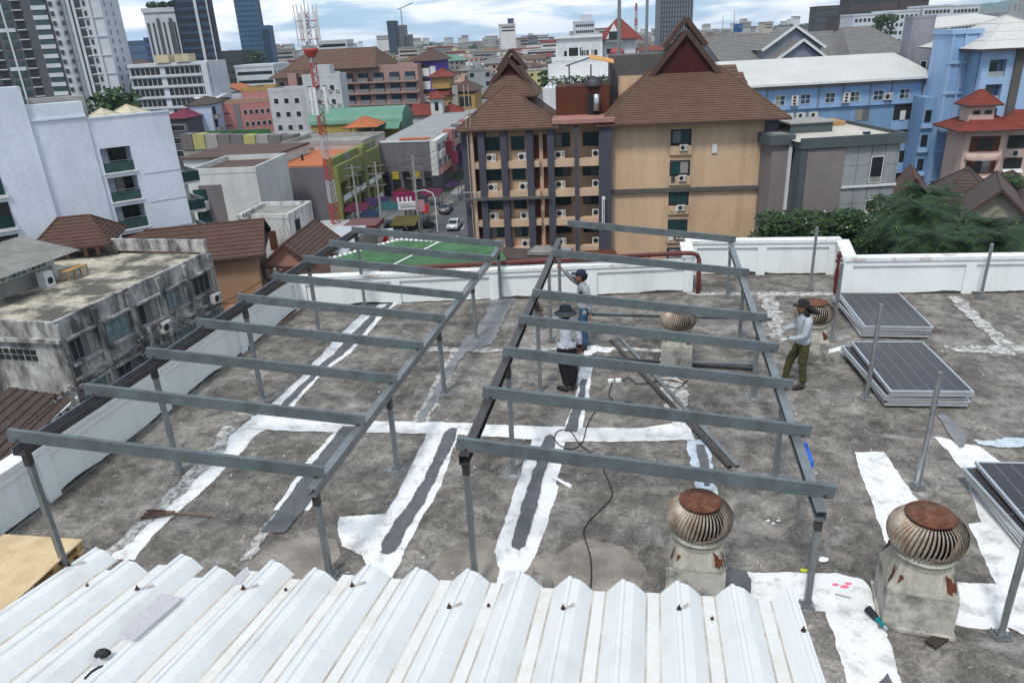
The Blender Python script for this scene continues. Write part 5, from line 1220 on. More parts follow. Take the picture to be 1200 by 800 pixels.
for i in range(n):
    x0_ = -6.5 + 16.3*i/n; x1_ = -6.5 + 16.3*(i+1)/n; za = 0.05*(i % 2); zb_ = 0.05*((i+1) % 2)
    mb.add([(x0_,-1.5,1.75+za),(x1_,-1.5,1.75+zb_),(x1_,3.6,2.75+zb_),(x0_,3.6,2.75+za)], [(0,1,2,3)])
mb.build('roof', tin, rt)
bt = thing('wooden_bench', 'small wooden bench on the mossy roof outside the tin roofed room', 'bench', root_matrix(ob.t) @ Vector((8.0,6.0,H+0.06)), oth)
MB().box((0,0,0.72),(1.9,0.8,0.8)).build('table_top', M_['wood_dk'], bt)
for x in (0,0.6,1.2,1.8): 
    for y in (0.03,0.68): MB().box((x,y,0),(x+0.08,y+0.08,0.719)).build('leg', M_['wood_dk'], bt)
wm = thing('washing_machine', 'old white washing machine beside the bench on the mossy roof', 'washing machine', root_matrix(ob.t) @ Vector((6.6,6.7,H+0.06)), oth)
MB().box((0,0,0),(0.8,0.7,1.1)).build('body', C['trim'], wm); MB().tube((0.4,-0.01,0.45),(0.4,-0.04,0.45),0.24,n=14).build('door', C['dark'], wm)

# brown roofed row behind it and its pavilion
orange_w = render_mat('ochre_render', (0.33,0.21,0.13))
b_ = Bld('brown_roofed_row', 'long low building with a ribbed brown roof and ochre gable behind the stained block', 'house', 108, 318, 300, z=-11.2, th=13, D=9, wall=orange_w)
b_.hip(C['chbrown'], 2.2, over=0.8, gable=True, courses=9)
b_.windows('R', [1.5,5.2], [b_.H-2.9,b_.H-6.2], 1.6, 1.8, 'two', fr=C['wood'] if 'wood' in C else C['grey_trim'])
for i in range(9): MB().tube((b_.L+1.6,1+i*0.8,b_.H-3.4),(b_.L+1.6,1+i*0.8,b_.H-2.4),0.03,n=5).build('baluster', C['grey_trim'], b_.t)
MB().box((b_.L+0.01,0.5,b_.H-3.6),(b_.L+1.7,8.5,b_.H-3.41)).build('balcony_slab', C['conc'], b_.t)
MB().tube((b_.L+1.6,0.9,b_.H-2.4),(b_.L+1.6,7.6,b_.H-2.4),0.04,n=5).build('handrail', C['grey_trim'], b_.t)
gz = Bld('roof_pavilion', 'open rooftop pavilion with brown hipped roof on ochre posts before the pale hotel', 'pavilion', 50, 292, 117, Y=58, th=14, D=5, zb=-11)
L, H = gz.L, gz.H
for x in (0.2, L/3, 2*L/3, L-0.5):
    for y in (0.1, 4.6): MB().box((x,y,0),(x+0.3,y+0.3,H)).build('post', orange_w, gz.t)
MB().box((0,0.45,0),(L,4.5,H-1.7)).build('low_wall', orange_w, gz.t)
gz.hip(C['chbrown'], 1.9, over=0.9, courses=9, ridge=2.4)
# salmon house and terrace roofs between lane and street
sal = render_mat('salmon_render', (0.36,0.19,0.14), 0.3)
b_ = Bld('salmon_house', 'salmon walled house with a brown and grey roof, behind the left frame', 'house', 314, 312, 362, z=-13.0, th=-4, D=9, wall=sal)
b_.hip(C['chbrown'], 2.2, over=0.6, courses=8, along='y', gable=True)
MB().box((-3,-6,0),(b_.L+0.5,-0.01,b_.H-2.6)).build('terrace', sal, b_.t)
for i in range(4): MB().box((-3+i*3.2,-6.1,b_.H-2.6),(-2.7+i*3.2,-5.8,b_.H-1.2)).build('terrace_post', C['trim'], b_.t)
MB().box((-3,-6.05,b_.H-1.6),(b_.L+0.5,-5.9,b_.H-1.5)).build('terrace_rail', sal, b_.t)
b_ = Bld('lane_shed_white_roof', 'low shed with a white metal roof below the stained shophouse, far left', 'shed', -60, 452, 60, z=-12.5, th=55, D=9, L=16, wall=C['conc'])
MB().solid([(-0.5,-0.5,b_.H+0.05),(16.5,-0.5,b_.H+0.05),(16.5,9.5,b_.H+1.0),(-0.5,9.5,b_.H+1.0)], (0,0,0.1)).build('roof', mat('white_metal_roof', (0.55,0.58,0.62), 0.5, vary=0.1), b_.t)
b_ = Bld('lane_shed_brown_roof', 'low shed with a dark brown ribbed roof beside the lane, far left', 'shed', 0, 0, 0, z=-12.5, th=55, D=4, L=1, wall=C['conc']) if False else None
p = G(-10,560,-13.0); q = G(88,465,-13.0); d = q-p
b_ = thing('lane_shed', 'low shed with a dark brown ribbed roof beside the lane, far left', 'shed', (p.x,p.y,ST), math.atan2(d.y,d.x))
Ls = d.length
mb = MB()
courses_quad(mb, (0,0,7.0),(Ls,0,7.0),(Ls,3.6,8.0),(0,3.6,8.0), 7, 0.06); mb.build('roof', C['dkbrown'], b_)
MB().box((0.2,0.3,0),(Ls-0.2,3.5,6.9)).build('wall', C['conc'], b_)
mb = MB(); mb.bar((0,-0.12,6.95),(Ls,-0.12,6.95),0.14,0.16); mb.build('gutter', C['trim'], b_)
for i in range(int(Ls/0.9)): MB().box((i*0.9+0.1,-0.5,6.4),(i*0.9+0.6,-0.2,6.75)).build('rail_slat', mat('mauve_slat', (0.22,0.18,0.22)), b_)
MB().box((0,-1.3,6.2),(Ls,-0.6,6.32)).build('canopy', M_['red_pipe'], b_)

# green turf roof just beyond the back parapet
tz = -6.0
gf = [G(383,300,tz), G(470,283,tz), G(530,279,tz), G(584,287,tz), G(600,312,tz)]
gt = thing('green_turf_roof', 'bright green artificial turf roof with white lines and scalloped edge, beyond the back parapet', 'turf roof', (gf[0].x,gf[0].y,ST))
pA = G(378,308,tz); pB = G(468,283,tz); pC = G(583,288,tz); pD = G(600,318,tz)
turf = mat('artificial_turf', (0.045,0.110,0.048), 0.95, vary=0.2, scale=0.6, dirt=(0.09,0.22,0.09), dirt_amt=0.5, dirt_scale=0.7)
MB().solid([pA,pD,pC,pB], (0,0,0.12)).build('turf', turf, gt, world=True)
inner = [pA.lerp(pD,0.04), pD.lerp(pA,0.04), pC.lerp(pA,0.05), pB.lerp(pD,0.05)]
MB().prism([((x-root_matrix(gt).translation.x), (y-root_matrix(gt).translation.y)) for x, y in [(v_.x, v_.y) for v_ in inner]], 0, tz-ST-0.02).build('wall', C['conc'], gt)
ln = C['trim']
for a, b in ((G(462,312,tz),G(524,281,tz)),(G(578,306,tz),G(583,290,tz))):
    MB().bar(a+Vector((0,0,0.13)), b+Vector((0,0,0.13)), 0.14, 0.02).build('white_line', ln, gt, world=True)
mb = MB()
for (a, b) in ((pA,pB),(pB,pC)):
    n = int((b-a).length/0.36)
    for i in range(n): mb.lathe([(0.15,0.0),(0.14,0.08),(0.08,0.12),(0.01,0.13)], a.lerp(b,(i+0.5)/n)+Vector((0,0,0.1)), 7)
x_ = mb.build('scalloped_edge', C['trim'], gt, world=True); x_['kind'] = 'stuff'
# steel deck between turf and hotel
dk = thing('brown_terrace_deck', 'brown and grey terrace deck at the foot of the hotel, behind the back parapet', 'terrace', (G(600,300,-13).x, G(600,300,-13).y, ST))
MB().solid([G(590,306,-13),G(730,311,-13),G(700,300,-13),G(588,293,-13)], (0,0,0.3)).build('deck', C['dkbrown'], dk, world=True)
MB().solid([G(618,299,-12.6),G(665,300,-12.6),G(672,294,-12.6),G(628,291,-12.6)], (0,0,0.3)).build('grey_canopy', tin, dk, world=True)
MB().box((0,0,0),(10,2,6.6)).build('wall', hbrown, dk)
# ================================================================ middle distance
def rm(name, r, g, b, dirty=0.3, k=0.72): return render_mat(name, sr(r, g, b, k), dirty)
white_r = rm('white_render', 222,222,218); cream_r = rm('cream_render', 214,200,165); grey_r = rm('grey_wall_render', 118,115,120, 0.5, 0.8)
wdirty = mat('stained_white_render', (0.55,0.55,0.54), 0.9, vary=0.12, scale=0.5, dirt=(0.10,0.10,0.095), dirt_amt=0.85, dirt_scale=1.1, streak=True, dpos=(0.50,0.64))
def fl(b, n, top=1.0, st=3.1): return [b.H-top-2.0-st*i for i in range(n)]

# green fronted shophouse with orange roof terrace
b_ = Bld('green_fronted_shophouse', 'shophouse row with an orange roof, plain grey end wall and olive green front', 'shophouse', 307, 194, 386, z=-10.0, th=-8, D=22)
L, H = b_.L, b_.H; olive = rm('olive_green_render', 138,142,88)
MB().box((0,0,0),(L,22,H-0.5)).build('wall', grey_r, b_.t)
MB().box((0,0.3,H-0.499),(L-0.5,22,H-0.3)).build('roof', C['orange'], b_.t)
MB().box((-5.8,0.5,0),(-0.01,22,H-1.4)).build('side_block', white_r, b_.t); MB().box((-6,0.4,H-1.4),(-0.01,22,H-1.2)).build('side_roof', C['flatroof'], b_.t)
MB().box((L-0.5,0.0,H-0.5),(L+0.4,22,H+0.6)).build('front_parapet', olive, b_.t)
balcony_wall(b_, 'R', 0, 22, 0, H-0.5, [(0.7+4.15*i, 3.2) for i in range(5)], [(H-5.6-3.3*i, 2.5) for i in range(4)][::-1], olive, 1.1)
for i in range(3):
    for j in range(5):
        MB().box((L+1.1,0.9+4.15*j,H-5.9-3.3*i),(L+1.25,4.3+4.15*j,H-5.1-3.3*i)).build('balcony_front', C['trim'], b_.t)
        fm, pm = win_mesh(2.8,2.2,'three',rm_g if False else C['dkglass'],C['trim']); o = b_.item('window', fm, 'R', 1.2+4.15*j, H-5.5-3.3*i, 0.003); [inst('pane', q[0], o, q[1]) for q in pm]
for j in (1, 4): MB().box((L+0.41,1.6+4.15*j,H-0.9),(L+0.5,3.6+4.15*j,H+0.5)).build('louvre', C['grey_trim'], b_.t)
MB().box((L+0.4,12.0,0),(L+1.3,13.6,H+0.6)).build('pier', olive, b_.t)
MB().tube((4,6,H-0.9),(4,6,H+0.6),0.2,n=8).build('roof_vent', C['dark'], b_.t)
# small stained white building in front
b_ = Bld('stained_white_annex', 'small stained white building with a narrow door, in front of the grey end wall', 'house', 279, 257, 338, z=-11.5, th=-8, D=7, wall=wdirty)
b_.parapet(wdirty, 0.5); MB().box((b_.L*0.55,-0.05,b_.H-3.6),(b_.L*0.55+0.9,-0.002,b_.H-1.4)).build('door', hbrown, b_.t)
MB().box((b_.L+0.002,1.5,b_.H-3.0),(b_.L+0.06,2.8,b_.H-0.6)).build('door', C['dark'], b_.t)
b_ = Bld('stained_white_annex', 'low stained white block with bricked up holes, lower left of the narrow door block', 'house', 278, 272, 322, z=-13.0, th=-8, D=4, wall=wdirty)
for i in range(7): b_.band('patched_hole', 'F', 0.4+i*0.8, 0.8+i*0.8, b_.H-1.6-0.2*(i%3), b_.H-1.2-0.2*(i%3), 0.02, C['conc'])
# white house with curved grey shape and brown roof
b_ = Bld('white_balcony_house', 'white building with stacked curved balconies and a grey panel, right of the pale hotel', 'apartment building', 222, 205, 300, z=-8.5, th=-4, D=12, wall=white_r)
L, H = b_.L, b_.H
b_.band('grey_panel', 'F', L*0.10, L*0.44, 0, H-1.4, 0.15, rm('mauve_panel', 130,124,124))
for i in range(5):
    z = H-4.5-i*3.0
    MB().box((-0.6,-1.6,z),(L*0.22,-0.152,z+1.1)).build('balcony_front', white_r, b_.t)
    MB().box((0.2,-0.5,z+1.101),(L*0.2,-0.16,z+2.6)).build('balcony_opening', C['teal'], b_.t)
b_.parapet(white_r, 0.7, top=rm('brown_flat_roof', 104,84,78))
b_ = Bld('brown_roof_shophouses', 'wide low building with a dull brown flat roof behind the white balcony house', 'shophouse', 214, 187, 318, z=-8.8, th=-9, D=14, wall=white_r)
MB().box((-0.3,-0.4,b_.H),(b_.L+0.3,14,b_.H+0.3)).build('roof', rm('brown_flat_roof', 104,84,78), b_.t)
b_ = Bld('yellow_grey_shophouses', 'row of low shophouses with yellow and mauve grey roof walls', 'shophouse', 212, 166, 345, z=-9.0, th=-9, D=10, wall=C['conc'])
for i in range(9):
    b_.band('roof_wall_panel', 'F', i*b_.L/9+0.1, (i+1)*b_.L/9-0.1, b_.H-1.5, b_.H+1.3-0.1*i, 0.2, [rm('mauve_panel',130,124,124), rm('pale_yellow_render',190,185,120), C['conc'], rm('mauve_panel',130,124,124)][i % 4], -3.0)
MB().box((b_.L*0.2,2.0,b_.H+0.2),(b_.L*0.75,2.6,b_.H+1.5)).build('green_roof_edge', rm('green_sheet', 64,112,72), b_.t)
b_ = Bld('pink_grey_shophouses', 'low grey and pale pink shophouses behind the orange roof', 'shophouse', 330, 172, 425, z=-9.5, th=-10, D=12, wall=rm('pale_pink_render', 205,185,178))
b_.band('grey_panel','F',0.3,b_.L*0.4,b_.H-3.4,b_.H-0.3,0.1,rm('mauve_panel',130,124,124)); b_.parapet(C['conc'],0.7)
# grey long building with white front on the street
b_ = Bld('grey_end_wall_building', 'long shophouse row with a huge blank grey end wall and white street front with balconies', 'shophouse', 440, 168, 503, z=-10.4, th=-7, D=62)
L, H = b_.L, b_.H
MB().box((0,0,0),(L,62,H)).build('wall', grey_r, b_.t)
MB().box((-0.1,-0.1,H),(L+0.3,0.4,H+0.35)).build('roof_kerb', C['trim'], b_.t); MB().box((0.5,0.4,H+0.001),(L,62,H+0.12)).build('roof', rm('pale_grey_roof', 165,168,168), b_.t)
MB().box((L*0.45,-0.15,H+0.351),(L,1.5,H+0.6)).build('orange_roof_edge', C['orange'], b_.t)
balcony_wall(b_, 'R', 0, 62, 3.5, H, [(1.2+4.4*i, 3.2) for i in range(14)], [(H-2.9-2.9*i, 2.1) for i in range(2)][::-1], white_r, 1.2)
for i in range(2):
    for j in range(14):
        MB().box((L+1.2,1.0+4.4*j,H-3.1-2.9*i),(L+1.7,4.6+4.4*j,H-2.1-2.9*i)).build('balcony_front', [C['trim'], rm('pink_render',214,150,150), rm('cream_render',214,200,165)][(j//2+i) % 3], b_.t)
        b_.item('window', win_mesh(2.4,2.0,'mono',C['dkglass'],C['trim'])[0], 'R', 1.6+4.4*j, H-2.85-2.9*i, 0.004)
for j, m in ((2,'pink'),(4,'grey'),(6,'pink'),(9,'grey')):
    MB().box((L+0.2,3.0+4.4*j,2),(L+2.0,5.0+4.4*j,H+0.6)).build('street_pier', rm('rose_render',178,122,124) if m == 'pink' else grey_r, b_.t)
for j, (c_, z) in enumerate((((110,34,52),H-3),((130,50,80),H-5.5),((50,42,90),H-6.5),((96,62,112),H-5),((30,110,70),H-6),((200,200,205),H-7))):
    MB().box((L+2.0,4+j*5.2,z),(L+3.4,4.2+j*5.2,z+2.4)).build('hanging_sign', rm('sign_paint_%d' % j, *c_), b_.t)
# ground floor shop fronts facing us
awn = [(60,150,150),(200,60,110),(30,30,34),(210,190,60),(40,60,110),(190,190,190),(30,100,60)]
for i in range(5):
    MB().box((0.6+i*L/5,-0.1,0),(L/5+i*L/5,-0.002,3.0)).build('shop_opening', C['dark'], b_.t)
    MB().box((0.5+i*L/5,-0.35,3.1),(L/5-0.2+i*L/5,-0.101,4.4)).build('shop_sign', rm('shop_sign_%d' % i, *[(28,28,30),(200,180,60),(28,28,30),(190,170,60),(60,60,66)][i]), b_.t)

# street between hotel and this building
ctr = [G(500,420,ST)]
s0 = G(530,330,ST); s1 = G(545,262,ST); s2 = G(538,205,ST)
rd = (Vector((math.sin(R(7)), math.cos(R(7)), 0)))
pc = G(529,270,ST) + Vector((1.5,0,0)); rl = Vector((rd.y,-rd.x,0))
def road(name, c0, c1, w_, z, m):
    d = (c1-c0).normalized(); s_ = Vector((d.y,-d.x,0))*w_/2
    return structure(MB().poly([c0-s_+Vector((0,0,z)), c0+s_+Vector((0,0,z)), c1+s_+Vector((0,0,z)), c1-s_+Vector((0,0,z))]), name, m)
road('street', pc - rd*75, pc + rd*260, 9.5, 0.02, asph)
road('cross_street', pc + Vector((-90,3,0)) - rd*12, pc + Vector((4,-7,0)) - rd*4, 11, 0.012, asph)
for s_ in (-1,1):
    c0 = pc + rl*s_*5.7 + rd*(10 if s_ < 0 else -60); c1 = pc + rl*s_*5.7 + rd*240
    d = (c1-c0); structure(MB().box((0,-0.9,0),(d.length,0.9,0.14),0,Matrix.Translation(c0)@Matrix.Rotation(math.atan2(d.y,d.x),4,'Z')), 'pavement', pave)
for i in range(30):
    c = pc + rd*(-30+i*6); structure(MB().box((-0.06,0,0.024),(0.06,2.6,0.026),0,Matrix.Translation(c)@Matrix.Rotation(-R(7),4,'Z')), 'road_marking', C['trim']) if i < 14 else None
def car_mesh_root(label, loc, rz, col, group='cars on the street'):
    t = thing('parked_car', label, 'car', loc, rz, group)
    body = mat('car_paint_%d_%d_%d' % col, sr(*col,0.9), 0.25, 0.3, vary=0.05, spec=0.6)
    prof_ = [(-2.1,0.35),(-2.12,0.75),(-1.95,0.95),(-1.2,1.02),(-0.65,1.42),(0.75,1.45),(1.45,1.02),(2.05,0.92),(2.15,0.6),(2.1,0.35)]
    mb = MB(); n = len(prof_)
    for s_ in (-1,1): pass
    vs = []
    for y, sc_ in ((-0.85,0.96),(-0.80,1.0),(0.80,1.0),(0.85,0.96)):
        for x, z in prof_:
            k = 1.0 if z < 1.0 else 0.80; vs.append((x*sc_, y*k, z if abs(y) < 0.82 else min(z, z*0.98)))
    fs = [(j*n+i, j*n+(i+1)%n, (j+1)*n+(i+1)%n, (j+1)*n+i) for j in range(3) for i in range(n)] + [tuple(range(n))[::-1], tuple(range(3*n,4*n))]
    mb.add(vs, fs, 0, True); mb.build('body', body, t)
    MB().solid([(-1.22,-0.60,1.04),(-1.22,0.60,1.04),(-0.70,0.58,1.41),(-0.70,-0.58,1.41)], (-0.03,0,0.02)).build('rear_window', C['dkglass'], t)
    MB().solid([(1.48,-0.62,1.04),(1.48,0.62,1.04),(0.80,0.58,1.44),(0.80,-0.58,1.44)], (0.03,0,0.02)).build('windscreen', C['dkglass'], t)
    for s_ in (-1,1): MB().solid([(-1.0,0.74*s_,1.04),(1.2,0.74*s_,1.04),(0.65,0.66*s_,1.38),(-0.6,0.66*s_,1.38)], (0,0.05*s_,0)).build('side_window', C['dkglass'], t)
    wm_ = MB().tube((0,-0.1,0),(0,0.1,0),0.32,n=14).mesh('wheel', C['dark'])
    for x in (-1.35,1.35):
        for y in (-0.78,0.78): inst('wheel', wm_, t, (x,y,0.33))
    for y in (-0.6,0.6):
        MB().box((2.02,y-0.16,0.68),(2.13,y+0.16,0.84)).build('headlight', C['trim'], t); MB().box((-2.14,y-0.14,0.7),(-2.08,y+0.14,0.86)).build('tail_light', M_['red_pipe'], t)
    return t
car_mesh_root('silver car driving towards the viewer on the street beside the hotel', pc + rl*-1.2 + rd*1 + Vector((0,0,0.03)), -math.pi/2 - R(7) , (205,208,212))
car_mesh_root('dark car parked by the awnings at the street corner', pc + rl*-6.5 + rd*1.5 + Vector((0,0,0.03)), R(10), (40,42,48))
car_mesh_root('dark blue car under the pink sign at the street corner', pc + rl*-10.5 + rd*-0.5 + Vector((0,0,0.03)), R(4), (30,34,60))
car_mesh_root('grey car parked behind the power pole at the street corner', pc + rl*-4.6 + rd*12 + Vector((0,0,0.03)), R(83), (120,122,125))
mt = thing('motorcycle_rider', 'person in dark clothes riding a motorcycle on the street beside the hotel', 'rider', pc + rl*3.0 + rd*5 + Vector((0,0,0.03)), 0)
MB().tube((0,-0.65,0.3),(0.0,-0.65,0.301),0.3,n=12).build('wheel', C['dark'], mt)
for y in (-0.62,0.62): MB().tube((-0.06,y,0.3),(0.06,y,0.3),0.3,n=14).build('wheel', C['dark'], mt)
MB().path([(0,-0.55,0.45),(0,-0.2,0.7),(0,0.3,0.72),(0,0.6,0.5)], [0.1,0.16,0.14,0.08], 8).build('body', M_['red_pipe'], mt)
MB().path([(0,0.15,0.75),(0,0.1,1.1),(0,0.0,1.38),(0,-0.02,1.5),(0,-0.02,1.66),(0,-0.02,1.74)], [0.16,0.19,0.2,0.07,0.12,0.04], 10).path([(0.2,0.0,1.35),(0.28,-0.3,1.15),(0.22,-0.5,1.05)],0.05,6).path([(-0.2,0.0,1.35),(-0.28,-0.3,1.15),(-0.22,-0.5,1.05)],0.05,6).path([(0.12,0.15,0.8),(0.2,-0.2,0.75),(0.18,-0.1,0.3)],0.07,6).path([(-0.12,0.15,0.8),(-0.2,-0.2,0.75),(-0.18,-0.1,0.3)],0.07,6).build('person', C['dark'], mt)
# market awnings, umbrellas and stalls at the corner
rng = random.Random(4)
def stall(c, w_, d_, h_, col, label, pitched=True):
    t = thing('market_stall', label, 'market stall', c, rng.uniform(-0.3,0.3), 'covered stalls at the street corner')
    for x in (-w_/2,w_/2-0.08):
        for y in (-d_/2,d_/2-0.08): MB().box((x,y,0),(x+0.08,y+0.08,h_)).build('post', C['rail'], t)
    m = rm('canvas_%d_%d_%d' % col, *col, 0.5, 0.45)
    if pitched: MB().solid([(-w_/2-0.3,-d_/2-0.4,h_-0.2),(w_/2+0.3,-d_/2-0.4,h_-0.2),(w_/2+0.3,d_/2+0.2,h_+0.5),(-w_/2-0.3,d_/2+0.2,h_+0.5)], (0,0,0.06)).build('canopy', m, t)
    else: MB().lathe([(w_/2+0.4,h_-0.1),(w_/4,h_+0.45),(0.02,h_+0.7)], (0,0,0), 8).build('canopy', m, t)
    MB().box((-w_/2+0.2,-d_/2+0.3,0.0),(w_/2-0.2,d_/2-0.5,0.9)).build('counter', C['grey_trim'], t)
names = {(50,110,112):'teal',(120,48,80):'dull pink',(150,150,150):'grey white',(40,44,52):'black',(38,44,50):'charcoal',(40,62,98):'navy',(110,40,38):'dull red',(36,78,56):'dark green',(130,118,60):'mustard',(70,48,92):'dark purple'}
cl = list(names)
spots_ = [(-7.0,13,3),(-8,6,3.2),(-10.5,10,3),(-11.5,3,3),(-8.5,17,2.6),(-12.5,15,3),(-14.5,7,3),(-9.5,-3,3),(-13.5,-1,3),(-6.8,-6,2.8),(-16.5,3,3)]
where_ = ['beside the street mouth','under the blank grey wall','at the shop fronts','near the parked dark car','in the second row','behind the power poles','at the left end of the shops','in front of the cars','beside the seven sign','closest to the pavement corner','farthest left at the corner']
for i, (a, b, hh) in enumerate(spots_):
    c = cl[(i*3+1) % len(cl)]; stall(pc + rl*a + rd*b, 3.0, 2.4, hh, c, f'{names[c]} canopied stall {where_[i]}', i % 3 != 2)
for i in range(9):
    c = cl[(i*7+2) % len(cl)]; stall(pc + rl*(-4.9 if i % 2 else 5.2) + rd*(14+i*7.5), 2.4, 2.4, 2.8, c, f'{names[c]} awning stall on the {"left" if i % 2 else "right"} of the street, {["first","second","third","fourth","fifth"][i//2]} from the corner', i % 3 != 1)
# pink and white signs at the corner
def sign(c, w_, h_, z, m, label, marks=None, mm=None, rz=0):
    t = thing('shop_sign', label, 'sign', c, rz)
    MB().box((-w_/2,0,z),(w_/2,0.2,z+h_)).build('board', m, t); MB().tube((0,0.1,0),(0,0.1,z),0.09,n=8).build('post', C['grey_trim'], t)
    if marks:
        mb = MB()
        for a, b, c_, d_ in marks: mb.box((a*w_/2,-0.012,z+b*h_),(c_*w_/2,-0.002,z+d_*h_))
        mb.build('lettering', mm, t)
    return t
s7 = G(448,285,-16.5)
t = thing('convenience_store_sign', 'white square sign with a red and orange numeral seven at the street corner', 'sign', (s7.x,s7.y,ST), R(8))
MB().box((-1.5,0,2.6),(1.5,0.3,5.2)).build('board', C['trim'], t); MB().tube((0,0.15,0),(0,0.15,2.6),0.12,n=8).build('post', C['grey_trim'], t)
MB().box((-0.95,-0.03,4.35),(0.95,-0.002,4.85)).build('numeral_bar', mat('sign_orange', (0.75,0.15,0.03)), t)
MB().solid([(0.35,-0.002,4.349),(0.95,-0.002,4.349),(0.1,-0.002,2.85),(-0.5,-0.002,2.85)], (0,-0.03,0)).build('numeral_stem', mat('sign_red', (0.60,0.02,0.03)), t)
MB().box((-1.4,-0.02,2.62),(1.4,-0.001,2.8)).build('green_strip', mat('sign_green', (0.01,0.22,0.09)), t)
sign(pc + rl*-9.5 + rd*5, 3.4, 2.2, 2.6, rm('magenta_sign', 150,44,96), 'magenta sign board over the stalls at the corner', [(-0.7,0.3,-0.5,0.7),(-0.3,0.3,-0.1,0.7),(0.1,0.3,0.3,0.7),(0.45,0.3,0.65,0.7)], C['trim'])
sign(pc + rl*-8 + rd*1, 3.0, 1.2, 3.0, C['trim'], 'white sign board on a dark car roof level stall at the corner', [(-0.8,0.3,0.8,0.45),(-0.8,0.6,0.5,0.7)], C['grey_trim'])
sign(pc + rl*-5.6 + rd*1.5, 1.1, 1.1, 2.4, mat('sign_red', (0.60,0.02,0.03)), 'small red standing sign at the street mouth')
sign(pc + rl*-5.2 + rd*-3, 1.3, 1.6, 3.6, rm('pinkish_sign', 200,150,160), 'round edged pale sign on the power pole at the street mouth')
# power poles with cross arms and wires
def pole(c, h_, rz, label, group='concrete power poles'):
    t = thing('power_pole', label, 'power pole', c, rz, group)
    MB().tube((0,0,0),(0,0,h_),0.20,0.13,n=8).build('shaft', C['conc'], t)
    for z in (h_-0.5, h_-1.6, h_-3.2): 
        a = MB().box((-1.2,-0.08,z),(1.2,0.08,z+0.12)).build('cross_arm', C['grey_trim'], t)
        for x in (-1.1,-0.55,0.55,1.1): MB().lathe([(0.05,0),(0.1,0.05),(0.05,0.12),(0.1,0.18),(0.03,0.26)], (x,0,z+0.12), 8).build('insulator', rm('insulator_brown', 90,70,62), a)
    return t
pp = [(pc + rl*-5.6 + rd*-3, 11.5, 'power pole at the street mouth, under the blank grey wall'), (pc + rl*-5.5 + rd*38, 11, 'power pole halfway down the street'), (pc + rl*5.3 + rd*10, 9.5, 'power pole on the hotel side of the street'), (pc + rl*-10.5 + rd*-5, 11, 'power pole in front of the blank grey wall, left'), (pc + rl*-14.5 + rd*-3, 10.5, 'power pole beside the green fronted shophouse')]
for c, hh, lb in pp: pole(c, hh, R(10), lb)
LN = (FC-NC).normalized(); LO = Vector((LN.y,-LN.x,0))
lp = [(Vector((NC.x,NC.y,ST)) + LN*-3 + LO*3.0, 8.6, 'power pole in the lane beside the near corner of the stained shophouse'), (Vector((NC.x,NC.y,ST)) + LN*22 + LO*2.0, 8.0, 'power pole in the lane beyond the stained shophouse'), (G(294,262,-12).xy.to_3d() + Vector((0,0,ST)), 9.5, 'power pole in front of the stained white annex'), (Vector((NC.x,NC.y,ST)) + LN*5.5 + LO*1.9, 8.8, 'power pole close to the second bay of the stained shophouse')]
for c, hh, lb in lp: pole(c, hh, oth, lb)
def wire(a, b, sag, label, r=0.03):
    P = [a.lerp(b, i/12) - Vector((0,0,sag*4*(i/12)*(1-i/12))) for i in range(13)]
    tag(MB().path(P, r, 4).build('overhead_wire', C['dark']), label, 'wire', 'overhead wires')
Wd = ['topmost','second','third','lowest']
for k in range(4):
    wire(lp[0][0]+Vector((0,0,lp[0][1]-0.3-0.8*k))+LO*0.3*k, lp[3][0]+Vector((0,0,lp[3][1]-0.3-0.8*k))+LO*0.3*k, 0.4, Wd[k]+' overhead wire between the two near lane poles by the stained shophouse')
    wire(lp[0][0]+Vector((0,0,lp[0][1]-0.3-0.8*k)), lp[0][0]-LN*30+Vector((0,0,6.5-0.7*k)), 0.9, Wd[k]+' overhead wire running off to the left edge along the lane')
    wire(lp[3][0]+Vector((0,0,lp[3][1]-0.3-0.8*k))+LO*0.3*k, lp[1][0]+Vector((0,0,lp[1][1]-0.3-0.8*k)), 0.5, Wd[k]+' overhead wire in the lane past the stained shophouse windows')
    wire(pp[3][0]+Vector((0,0,10.4-k)), pp[0][0]+Vector((0,0,11-k)), 0.6, Wd[k]+' overhead wire in front of the blank grey wall')
    wire(pp[0][0]+Vector((0,0,11-k)), pp[1][0]+Vector((0,0,10.5-k)), 0.9, Wd[k]+' overhead wire running down the street')
    wire(pp[4][0]+Vector((0,0,10-k)), pp[3][0]+Vector((0,0,10.4-k)), 0.5, Wd[k]+' overhead wire beside the green fronted shophouse')
# street lamp
lt_ = thing('street_lamp', 'curved grey street lamp at the street mouth', 'street lamp', pc + rl*-3.4 + rd*-1)
MB().path([(0,0,0),(0,0,5.0),(-0.3,0,5.8),(-1.4,0,6.3),(-2.4,0,6.2)], 0.08, 8).build('mast', C['trim'], lt_); MB().box((-2.9,-0.15,6.1),(-2.3,0.15,6.25)).build('lamp_head', C['trim'], lt_)

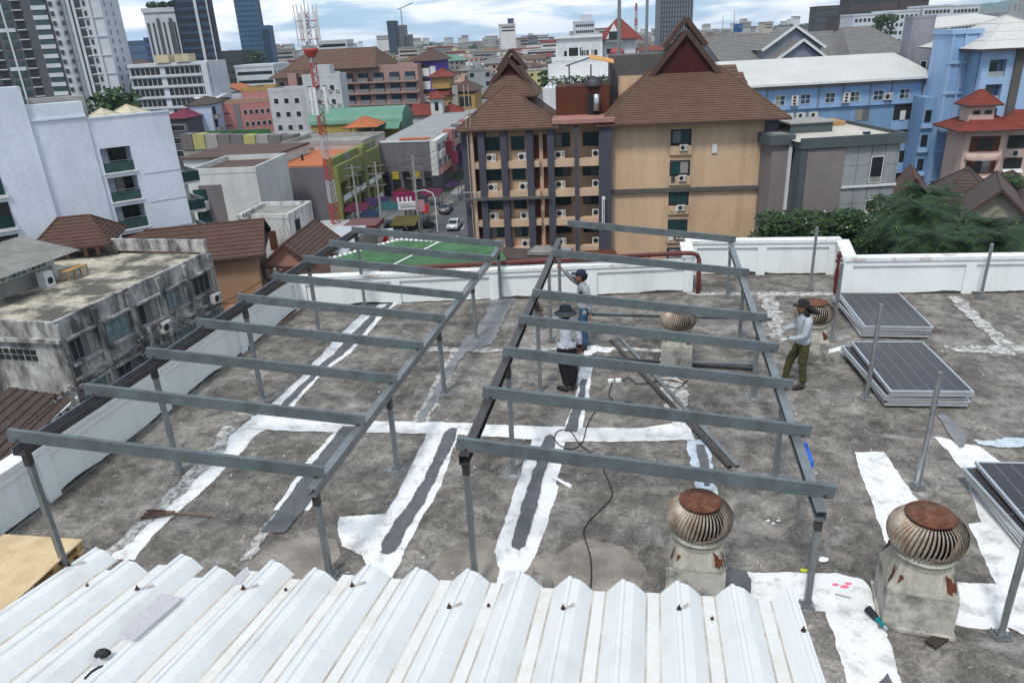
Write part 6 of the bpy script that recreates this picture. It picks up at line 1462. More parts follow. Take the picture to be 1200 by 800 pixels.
# lattice telecom mast, red and white
mp_ = G(393,262,-14); MZ = -14.0
t = thing('telecom_mast', 'tall red and white lattice telecom mast with antennas, rising from a low roof', 'telecom mast', (mp_.x,mp_.y,MZ))
mred = mat('mast_red', (0.36,0.045,0.035), 0.6, vary=0.3); mwhite = mat('mast_white', (0.42,0.42,0.42), 0.6, vary=0.15)
base_y = mp_.y; top = W(352,14,base_y).z - MZ
def mast(t, htop, r0_, r1_, secs, tri=3, rr=0.07):
    step = htop/secs
    for s_ in range(secs):
        z0_, z1_ = s_*step, (s_+1)*step; mb = MB(); nb = 3
        for q in range(nb):
            a0 = z0_+(z1_-z0_)*q/nb; a1 = z0_+(z1_-z0_)*(q+1)/nb; ra = r0_+(r1_-r0_)*a0/htop; rb = r0_+(r1_-r0_)*a1/htop
            P = [Vector((ra*math.cos(2*math.pi*k/tri+0.5), ra*math.sin(2*math.pi*k/tri+0.5), a0)) for k in range(tri)]; Q = [Vector((rb*math.cos(2*math.pi*k/tri+0.5), rb*math.sin(2*math.pi*k/tri+0.5), a1)) for k in range(tri)]
            for k in range(tri):
                mb.tube(P[k],Q[k],rr,n=5); mb.tube(P[k],Q[(k+1)%tri],rr*0.55,n=4); mb.tube(P[(k+1)%tri],Q[k],rr*0.55,n=4); mb.tube(P[k],P[(k+1)%tri],rr*0.5,n=4)
        mb.build('lattice_section', mred if s_ % 2 == 0 else mwhite, t)
mast(t, top, 0.62, 0.34, 9, rr=0.058)
MB().box((-2.6,-1.6,-0.5),(3.0,1.6,-0.1)).build('base_frame', mred, t)
for zf in (0.60,0.93):
    for k in range(3):
        a = k*2.1+0.5; x, y = 0.95*math.cos(a), 0.95*math.sin(a); zt_ = top*zf
        MB().bar((0,0,zt_),(x,y,zt_),0.1,0.1).build('antenna_arm', mred, t); 
        MB().box((x-0.16,y-0.16,zt_-1.4),(x+0.16,y+0.16,zt_+1.6)).build('panel_antenna', C['trim'], t)
for k in range(6):
    a = k*1.047; x, y = 1.25*math.cos(a), 1.25*math.sin(a)
    MB().bar((0,0,top*0.88),(x,y,top*0.88),0.07,0.07).bar((0,0,top*0.96),(x,y,top*0.96),0.07,0.07).build('crown_arm', mred, t)
    MB().tube((x,y,top*0.85),(x,y,top*1.03),0.07,n=6).build('whip_antenna', C['ac'], t)
MB().lathe([(0.4,top*0.80),(0.85,top*0.83),(0.85,top*0.84),(0.4,top*0.84)], (0,0,0), 12).build('crown_ring', mred, t)
MB().tube((0,0,top),(0,0,top*1.16),0.07,n=6).build('spire', mwhite, t)
b_ = Bld('mast_building', 'low building with a pale roof and a red edge that carries the telecom mast', 'house', 330, 296, 408, z=-14.2, th=-6, D=14, wall=C['conc'])
MB().box((-0.2,-0.2,b_.H),(b_.L,14,b_.H+0.2)).build('roof', rm('pale_flat', 190,190,186), b_.t)
MB().box((b_.L-5,-0.3,b_.H+0.2),(b_.L+0.3,0.2,b_.H+0.9)).build('red_edge', mred, b_.t)
MB().solid([(b_.L*0.45,-2,b_.H+0.4),(b_.L+0.5,-2,b_.H+0.2),(b_.L+0.5,6,b_.H+1.2),(b_.L*0.6,6,b_.H+1.2)], (0,0,0.1)).build('tin_roof', rm('pale_metal', 190,195,200), b_.t)
MB().box((b_.L-3,8,b_.H+0.25),(b_.L+1.0,12,b_.H+0.8)).build('maroon_trough', M_['red_pipe'], b_.t)

# green barrel roof hall and neighbours
grn = mat('green_metal_roof', (0.095,0.22,0.155), 0.5, vary=0.12, scale=0.3); cyan = rm('cyan_render', 130,190,200)
b_ = Bld('green_barrel_hall', 'hall with a mint green curved metal roof', 'hall', 364, 147, 470, z=-10.5, th=-6, D=11, wall=rm('mustard_render', 180,160,90))
b_.barrel(grn, 3.2); MB().box((b_.L+0.001,0,0),(b_.L+0.3,11,b_.H)).build('green_end_wall', grn, b_.t)
MB().solid([(b_.L*0.62,-3,b_.H-1.2),(b_.L,-3,b_.H-1.2),(b_.L,-0.05,b_.H+0.2),(b_.L*0.62,-0.05,b_.H+0.2)], (0,0,0.1)).build('lean_to_roof', grn, b_.t)
b_ = Bld('cyan_house', 'small cyan house with a dark maroon hipped roof beside the green barrel hall', 'house', 338, 136, 372, z=-10.0, th=-8, D=9, wall=cyan)
b_.hip(C['chbrown'], 2.6, over=0.6, courses=7); b_.windows('F', [1.5,4.5], [b_.H-3.0], 1.2, 1.3, 'mono')
b_ = Bld('orange_pavilion', 'small pavilion with an orange hipped roof in front of the green barrel hall', 'pavilion', 408, 150, 438, z=-10.6, th=-6, D=7, zb=ST)
for x in (0.2,b_.L-0.5):
    for y in (0.2,6.5): MB().box((x,y,0),(x+0.3,y+0.3,b_.H)).build('post', cream_r, b_.t)
MB().box((0,0.6,0),(b_.L,6.4,b_.H-2.6)).build('room', cream_r, b_.t); b_.hip(C['orange'], 2.0, over=1.0, courses=6)
b_ = Bld('cream_dome_roof_house', 'low building with cream canopy roofs and a small dome behind the green hall', 'house', 432, 124, 492, z=-11.0, th=-6, D=14, wall=cream_r)
b_.barrel(rm('cream_canopy', 225,215,195), 2.0); MB().lathe([(1.5,0),(1.4,0.8),(0.8,1.5),(0.05,1.7)], (b_.L*0.9,5,b_.H+1.2), 14).build('dome', cream_r, b_.t)
b_ = Bld('white_turret_house', 'white house with a square turret, red hipped cap and red tiled roof', 'house', 505, 137, 546, z=-11.0, th=-6, D=10, wall=white_r)
b_.hip(C['redtile'], 2.4, over=0.6, courses=8)
MB().box((0.3,-0.6,0),(3.2,2.4,b_.H+4.2)).build('turret_wall', white_r, b_.t); b_.hip(C['redtile'], 1.8, over=0.6, x0=0.3, x1=3.2, y0=-0.6, y1=2.4, z=b_.H+4.2, courses=6, name='turret_roof')
MB().box((1.3,-0.65,b_.H+1.4),(2.2,-0.601,b_.H+3.4)).build('window', C['dkglass'], b_.t)
MB().box((b_.L-4,-0.3,b_.H-2.2),(b_.L-1,-0.002,b_.H-0.6)).build('arched_opening', C['dark'], b_.t)
b_ = Bld('red_gable_house', 'red tiled house left of the white turret, with a pale gable', 'house', 482, 136, 506, z=-11.2, th=-6, D=9, wall=white_r); b_.hip(C['redtile'], 2.4, over=0.5, gable=True, courses=8)
for i, (x, y) in enumerate(((430,160),(488,152))):
    c = G(x, y, -13); t = thing('blue_tarpaulin', ['blue tarpaulin roof beside the green hall, left', 'blue tarpaulin roof left of the white turret house'][i], 'tarpaulin', (c.x,c.y,ST))
    for sx in (-2.5,2.4):
        for sy in (-2,1.9): MB().box((sx,sy,0),(sx+0.1,sy+0.1,6.9)).build('post', C['grey_trim'], t)
    MB().solid([(-3,-2.5,6.6),(3,-2.5,7.0),(3,2.5,7.8),(-3,2.5,7.3)], (0,0,0.06)).build('sheet', rm('blue_tarp', 60,110,190), t)
# yellow building with red roofs
yel = rm('ochre_yellow_render', 190,155,95)
b_ = Bld('yellow_red_roof_building', 'ochre yellow building with stacked red roofs and a pale chimney', 'apartment building', 503, 112, 556, z=-6.5, th=-6, D=14, wall=yel)
L, H = b_.L, b_.H
b_.hip(C['redtile'], 2.0, over=0.8, x0=0, x1=L*0.5, courses=7, z=H); MB().box((0.6,1.5,H+1.4),(L*0.45,9,H+4.2)).build('upper_wall', yel, b_.t); b_.hip(C['redtile'], 2.0, over=0.8, x0=0.6, x1=L*0.45, y0=1.5, y1=9, z=H+4.2, courses=7, name='upper_roof')
b_.hip(C['chbrown'], 2.4, over=0.5, x0=L*0.5, x1=L, courses=8, z=H+0.6)
MB().box((L*0.52,-0.6,0),(L*0.64,1.2,H+2.0)).build('chimney', C['conc'], b_.t); MB().box((L*0.66,-0.05,H-3.0),(L*0.92,-0.002,H-0.6)).build('opening', C['dark'], b_.t)
b_.windows('F', [L*0.08,L*0.25,L*0.40,L*0.78], [H-3.2,H-6.6], 1.1, 1.5, 'mono')
# purple building
pur = rm('violet_render', 100,80,175)
b_ = Bld('violet_building', 'violet building with white balcony panels and a brown roof', 'apartment building', 485, 72, 511, Y=215, th=-10, D=14, wall=pur)
L, H = b_.L, b_.H; b_.hip(C['chbrown'], 3.0, over=1.0, courses=8)
for i in range(6):
    MB().box((1.2,-0.4,H-4.0-3.4*i),(4.2,-0.002,H-1.9-3.4*i)).build('white_balcony', C['trim'], b_.t); MB().box((1.4,-0.42,H-1.88-3.4*i),(4.0,-0.003,H-1.0-3.4*i)).build('window', C['dkglass'], b_.t)
MB().box((L-1.9,-0.1,H-3.6),(L-0.4,-0.002,H-1.4)).build('white_balcony', C['trim'], b_.t)
# long pink hotel with brown roof
pk = rm('dusty_pink_render', 185,150,140)
b_ = Bld('long_pink_hotel', 'long dusty pink hotel with rows of dark balconies and a big brown roof', 'hotel', 398, 83, 489, Y=215, th=-12, D=16, wall=pk)
L, H = b_.L, b_.H
for i in range(6):
    z = H-3.0-2.9*i
    MB().box((0,-1.1,z-0.5),(L,-0.002,z-0.15)).build('floor_band', pk, b_.t)
    for j in range(5):
        x = 0.8+j*L/5; MB().box((x,-0.06,z),(x+L/5-1.6,-0.002,z+2.05)).build('balcony_opening', C['dark'], b_.t)
        MB().box((x-0.1,-1.05,z-0.149),(x+L/5-1.5,-0.95,z+0.85)).build('balustrade', C['grey_trim'], b_.t)
        for q in range(3): MB().box((x+0.2+q*(L/5-1.9)/3,-0.09,z+0.2),(x+(L/5-2.2)/3+q*(L/5-1.9)/3,-0.061,z+1.95)).build('window', C['bluegl'], b_.t)
b_.parapet(pk, 1.0)
b_.hip(C['brown'], 5.0, over=1.5, x0=-14, x1=L*0.45, y0=-1, y1=17, z=H+0.5, courses=14, ridge=20)
b_ = Bld('pink_corner_block', 'pink block with a gabled brown roof at the left end of the long pink hotel', 'hotel', 322, 92, 356, Y=232, th=-12, D=16, wall=pk)
b_.hip(C['brown'], 4.5, over=1.3, courses=10); b_.windows('F', frange(1.0,b_.L-3.0,3), fl(b_,5,0.8,3.3), 2.0, 1.8, 'mono')
MB().box((b_.L*0.55,-2.0,0),(b_.L*0.85,-0.003,b_.H+1.2)).build('bay_tower', pk, b_.t)
# white apartment building
wh = rm('cool_white_render', 204,206,208)
b_ = Bld('white_apartment_block', 'stained white apartment block with small windows, left of the telecom mast', 'apartment building', 314, 108, 366, z=-3.6, th=-12, D=8, wall=wh)
b_.windows('F', frange(1.2,b_.L-2.4,4), fl(b_,4,0.9,3.2), 1.3, 1.3, 'mono'); b_.windows('R', frange(1.0,5.5,2), fl(b_,4,0.9,3.2), 1.3, 1.3, 'mono'); b_.parapet(wh, 0.8)
b_ = Bld('white_apartment_block', 'tall white block with air conditioners behind the telecom mast', 'apartment building', 354, 92, 398, z=-0.6, th=-12, D=4, wall=wh)
b_.parapet(wh, 0.8); MB().box((2,1,b_.H+0.04),(7,3.5,b_.H+2.8)).build('roof_room', wh, b_.t)
for z in fl(b_,4,1,3.2):
    for x in frange(1.0,b_.L*0.7,4): b_.item('window', win_mesh(1.2,1.3,'mono',C['dkglass'],C['trim'])[0],'F',x,z); b_.item('air_conditioner', AC,'F',x+1.5,z-0.3)
# pink apartment block with green roof
pk2 = rm('rose_pink_render', 205,140,135)
b_ = Bld('rose_pink_block', 'rose pink apartment block with a grey corner strip and mossy green roof', 'apartment building', 255, 124, 322, z=-6.6, th=18, D=14, wall=pk2)
L, H = b_.L, b_.H
b_.parapet(pk2, 0.5, top=rm('mossy_green_roof', 95,120,60)); b_.band('grey_strip','F',L*0.27,L*0.36,0,H,0.15,C['grey_trim'])
b_.windows('F', frange(L*0.42,L*0.92,6), fl(b_,4,0.7,3.0), 0.95, 1.2, 'mono'); 
for z in fl(b_,4,0.7,3.0): b_.band('vent_line','F',L*0.08,L*0.18,z+0.4,z+0.7,0.03,C['dark'])
b_ = Bld('rose_pink_block', 'second pink block with a yellow roof wall right behind the rose pink block', 'apartment building', 283, 108, 322, z=-5.0, th=-10, D=14, wall=pk2)
b_.windows('F', frange(1.0,b_.L-2,4), fl(b_,3,1.2,3.2), 1.3, 1.5, 'mono'); b_.parapet(yel, 1.2)
b_ = Bld('dark_red_house', 'dark red wall beside the stained white apartment block', 'house', 306, 118, 328, z=-7.5, th=-12, D=9, wall=rm('brick_red_render', 150,60,50)); b_.parapet(b_.wm,0.5); b_.windows('F', [1,4], fl(b_,2), 1.3, 1.3, 'mono')
b_ = Bld('pale_blue_blank_block', 'tall block with a blank pale blue wall and dark balconies on its side', 'apartment building', 218, 124, 246, z=-5.6, th=4, D=14, wall=rm('pale_blue_blank', 195,210,235,0.15))
for z in fl(b_,4,0.6,3.0): b_.item('balcony_opening', MB().box((0,-0.05,0),(2.6,-0.002,1.9)).mesh('balcony_opening', C['dark']),'R',1,z); b_.item('balcony_slab', MB().box((0,-1.0,0),(3,-0.002,0.9)).mesh('balcony_slab', C['conc']),'R',0.8,z-1.0)
b_.hip(C['dkbrown'], 1.6, over=0.4, courses=5)
b_ = Bld('mauve_shophouses', 'dark grey and mauve shophouses with a purple red roof beside the pale blue block', 'shophouse', 190, 140, 218, z=-8.0, th=-6, D=12, wall=rm('dull_grey_render', 95,95,105))
b_.windows('F', frange(0.8,b_.L-2.4,3), fl(b_,3,0.8,3.0), 1.7, 1.4, 'mono'); b_.hip(rm('plum_roof', 130,60,80), 1.8, over=0.5, courses=6)
b_ = Bld('white_gable_house', 'white house with an orange roof standing behind the pink block', 'house', 246, 108, 282, z=-7.8, th=-20, D=10, wall=rm('clean_white', 228,232,238)); b_.hip(C['orange'], 2.4, over=0.5, gable=True, along='y', courses=7)
b_ = Bld('black_white_roof_house', 'dark house with a white sloping roof panel left of the pink block', 'house', 222, 118, 252, z=-9.0, th=-12, D=10, wall=rm('charcoal_render', 70,70,74)); MB().solid([(2,-0.5,b_.H+0.6),(b_.L+0.5,-0.5,b_.H+0.1),(b_.L+0.5,8,b_.H+1.4),(2,8,b_.H+2.2)], (0,0,0.15)).build('roof', C['trim'], b_.t)
for i, (x0, y0_, x1) in enumerate(((100,142,122),(128,137,154))):
    b_ = Bld('cream_roof_house', ['cream tent roofed house behind the pale hotel, left one', 'cream tent roofed house behind the pale hotel, right one'][i], 'house', x0, y0_, x1, z=-3.0, th=0, D=6, wall=cream_r); b_.hip(rm('cream_tile', 225,215,185), 1.6, over=0.5, courses=4)
b_ = Bld('red_roof_long_house', 'long low building with red roofs and white walls in front of the long white hotel', 'house', 158, 115, 220, z=-8.5, th=-8, D=14, wall=rm('clean_white', 228,232,238)); b_.hip(C['redtile'], 2.2, over=0.8, x1=b_.L*0.45, courses=6); b_.hip(C['redtile'], 2.2, over=0.8, x0=b_.L*0.5, courses=6)
b_.windows('F', frange(0.8,b_.L-4,6), [b_.H-3.0], 3.0, 1.8, 'mono')
b_ = Bld('grey_warehouse', 'dark grey warehouse with a green edged roof, right of the red roofed long house', 'warehouse', 210, 106, 262, z=-8.5, th=-8, D=12, wall=rm('charcoal_render', 70,70,74)); MB().box((-0.5,-0.6,b_.H),(b_.L+0.5,12,b_.H+0.35)).build('roof', rm('green_grey_roof', 90,115,110), b_.t)

# white pool hotel
b_ = Bld('white_pool_hotel', 'white two storey hotel with terraces, dark windows and a red tiled roof behind the pool', 'hotel', 652, 46, 706, Y=168, th=-8, D=14, wall=rm('bright_white', 225,228,230,0.15))
L, H = b_.L, b_.H
MB().box((-0.4,-0.5,H+0.001),(L*1.0,14,H+0.5)).build('roof_slab', C['trim'], b_.t)
for i in range(2):
    z = H-4.2-3.6*i; MB().box((-1.0,-2.2,z-0.6),(L,-0.002,z-0.25)).build('terrace_slab', C['trim'], b_.t)
    b_.windows('F', frange(1.5,L-2.5,6), [z+0.3], 1.5, 1.5, 'two', gl=C['dkglass'])
    for x in frange(0,L-0.4,5): MB().box((x,-2.1,z-0.249),(x+0.35,-1.8,z+3.0)).build('column', C['trim'], b_.t)
    MB().box((-1.0,-2.25,z-0.249),(L,-2.12,z+0.7)).build('balustrade', C['trim'], b_.t)
    MB().box((2.2,-0.1,z-0.2),(5.2,-0.003,z+2.3)).build('opening', C['dark'], b_.t)
b2 = Bld('pool_hotel_tower', 'white hotel tower with small windows and a red tiled roof beside the pool hotel', 'hotel', 706, 47, 745, Y=172, th=-8, D=16, wall=rm('bright_white', 225,228,230,0.15))
b2.windows('F', [0.8,3.0], fl(b2,5,1.0,3.0), 1.2, 1.2, 'mono'); b2.hip(C['redtile'], 4.6, over=1.2, courses=9)
MB().solid([(0.4,-1.0,b2.H-0.5),(4.4,-1.0,b2.H-0.5),(2.4,-1.0,b2.H+3.2)], (0,2.5,0)).build('dormer', C['trim'], b2.t); MB().box((1.4,-1.2,b2.H+0.2),(3.4,-1.01,b2.H+1.6)).build('window', C['dkglass'], b2.t)
sgn = MB().lathe([(0.05,-0.1),(1.6,-0.1),(1.6,0.1),(0.05,0.1)], (0,0,0), 16, sy=0.6).build('oval_sign', rm('rose_sign', 205,110,115), b2.t); sgn.location = (3.2,-0.5,b2.H-2.6); sgn.rotation_euler = (math.pi/2,0,0)
b_ = Bld('pool_terrace', 'raised white pool terrace with a turquoise swimming pool and planting', 'terrace', 636, 104, 745, Y=138, th=-8, D=24, wall=rm('bright_white', 225,228,230,0.15))
L, H = b_.L, b_.H
MB().box((2,1.2,H+0.01),(L*0.72,6.0,H+0.06)).build('pool_water', mat('turquoise_pool_water', (0.03,0.42,0.50), 0.1, vary=0.1), b_.t)
MB().box((0,14,H),(L,14.4,H+3.6)).build('terrace_wall', C['trim'], b_.t); MB().box((2,9,H+0.001),(L*0.9,13.9,H+0.5)).build('steps', C['trim'], b_.t)
mb = MB(); rg = random.Random(3)
def leaves(mb, c, rx, ry, rz_, n, s, rg, mats=2):
    for i in range(n):
        while True:
            p = Vector((rg.uniform(-1,1), rg.uniform(-1,1), rg.uniform(-1,1)))
            if 0.35 < p.length < 1: break
        k = p.length; q = Vector((c[0]+p.x*rx, c[1]+p.y*ry, c[2]+p.z*rz_))
        a = Vector((rg.gauss(0,1), rg.gauss(0,1), rg.gauss(0,0.6))).normalized(); b = a.orthogonal().normalized(); b = (b + a.cross(b)*rg.uniform(-1,1)).normalized(); ss = s*rg.uniform(0.6,1.4)
        mb.add([q-a*ss, q+b*ss*0.45, q+a*ss, q-b*ss*0.45], [(0,1,2,3)], rg.randrange(mats))
leaf = [mat('leaf_dark', (0.012,0.033,0.010), 0.6, vary=0.4, scale=0.8), mat('leaf_mid', (0.024,0.060,0.015), 0.55, vary=0.4, scale=0.8), mat('leaf_light', (0.045,0.095,0.022), 0.55, vary=0.4, scale=0.8)]
for i in range(10): leaves(mb, (1.5+i*1.6, 8.5, H+0.7), 1.2, 0.8, 0.9, 90, 0.28, rg, 3)
o = mb.build('terrace_planting', leaf, b_.t); o['kind'] = 'stuff'
MB().box((L*0.75,3,H+2.6),(L*1.05,6,H+2.8)).build('pergola_roof', C['rail'], b_.t)
for x in (L*0.76,L*1.03): MB().box((x,3.1,H),(x+0.2,3.3,H+2.6)).build('pergola_post', C['rail'], b_.t)
for i in range(6): tag(MB().box((L*0.78+i*0.9,4,H),(L*0.78+i*0.9+0.5,5.4,H+0.35)).build('sun_bed', C['grey_trim'], b_.t))

# ================================================================ towers
def tower(name, label, x0, y0, x1, Y, th, D, wall, cols=0, rows=0, ww=1.2, wh=1.5, gl=None, x2=None, cat='tower block'):
    b = Bld(name, label, cat, x0, y0, x1, Y=Y, th=th, D=D, wall=wall)
    if cols: b.joined('F', frange(0.8, b.L-0.8-ww, cols), frange(3, b.H-3, rows), ww, wh, gl or C['dkglass'])
    if cols and th: b.joined('R' if th < 0 else 'L' if th > 0 else 'R', frange(1, D-1-ww, max(2,cols//2)), frange(3, b.H-3, rows), ww, wh, gl or C['dkglass'])
    MB().box((-0.2,-0.2,b.H),(b.L+0.2,b.D+0.2,b.H+1.0)).build('roof', wall, b.t)
    return b
# big grey and white condominium, far left
gdk = rm('charcoal_grey_render', 96,98,104,0.1); wht = rm('tower_white', 215,220,226,0.1)
def at_Y(name, label, x0, x1, yref, Y, th, D, htop, wall):
    lo = W(x0, yref, Y); b = Bld(name, label, 'tower block', x0, yref, x1, Y=Y, th=th, D=D)
    b.H = htop - ST; b.z = htop
    b.wall = MB().box((0,0,0),(b.L,D,b.H)).build('wall', wall, b.t); b.wm = wall
    return b
b_ = at_Y('grey_white_condominium', 'huge charcoal and white condominium tower filling the top left corner', -70, 66, 60, 262, 12, 24, 74, gdk)
L, H = b_.L, b_.H; st_ = 3.0; nf = int(H/st_)
mbW, mbG, mbB = MB(), MB(), MB()
for j in range(nf):
    z = j*st_
    x = 1.0; k = 0
    while x < L-8:
        mbG.box((x,-0.2,z+0.8),(x+1.7,-0.02,z+2.4)); mbG.box((x+2.6,-0.2,z+0.8),(x+4.3,-0.02,z+2.4))
        if (j+k) % 4 == 0: mbW.box((x-0.3,-0.25,z-0.4),(x+4.6,-0.021,z+0.75))
        mbB.box((x+5.3,-0.05,z+0.4),(x+8.0,-0.019,z+2.6)); mbW.box((x+5.2,-0.5,z),(x+8.1,-0.051,z+0.3))
        x += 9.2; k += 2
    mbW.box((L-4.6,-0.4,z),(L-0.1,-0.02,z+1.3)); mbG.box((L-4.3,-0.2,z+1.31),(L-0.4,-0.021,z+2.8))
x = 1.0
mbS = MB()
while x < L-8: mbS.box((x+1.85,-0.3,0),(x+2.45,-0.26,H)); x += 9.2
for o, nm, m in ((mbW,'white_panels',wht),(mbG,'window_panels',C['teal']),(mbB,'balcony_openings',C['dark']),(mbS,'white_fins',wht)):
    q = o.build(nm, m, b_.t); q['kind'] = 'stuff'
MB().lathe([(2.6,0),(2.6,H)], (L+1.6,3,0), 16).build('corner_bay', wht, b_.t)
q = MB()
for j in range(nf): q.box((L+3.6,0.2,j*st_+1.0),(L+4.28,1.2,j*st_+2.4)); q.box((L+0.8,0.1,j*st_+1.0),(L+1.8,0.42,j*st_+2.4))
x_ = q.build('window_panels', C['dkglass'], b_.t); x_['kind'] = 'stuff'
b_ = at_Y('white_condominium', 'tall white condominium tower right behind the charcoal one, with thin dark windows', 76, 130, 60, 272, 10, 22, 78, wht)
L, H = b_.L, b_.H; nf = int(H/st_); q = MB(); g_ = MB(); p_ = MB(); r_ = MB()
for j in range(nf):
    z = j*st_
    for x, w_ in ((1.1,0.9),(L*0.47,1.5),(L*0.62,0.8)): q.box((x,-0.2,z+0.8),(x+w_,-0.02,z+2.3))
    p_.box((L*0.47-0.2,-0.12,z-0.1),(L*0.47+2.2,-0.021,z+0.25))
    if j % 2: r_.box((L*0.5,-0.35,z),(L*0.98,-0.02,z+0.35))
    q.box((L+0.02,4,z+0.8),(L+0.2,5,z+2.3)); q.box((L+0.02,12,z+0.8),(L+0.2,13,z+2.3))
for x in (0.0,L*0.20,L*0.30,L*0.40,L*0.72): g_.box((x,-0.55,0),(x+0.8,-0.024,H))
gs = MB(); gs.box((L*0.32,-0.1,0),(L*0.40,-0.018,H)); gs.box((L*0.45,-0.09,0),(L*0.57,-0.017,H)); gs.build('grey_stripe', gdk, b_.t)
for o, nm, m in ((q,'window_panels',C['dkglass']),(p_,'sill_panels',wht),(r_,'ledge_panels',wht)): x_ = o.build(nm, m, b_.t); x_['kind'] = 'stuff'
g_.build('white_fins', wht, b_.t)
# others
b_ = tower('striped_hotel_tower', 'white hotel tower with dark vertical window stripes and a planted roof', 167, 13, 210, 430, 8, 20, rm('tower_white', 215,220,226,0.1))
L, H = b_.L, b_.H; mb = MB()
for i in range(7): mb.box((1.0+i*L/7,-0.3,4),(L/7-1.2+i*L/7+0.4,-0.02,H-6))
mb.build('window_stripes', C['dkglass'], b_.t); MB().box((-0.6,-0.6,H-1.0),(L+0.6,20.6,H+1.2)).build('roof_slab', wht, b_.t)
MB().box((L*0.32,-0.5,0),(L*0.40,-0.31,H-4)).box((L*0.66,-0.5,0),(L*0.74,-0.31,H-4)).build('grey_fins', gdk, b_.t)
mb = MB(); [leaves(mb, (L*0.15+i*L*0.1,8,H+2.8), 3, 3, 1.8, 60, 0.9, rg, 2) for i in range(8)]; x_ = mb.build('roof_garden', leaf, b_.t); x_['kind'] = 'stuff'
navy = rm('navy_glass_wall', 62,78,98,0.1); navy2 = rm('dark_slate_wall', 48,58,70,0.1)
b_ = at_Y('dark_slate_tower', 'tall dark slate tower with one thin white stripe, cut by the top of the photo', 214, 254, 60, 380, 14, 22, 74, navy2)
L, H = b_.L, b_.H; MB().box((L*0.58,-0.6,0),(L*0.66,-0.02,H)).build('white_stripe', wht, b_.t); MB().box((L*0.93,-0.4,0),(L*0.97,-0.02,H)).build('white_stripe', wht, b_.t)
b_.joined('F', [L*0.70,L*0.80,L*0.88], frange(4,H-4,26), 1.2, 1.6, C['bluegl']); b_.joined('F', frange(1,L*0.52,5), frange(4,H-4,26), 1.6, 1.2, C['bluegl'])
tower('blue_grey_office', 'blue grey office block left of the striped hotel tower', 145, 50, 170, 640, 0, 30, rm('blue_grey_office_wall', 90,110,140,0.1), 8, 6, 2.0, 2.2, C['bluegl'])
tower('small_blue_office', 'small blue and white block at the foot of the striped hotel tower', 168, 46, 176, 600, 0, 20, rm('steel_blue_wall', 60,90,130,0.1), 3, 8, 1.5, 2)
b_ = Bld('long_white_hotel', 'long low white hotel with open corridors in front of the striped tower', 'hotel', 150, 76, 243, Y=275, th=-6, D=14, wall=rm('tower_white', 215,220,226,0.1))
for i in range(5):
    for j in range(16): 
        if j == 6: continue
        MB().box((0.5+j*b_.L/16,-0.2,b_.H-3.8-3.5*i),(b_.L/16+0.1+j*b_.L/16,-0.02,b_.H-1.5-3.5*i)).build('opening', C['dark'], b_.t)
    MB().box((-0.3,-0.6,b_.H-1.1-3.5*i),(b_.L,-0.201,b_.H-0.3-3.5*i)).build('floor_band', wht, b_.t)
for x in (b_.L*0.37,b_.L*0.62): MB().box((x,-1.0,b_.H),(x+5,4,b_.H+2.6)).build('cream_roof_block', cream_r, b_.t)
MB().box((b_.L*0.93,-1.5,0),(b_.L*1.0,0,b_.H-0.5)).build('rounded_stair', wht, b_.t)
tower('dark_block', 'dark block with a lit sign between the slate tower and the blue skyscraper', 258, 62, 283, 520, 0, 22, rm('dark_brown_grey_wall', 75,75,75,0.1), 6, 5, 2, 1.6)
tower('white_terrace_block', 'white terraced block below the blue skyscraper', 275, 80, 320, 330, -4, 20, rm('tower_white', 215,220,226,0.1), 10, 5, 1.5, 1.3)
b_ = at_Y('blue_skyscraper', 'tall steel blue skyscraper at the upper left, stepping down on its right side', 282, 308, 50, 560, 10, 22, 92, rm('steel_blue_glass', 78,108,135,0.05))
b_.joined('F', frange(0.8,b_.L-2.4,6), frange(3,b_.H-3,34), 1.6, 1.3, C['bluegl'])
b_ = tower('blue_skyscraper_wing', 'lower stepped wing on the right of the blue skyscraper', 304, 32, 316, 556, 10, 22, rm('steel_blue_glass', 78,108,135,0.05), 4, 26, 1.4, 1.4, C['bluegl'])
tower('white_balcony_condo', 'white block with many dark balconies behind the brown hotel roof', 372, 50, 406, 480, -3, 18, wht, 16, 6, 1.4, 1.8)
tower('slate_tower_pair', 'dark slate tower, left half of the pair in the middle skyline', 453, 26, 463, 900, 0, 25, navy2, 4, 18, 1.6, 1.5, C['bluegl'])
tower('slate_tower_pair', 'grey ribbed tower with stepped shoulders, right half of the pair in the skyline', 463, 31, 474, 905, 0, 25, rm('mid_grey_wall', 112,118,122,0.1), 4, 16, 1.5, 1.5)
tower('slate_tower_pair', 'lowest step of the ribbed grey tower pair in the middle skyline', 474, 42, 481, 905, 0, 25, rm('mid_grey_wall', 112,118,122,0.1), 3, 12, 1.5, 1.5)
for i, (a, y, b) in enumerate(((493,52,502),(502,50,508),(508,51,518))): tower('pale_condo_row', ['pale distant condominium, left of a row of three', 'pale distant condominium, middle of a row of three', 'pale distant condominium, right of a row of three'][i], a, y, b, 1500, 0, 40, rm('pale_condo', 190,195,190,0.1), 5, 7, 2.4, 2.6)
tower('thin_blue_tower', 'thin isolated dark blue tower on the horizon', 595, 23, 602, 1000, 0, 16, rm('navy_tower', 60,80,115,0.05), 3, 14, 1.6, 2, C['bluegl'])
tower('pale_far_tower', 'pale stepped tower under construction on the horizon', 565, 46, 580, 1100, 0, 20, rm('pale_condo', 190,195,190,0.1), 6, 8, 1.6, 2)
tower('grey_far_block', 'small grey block on the horizon left of the pool hotel', 619, 43, 630, 900, 0, 20, rm('mid_grey_wall', 112,118,122,0.1), 4, 5, 1.6, 1.6)
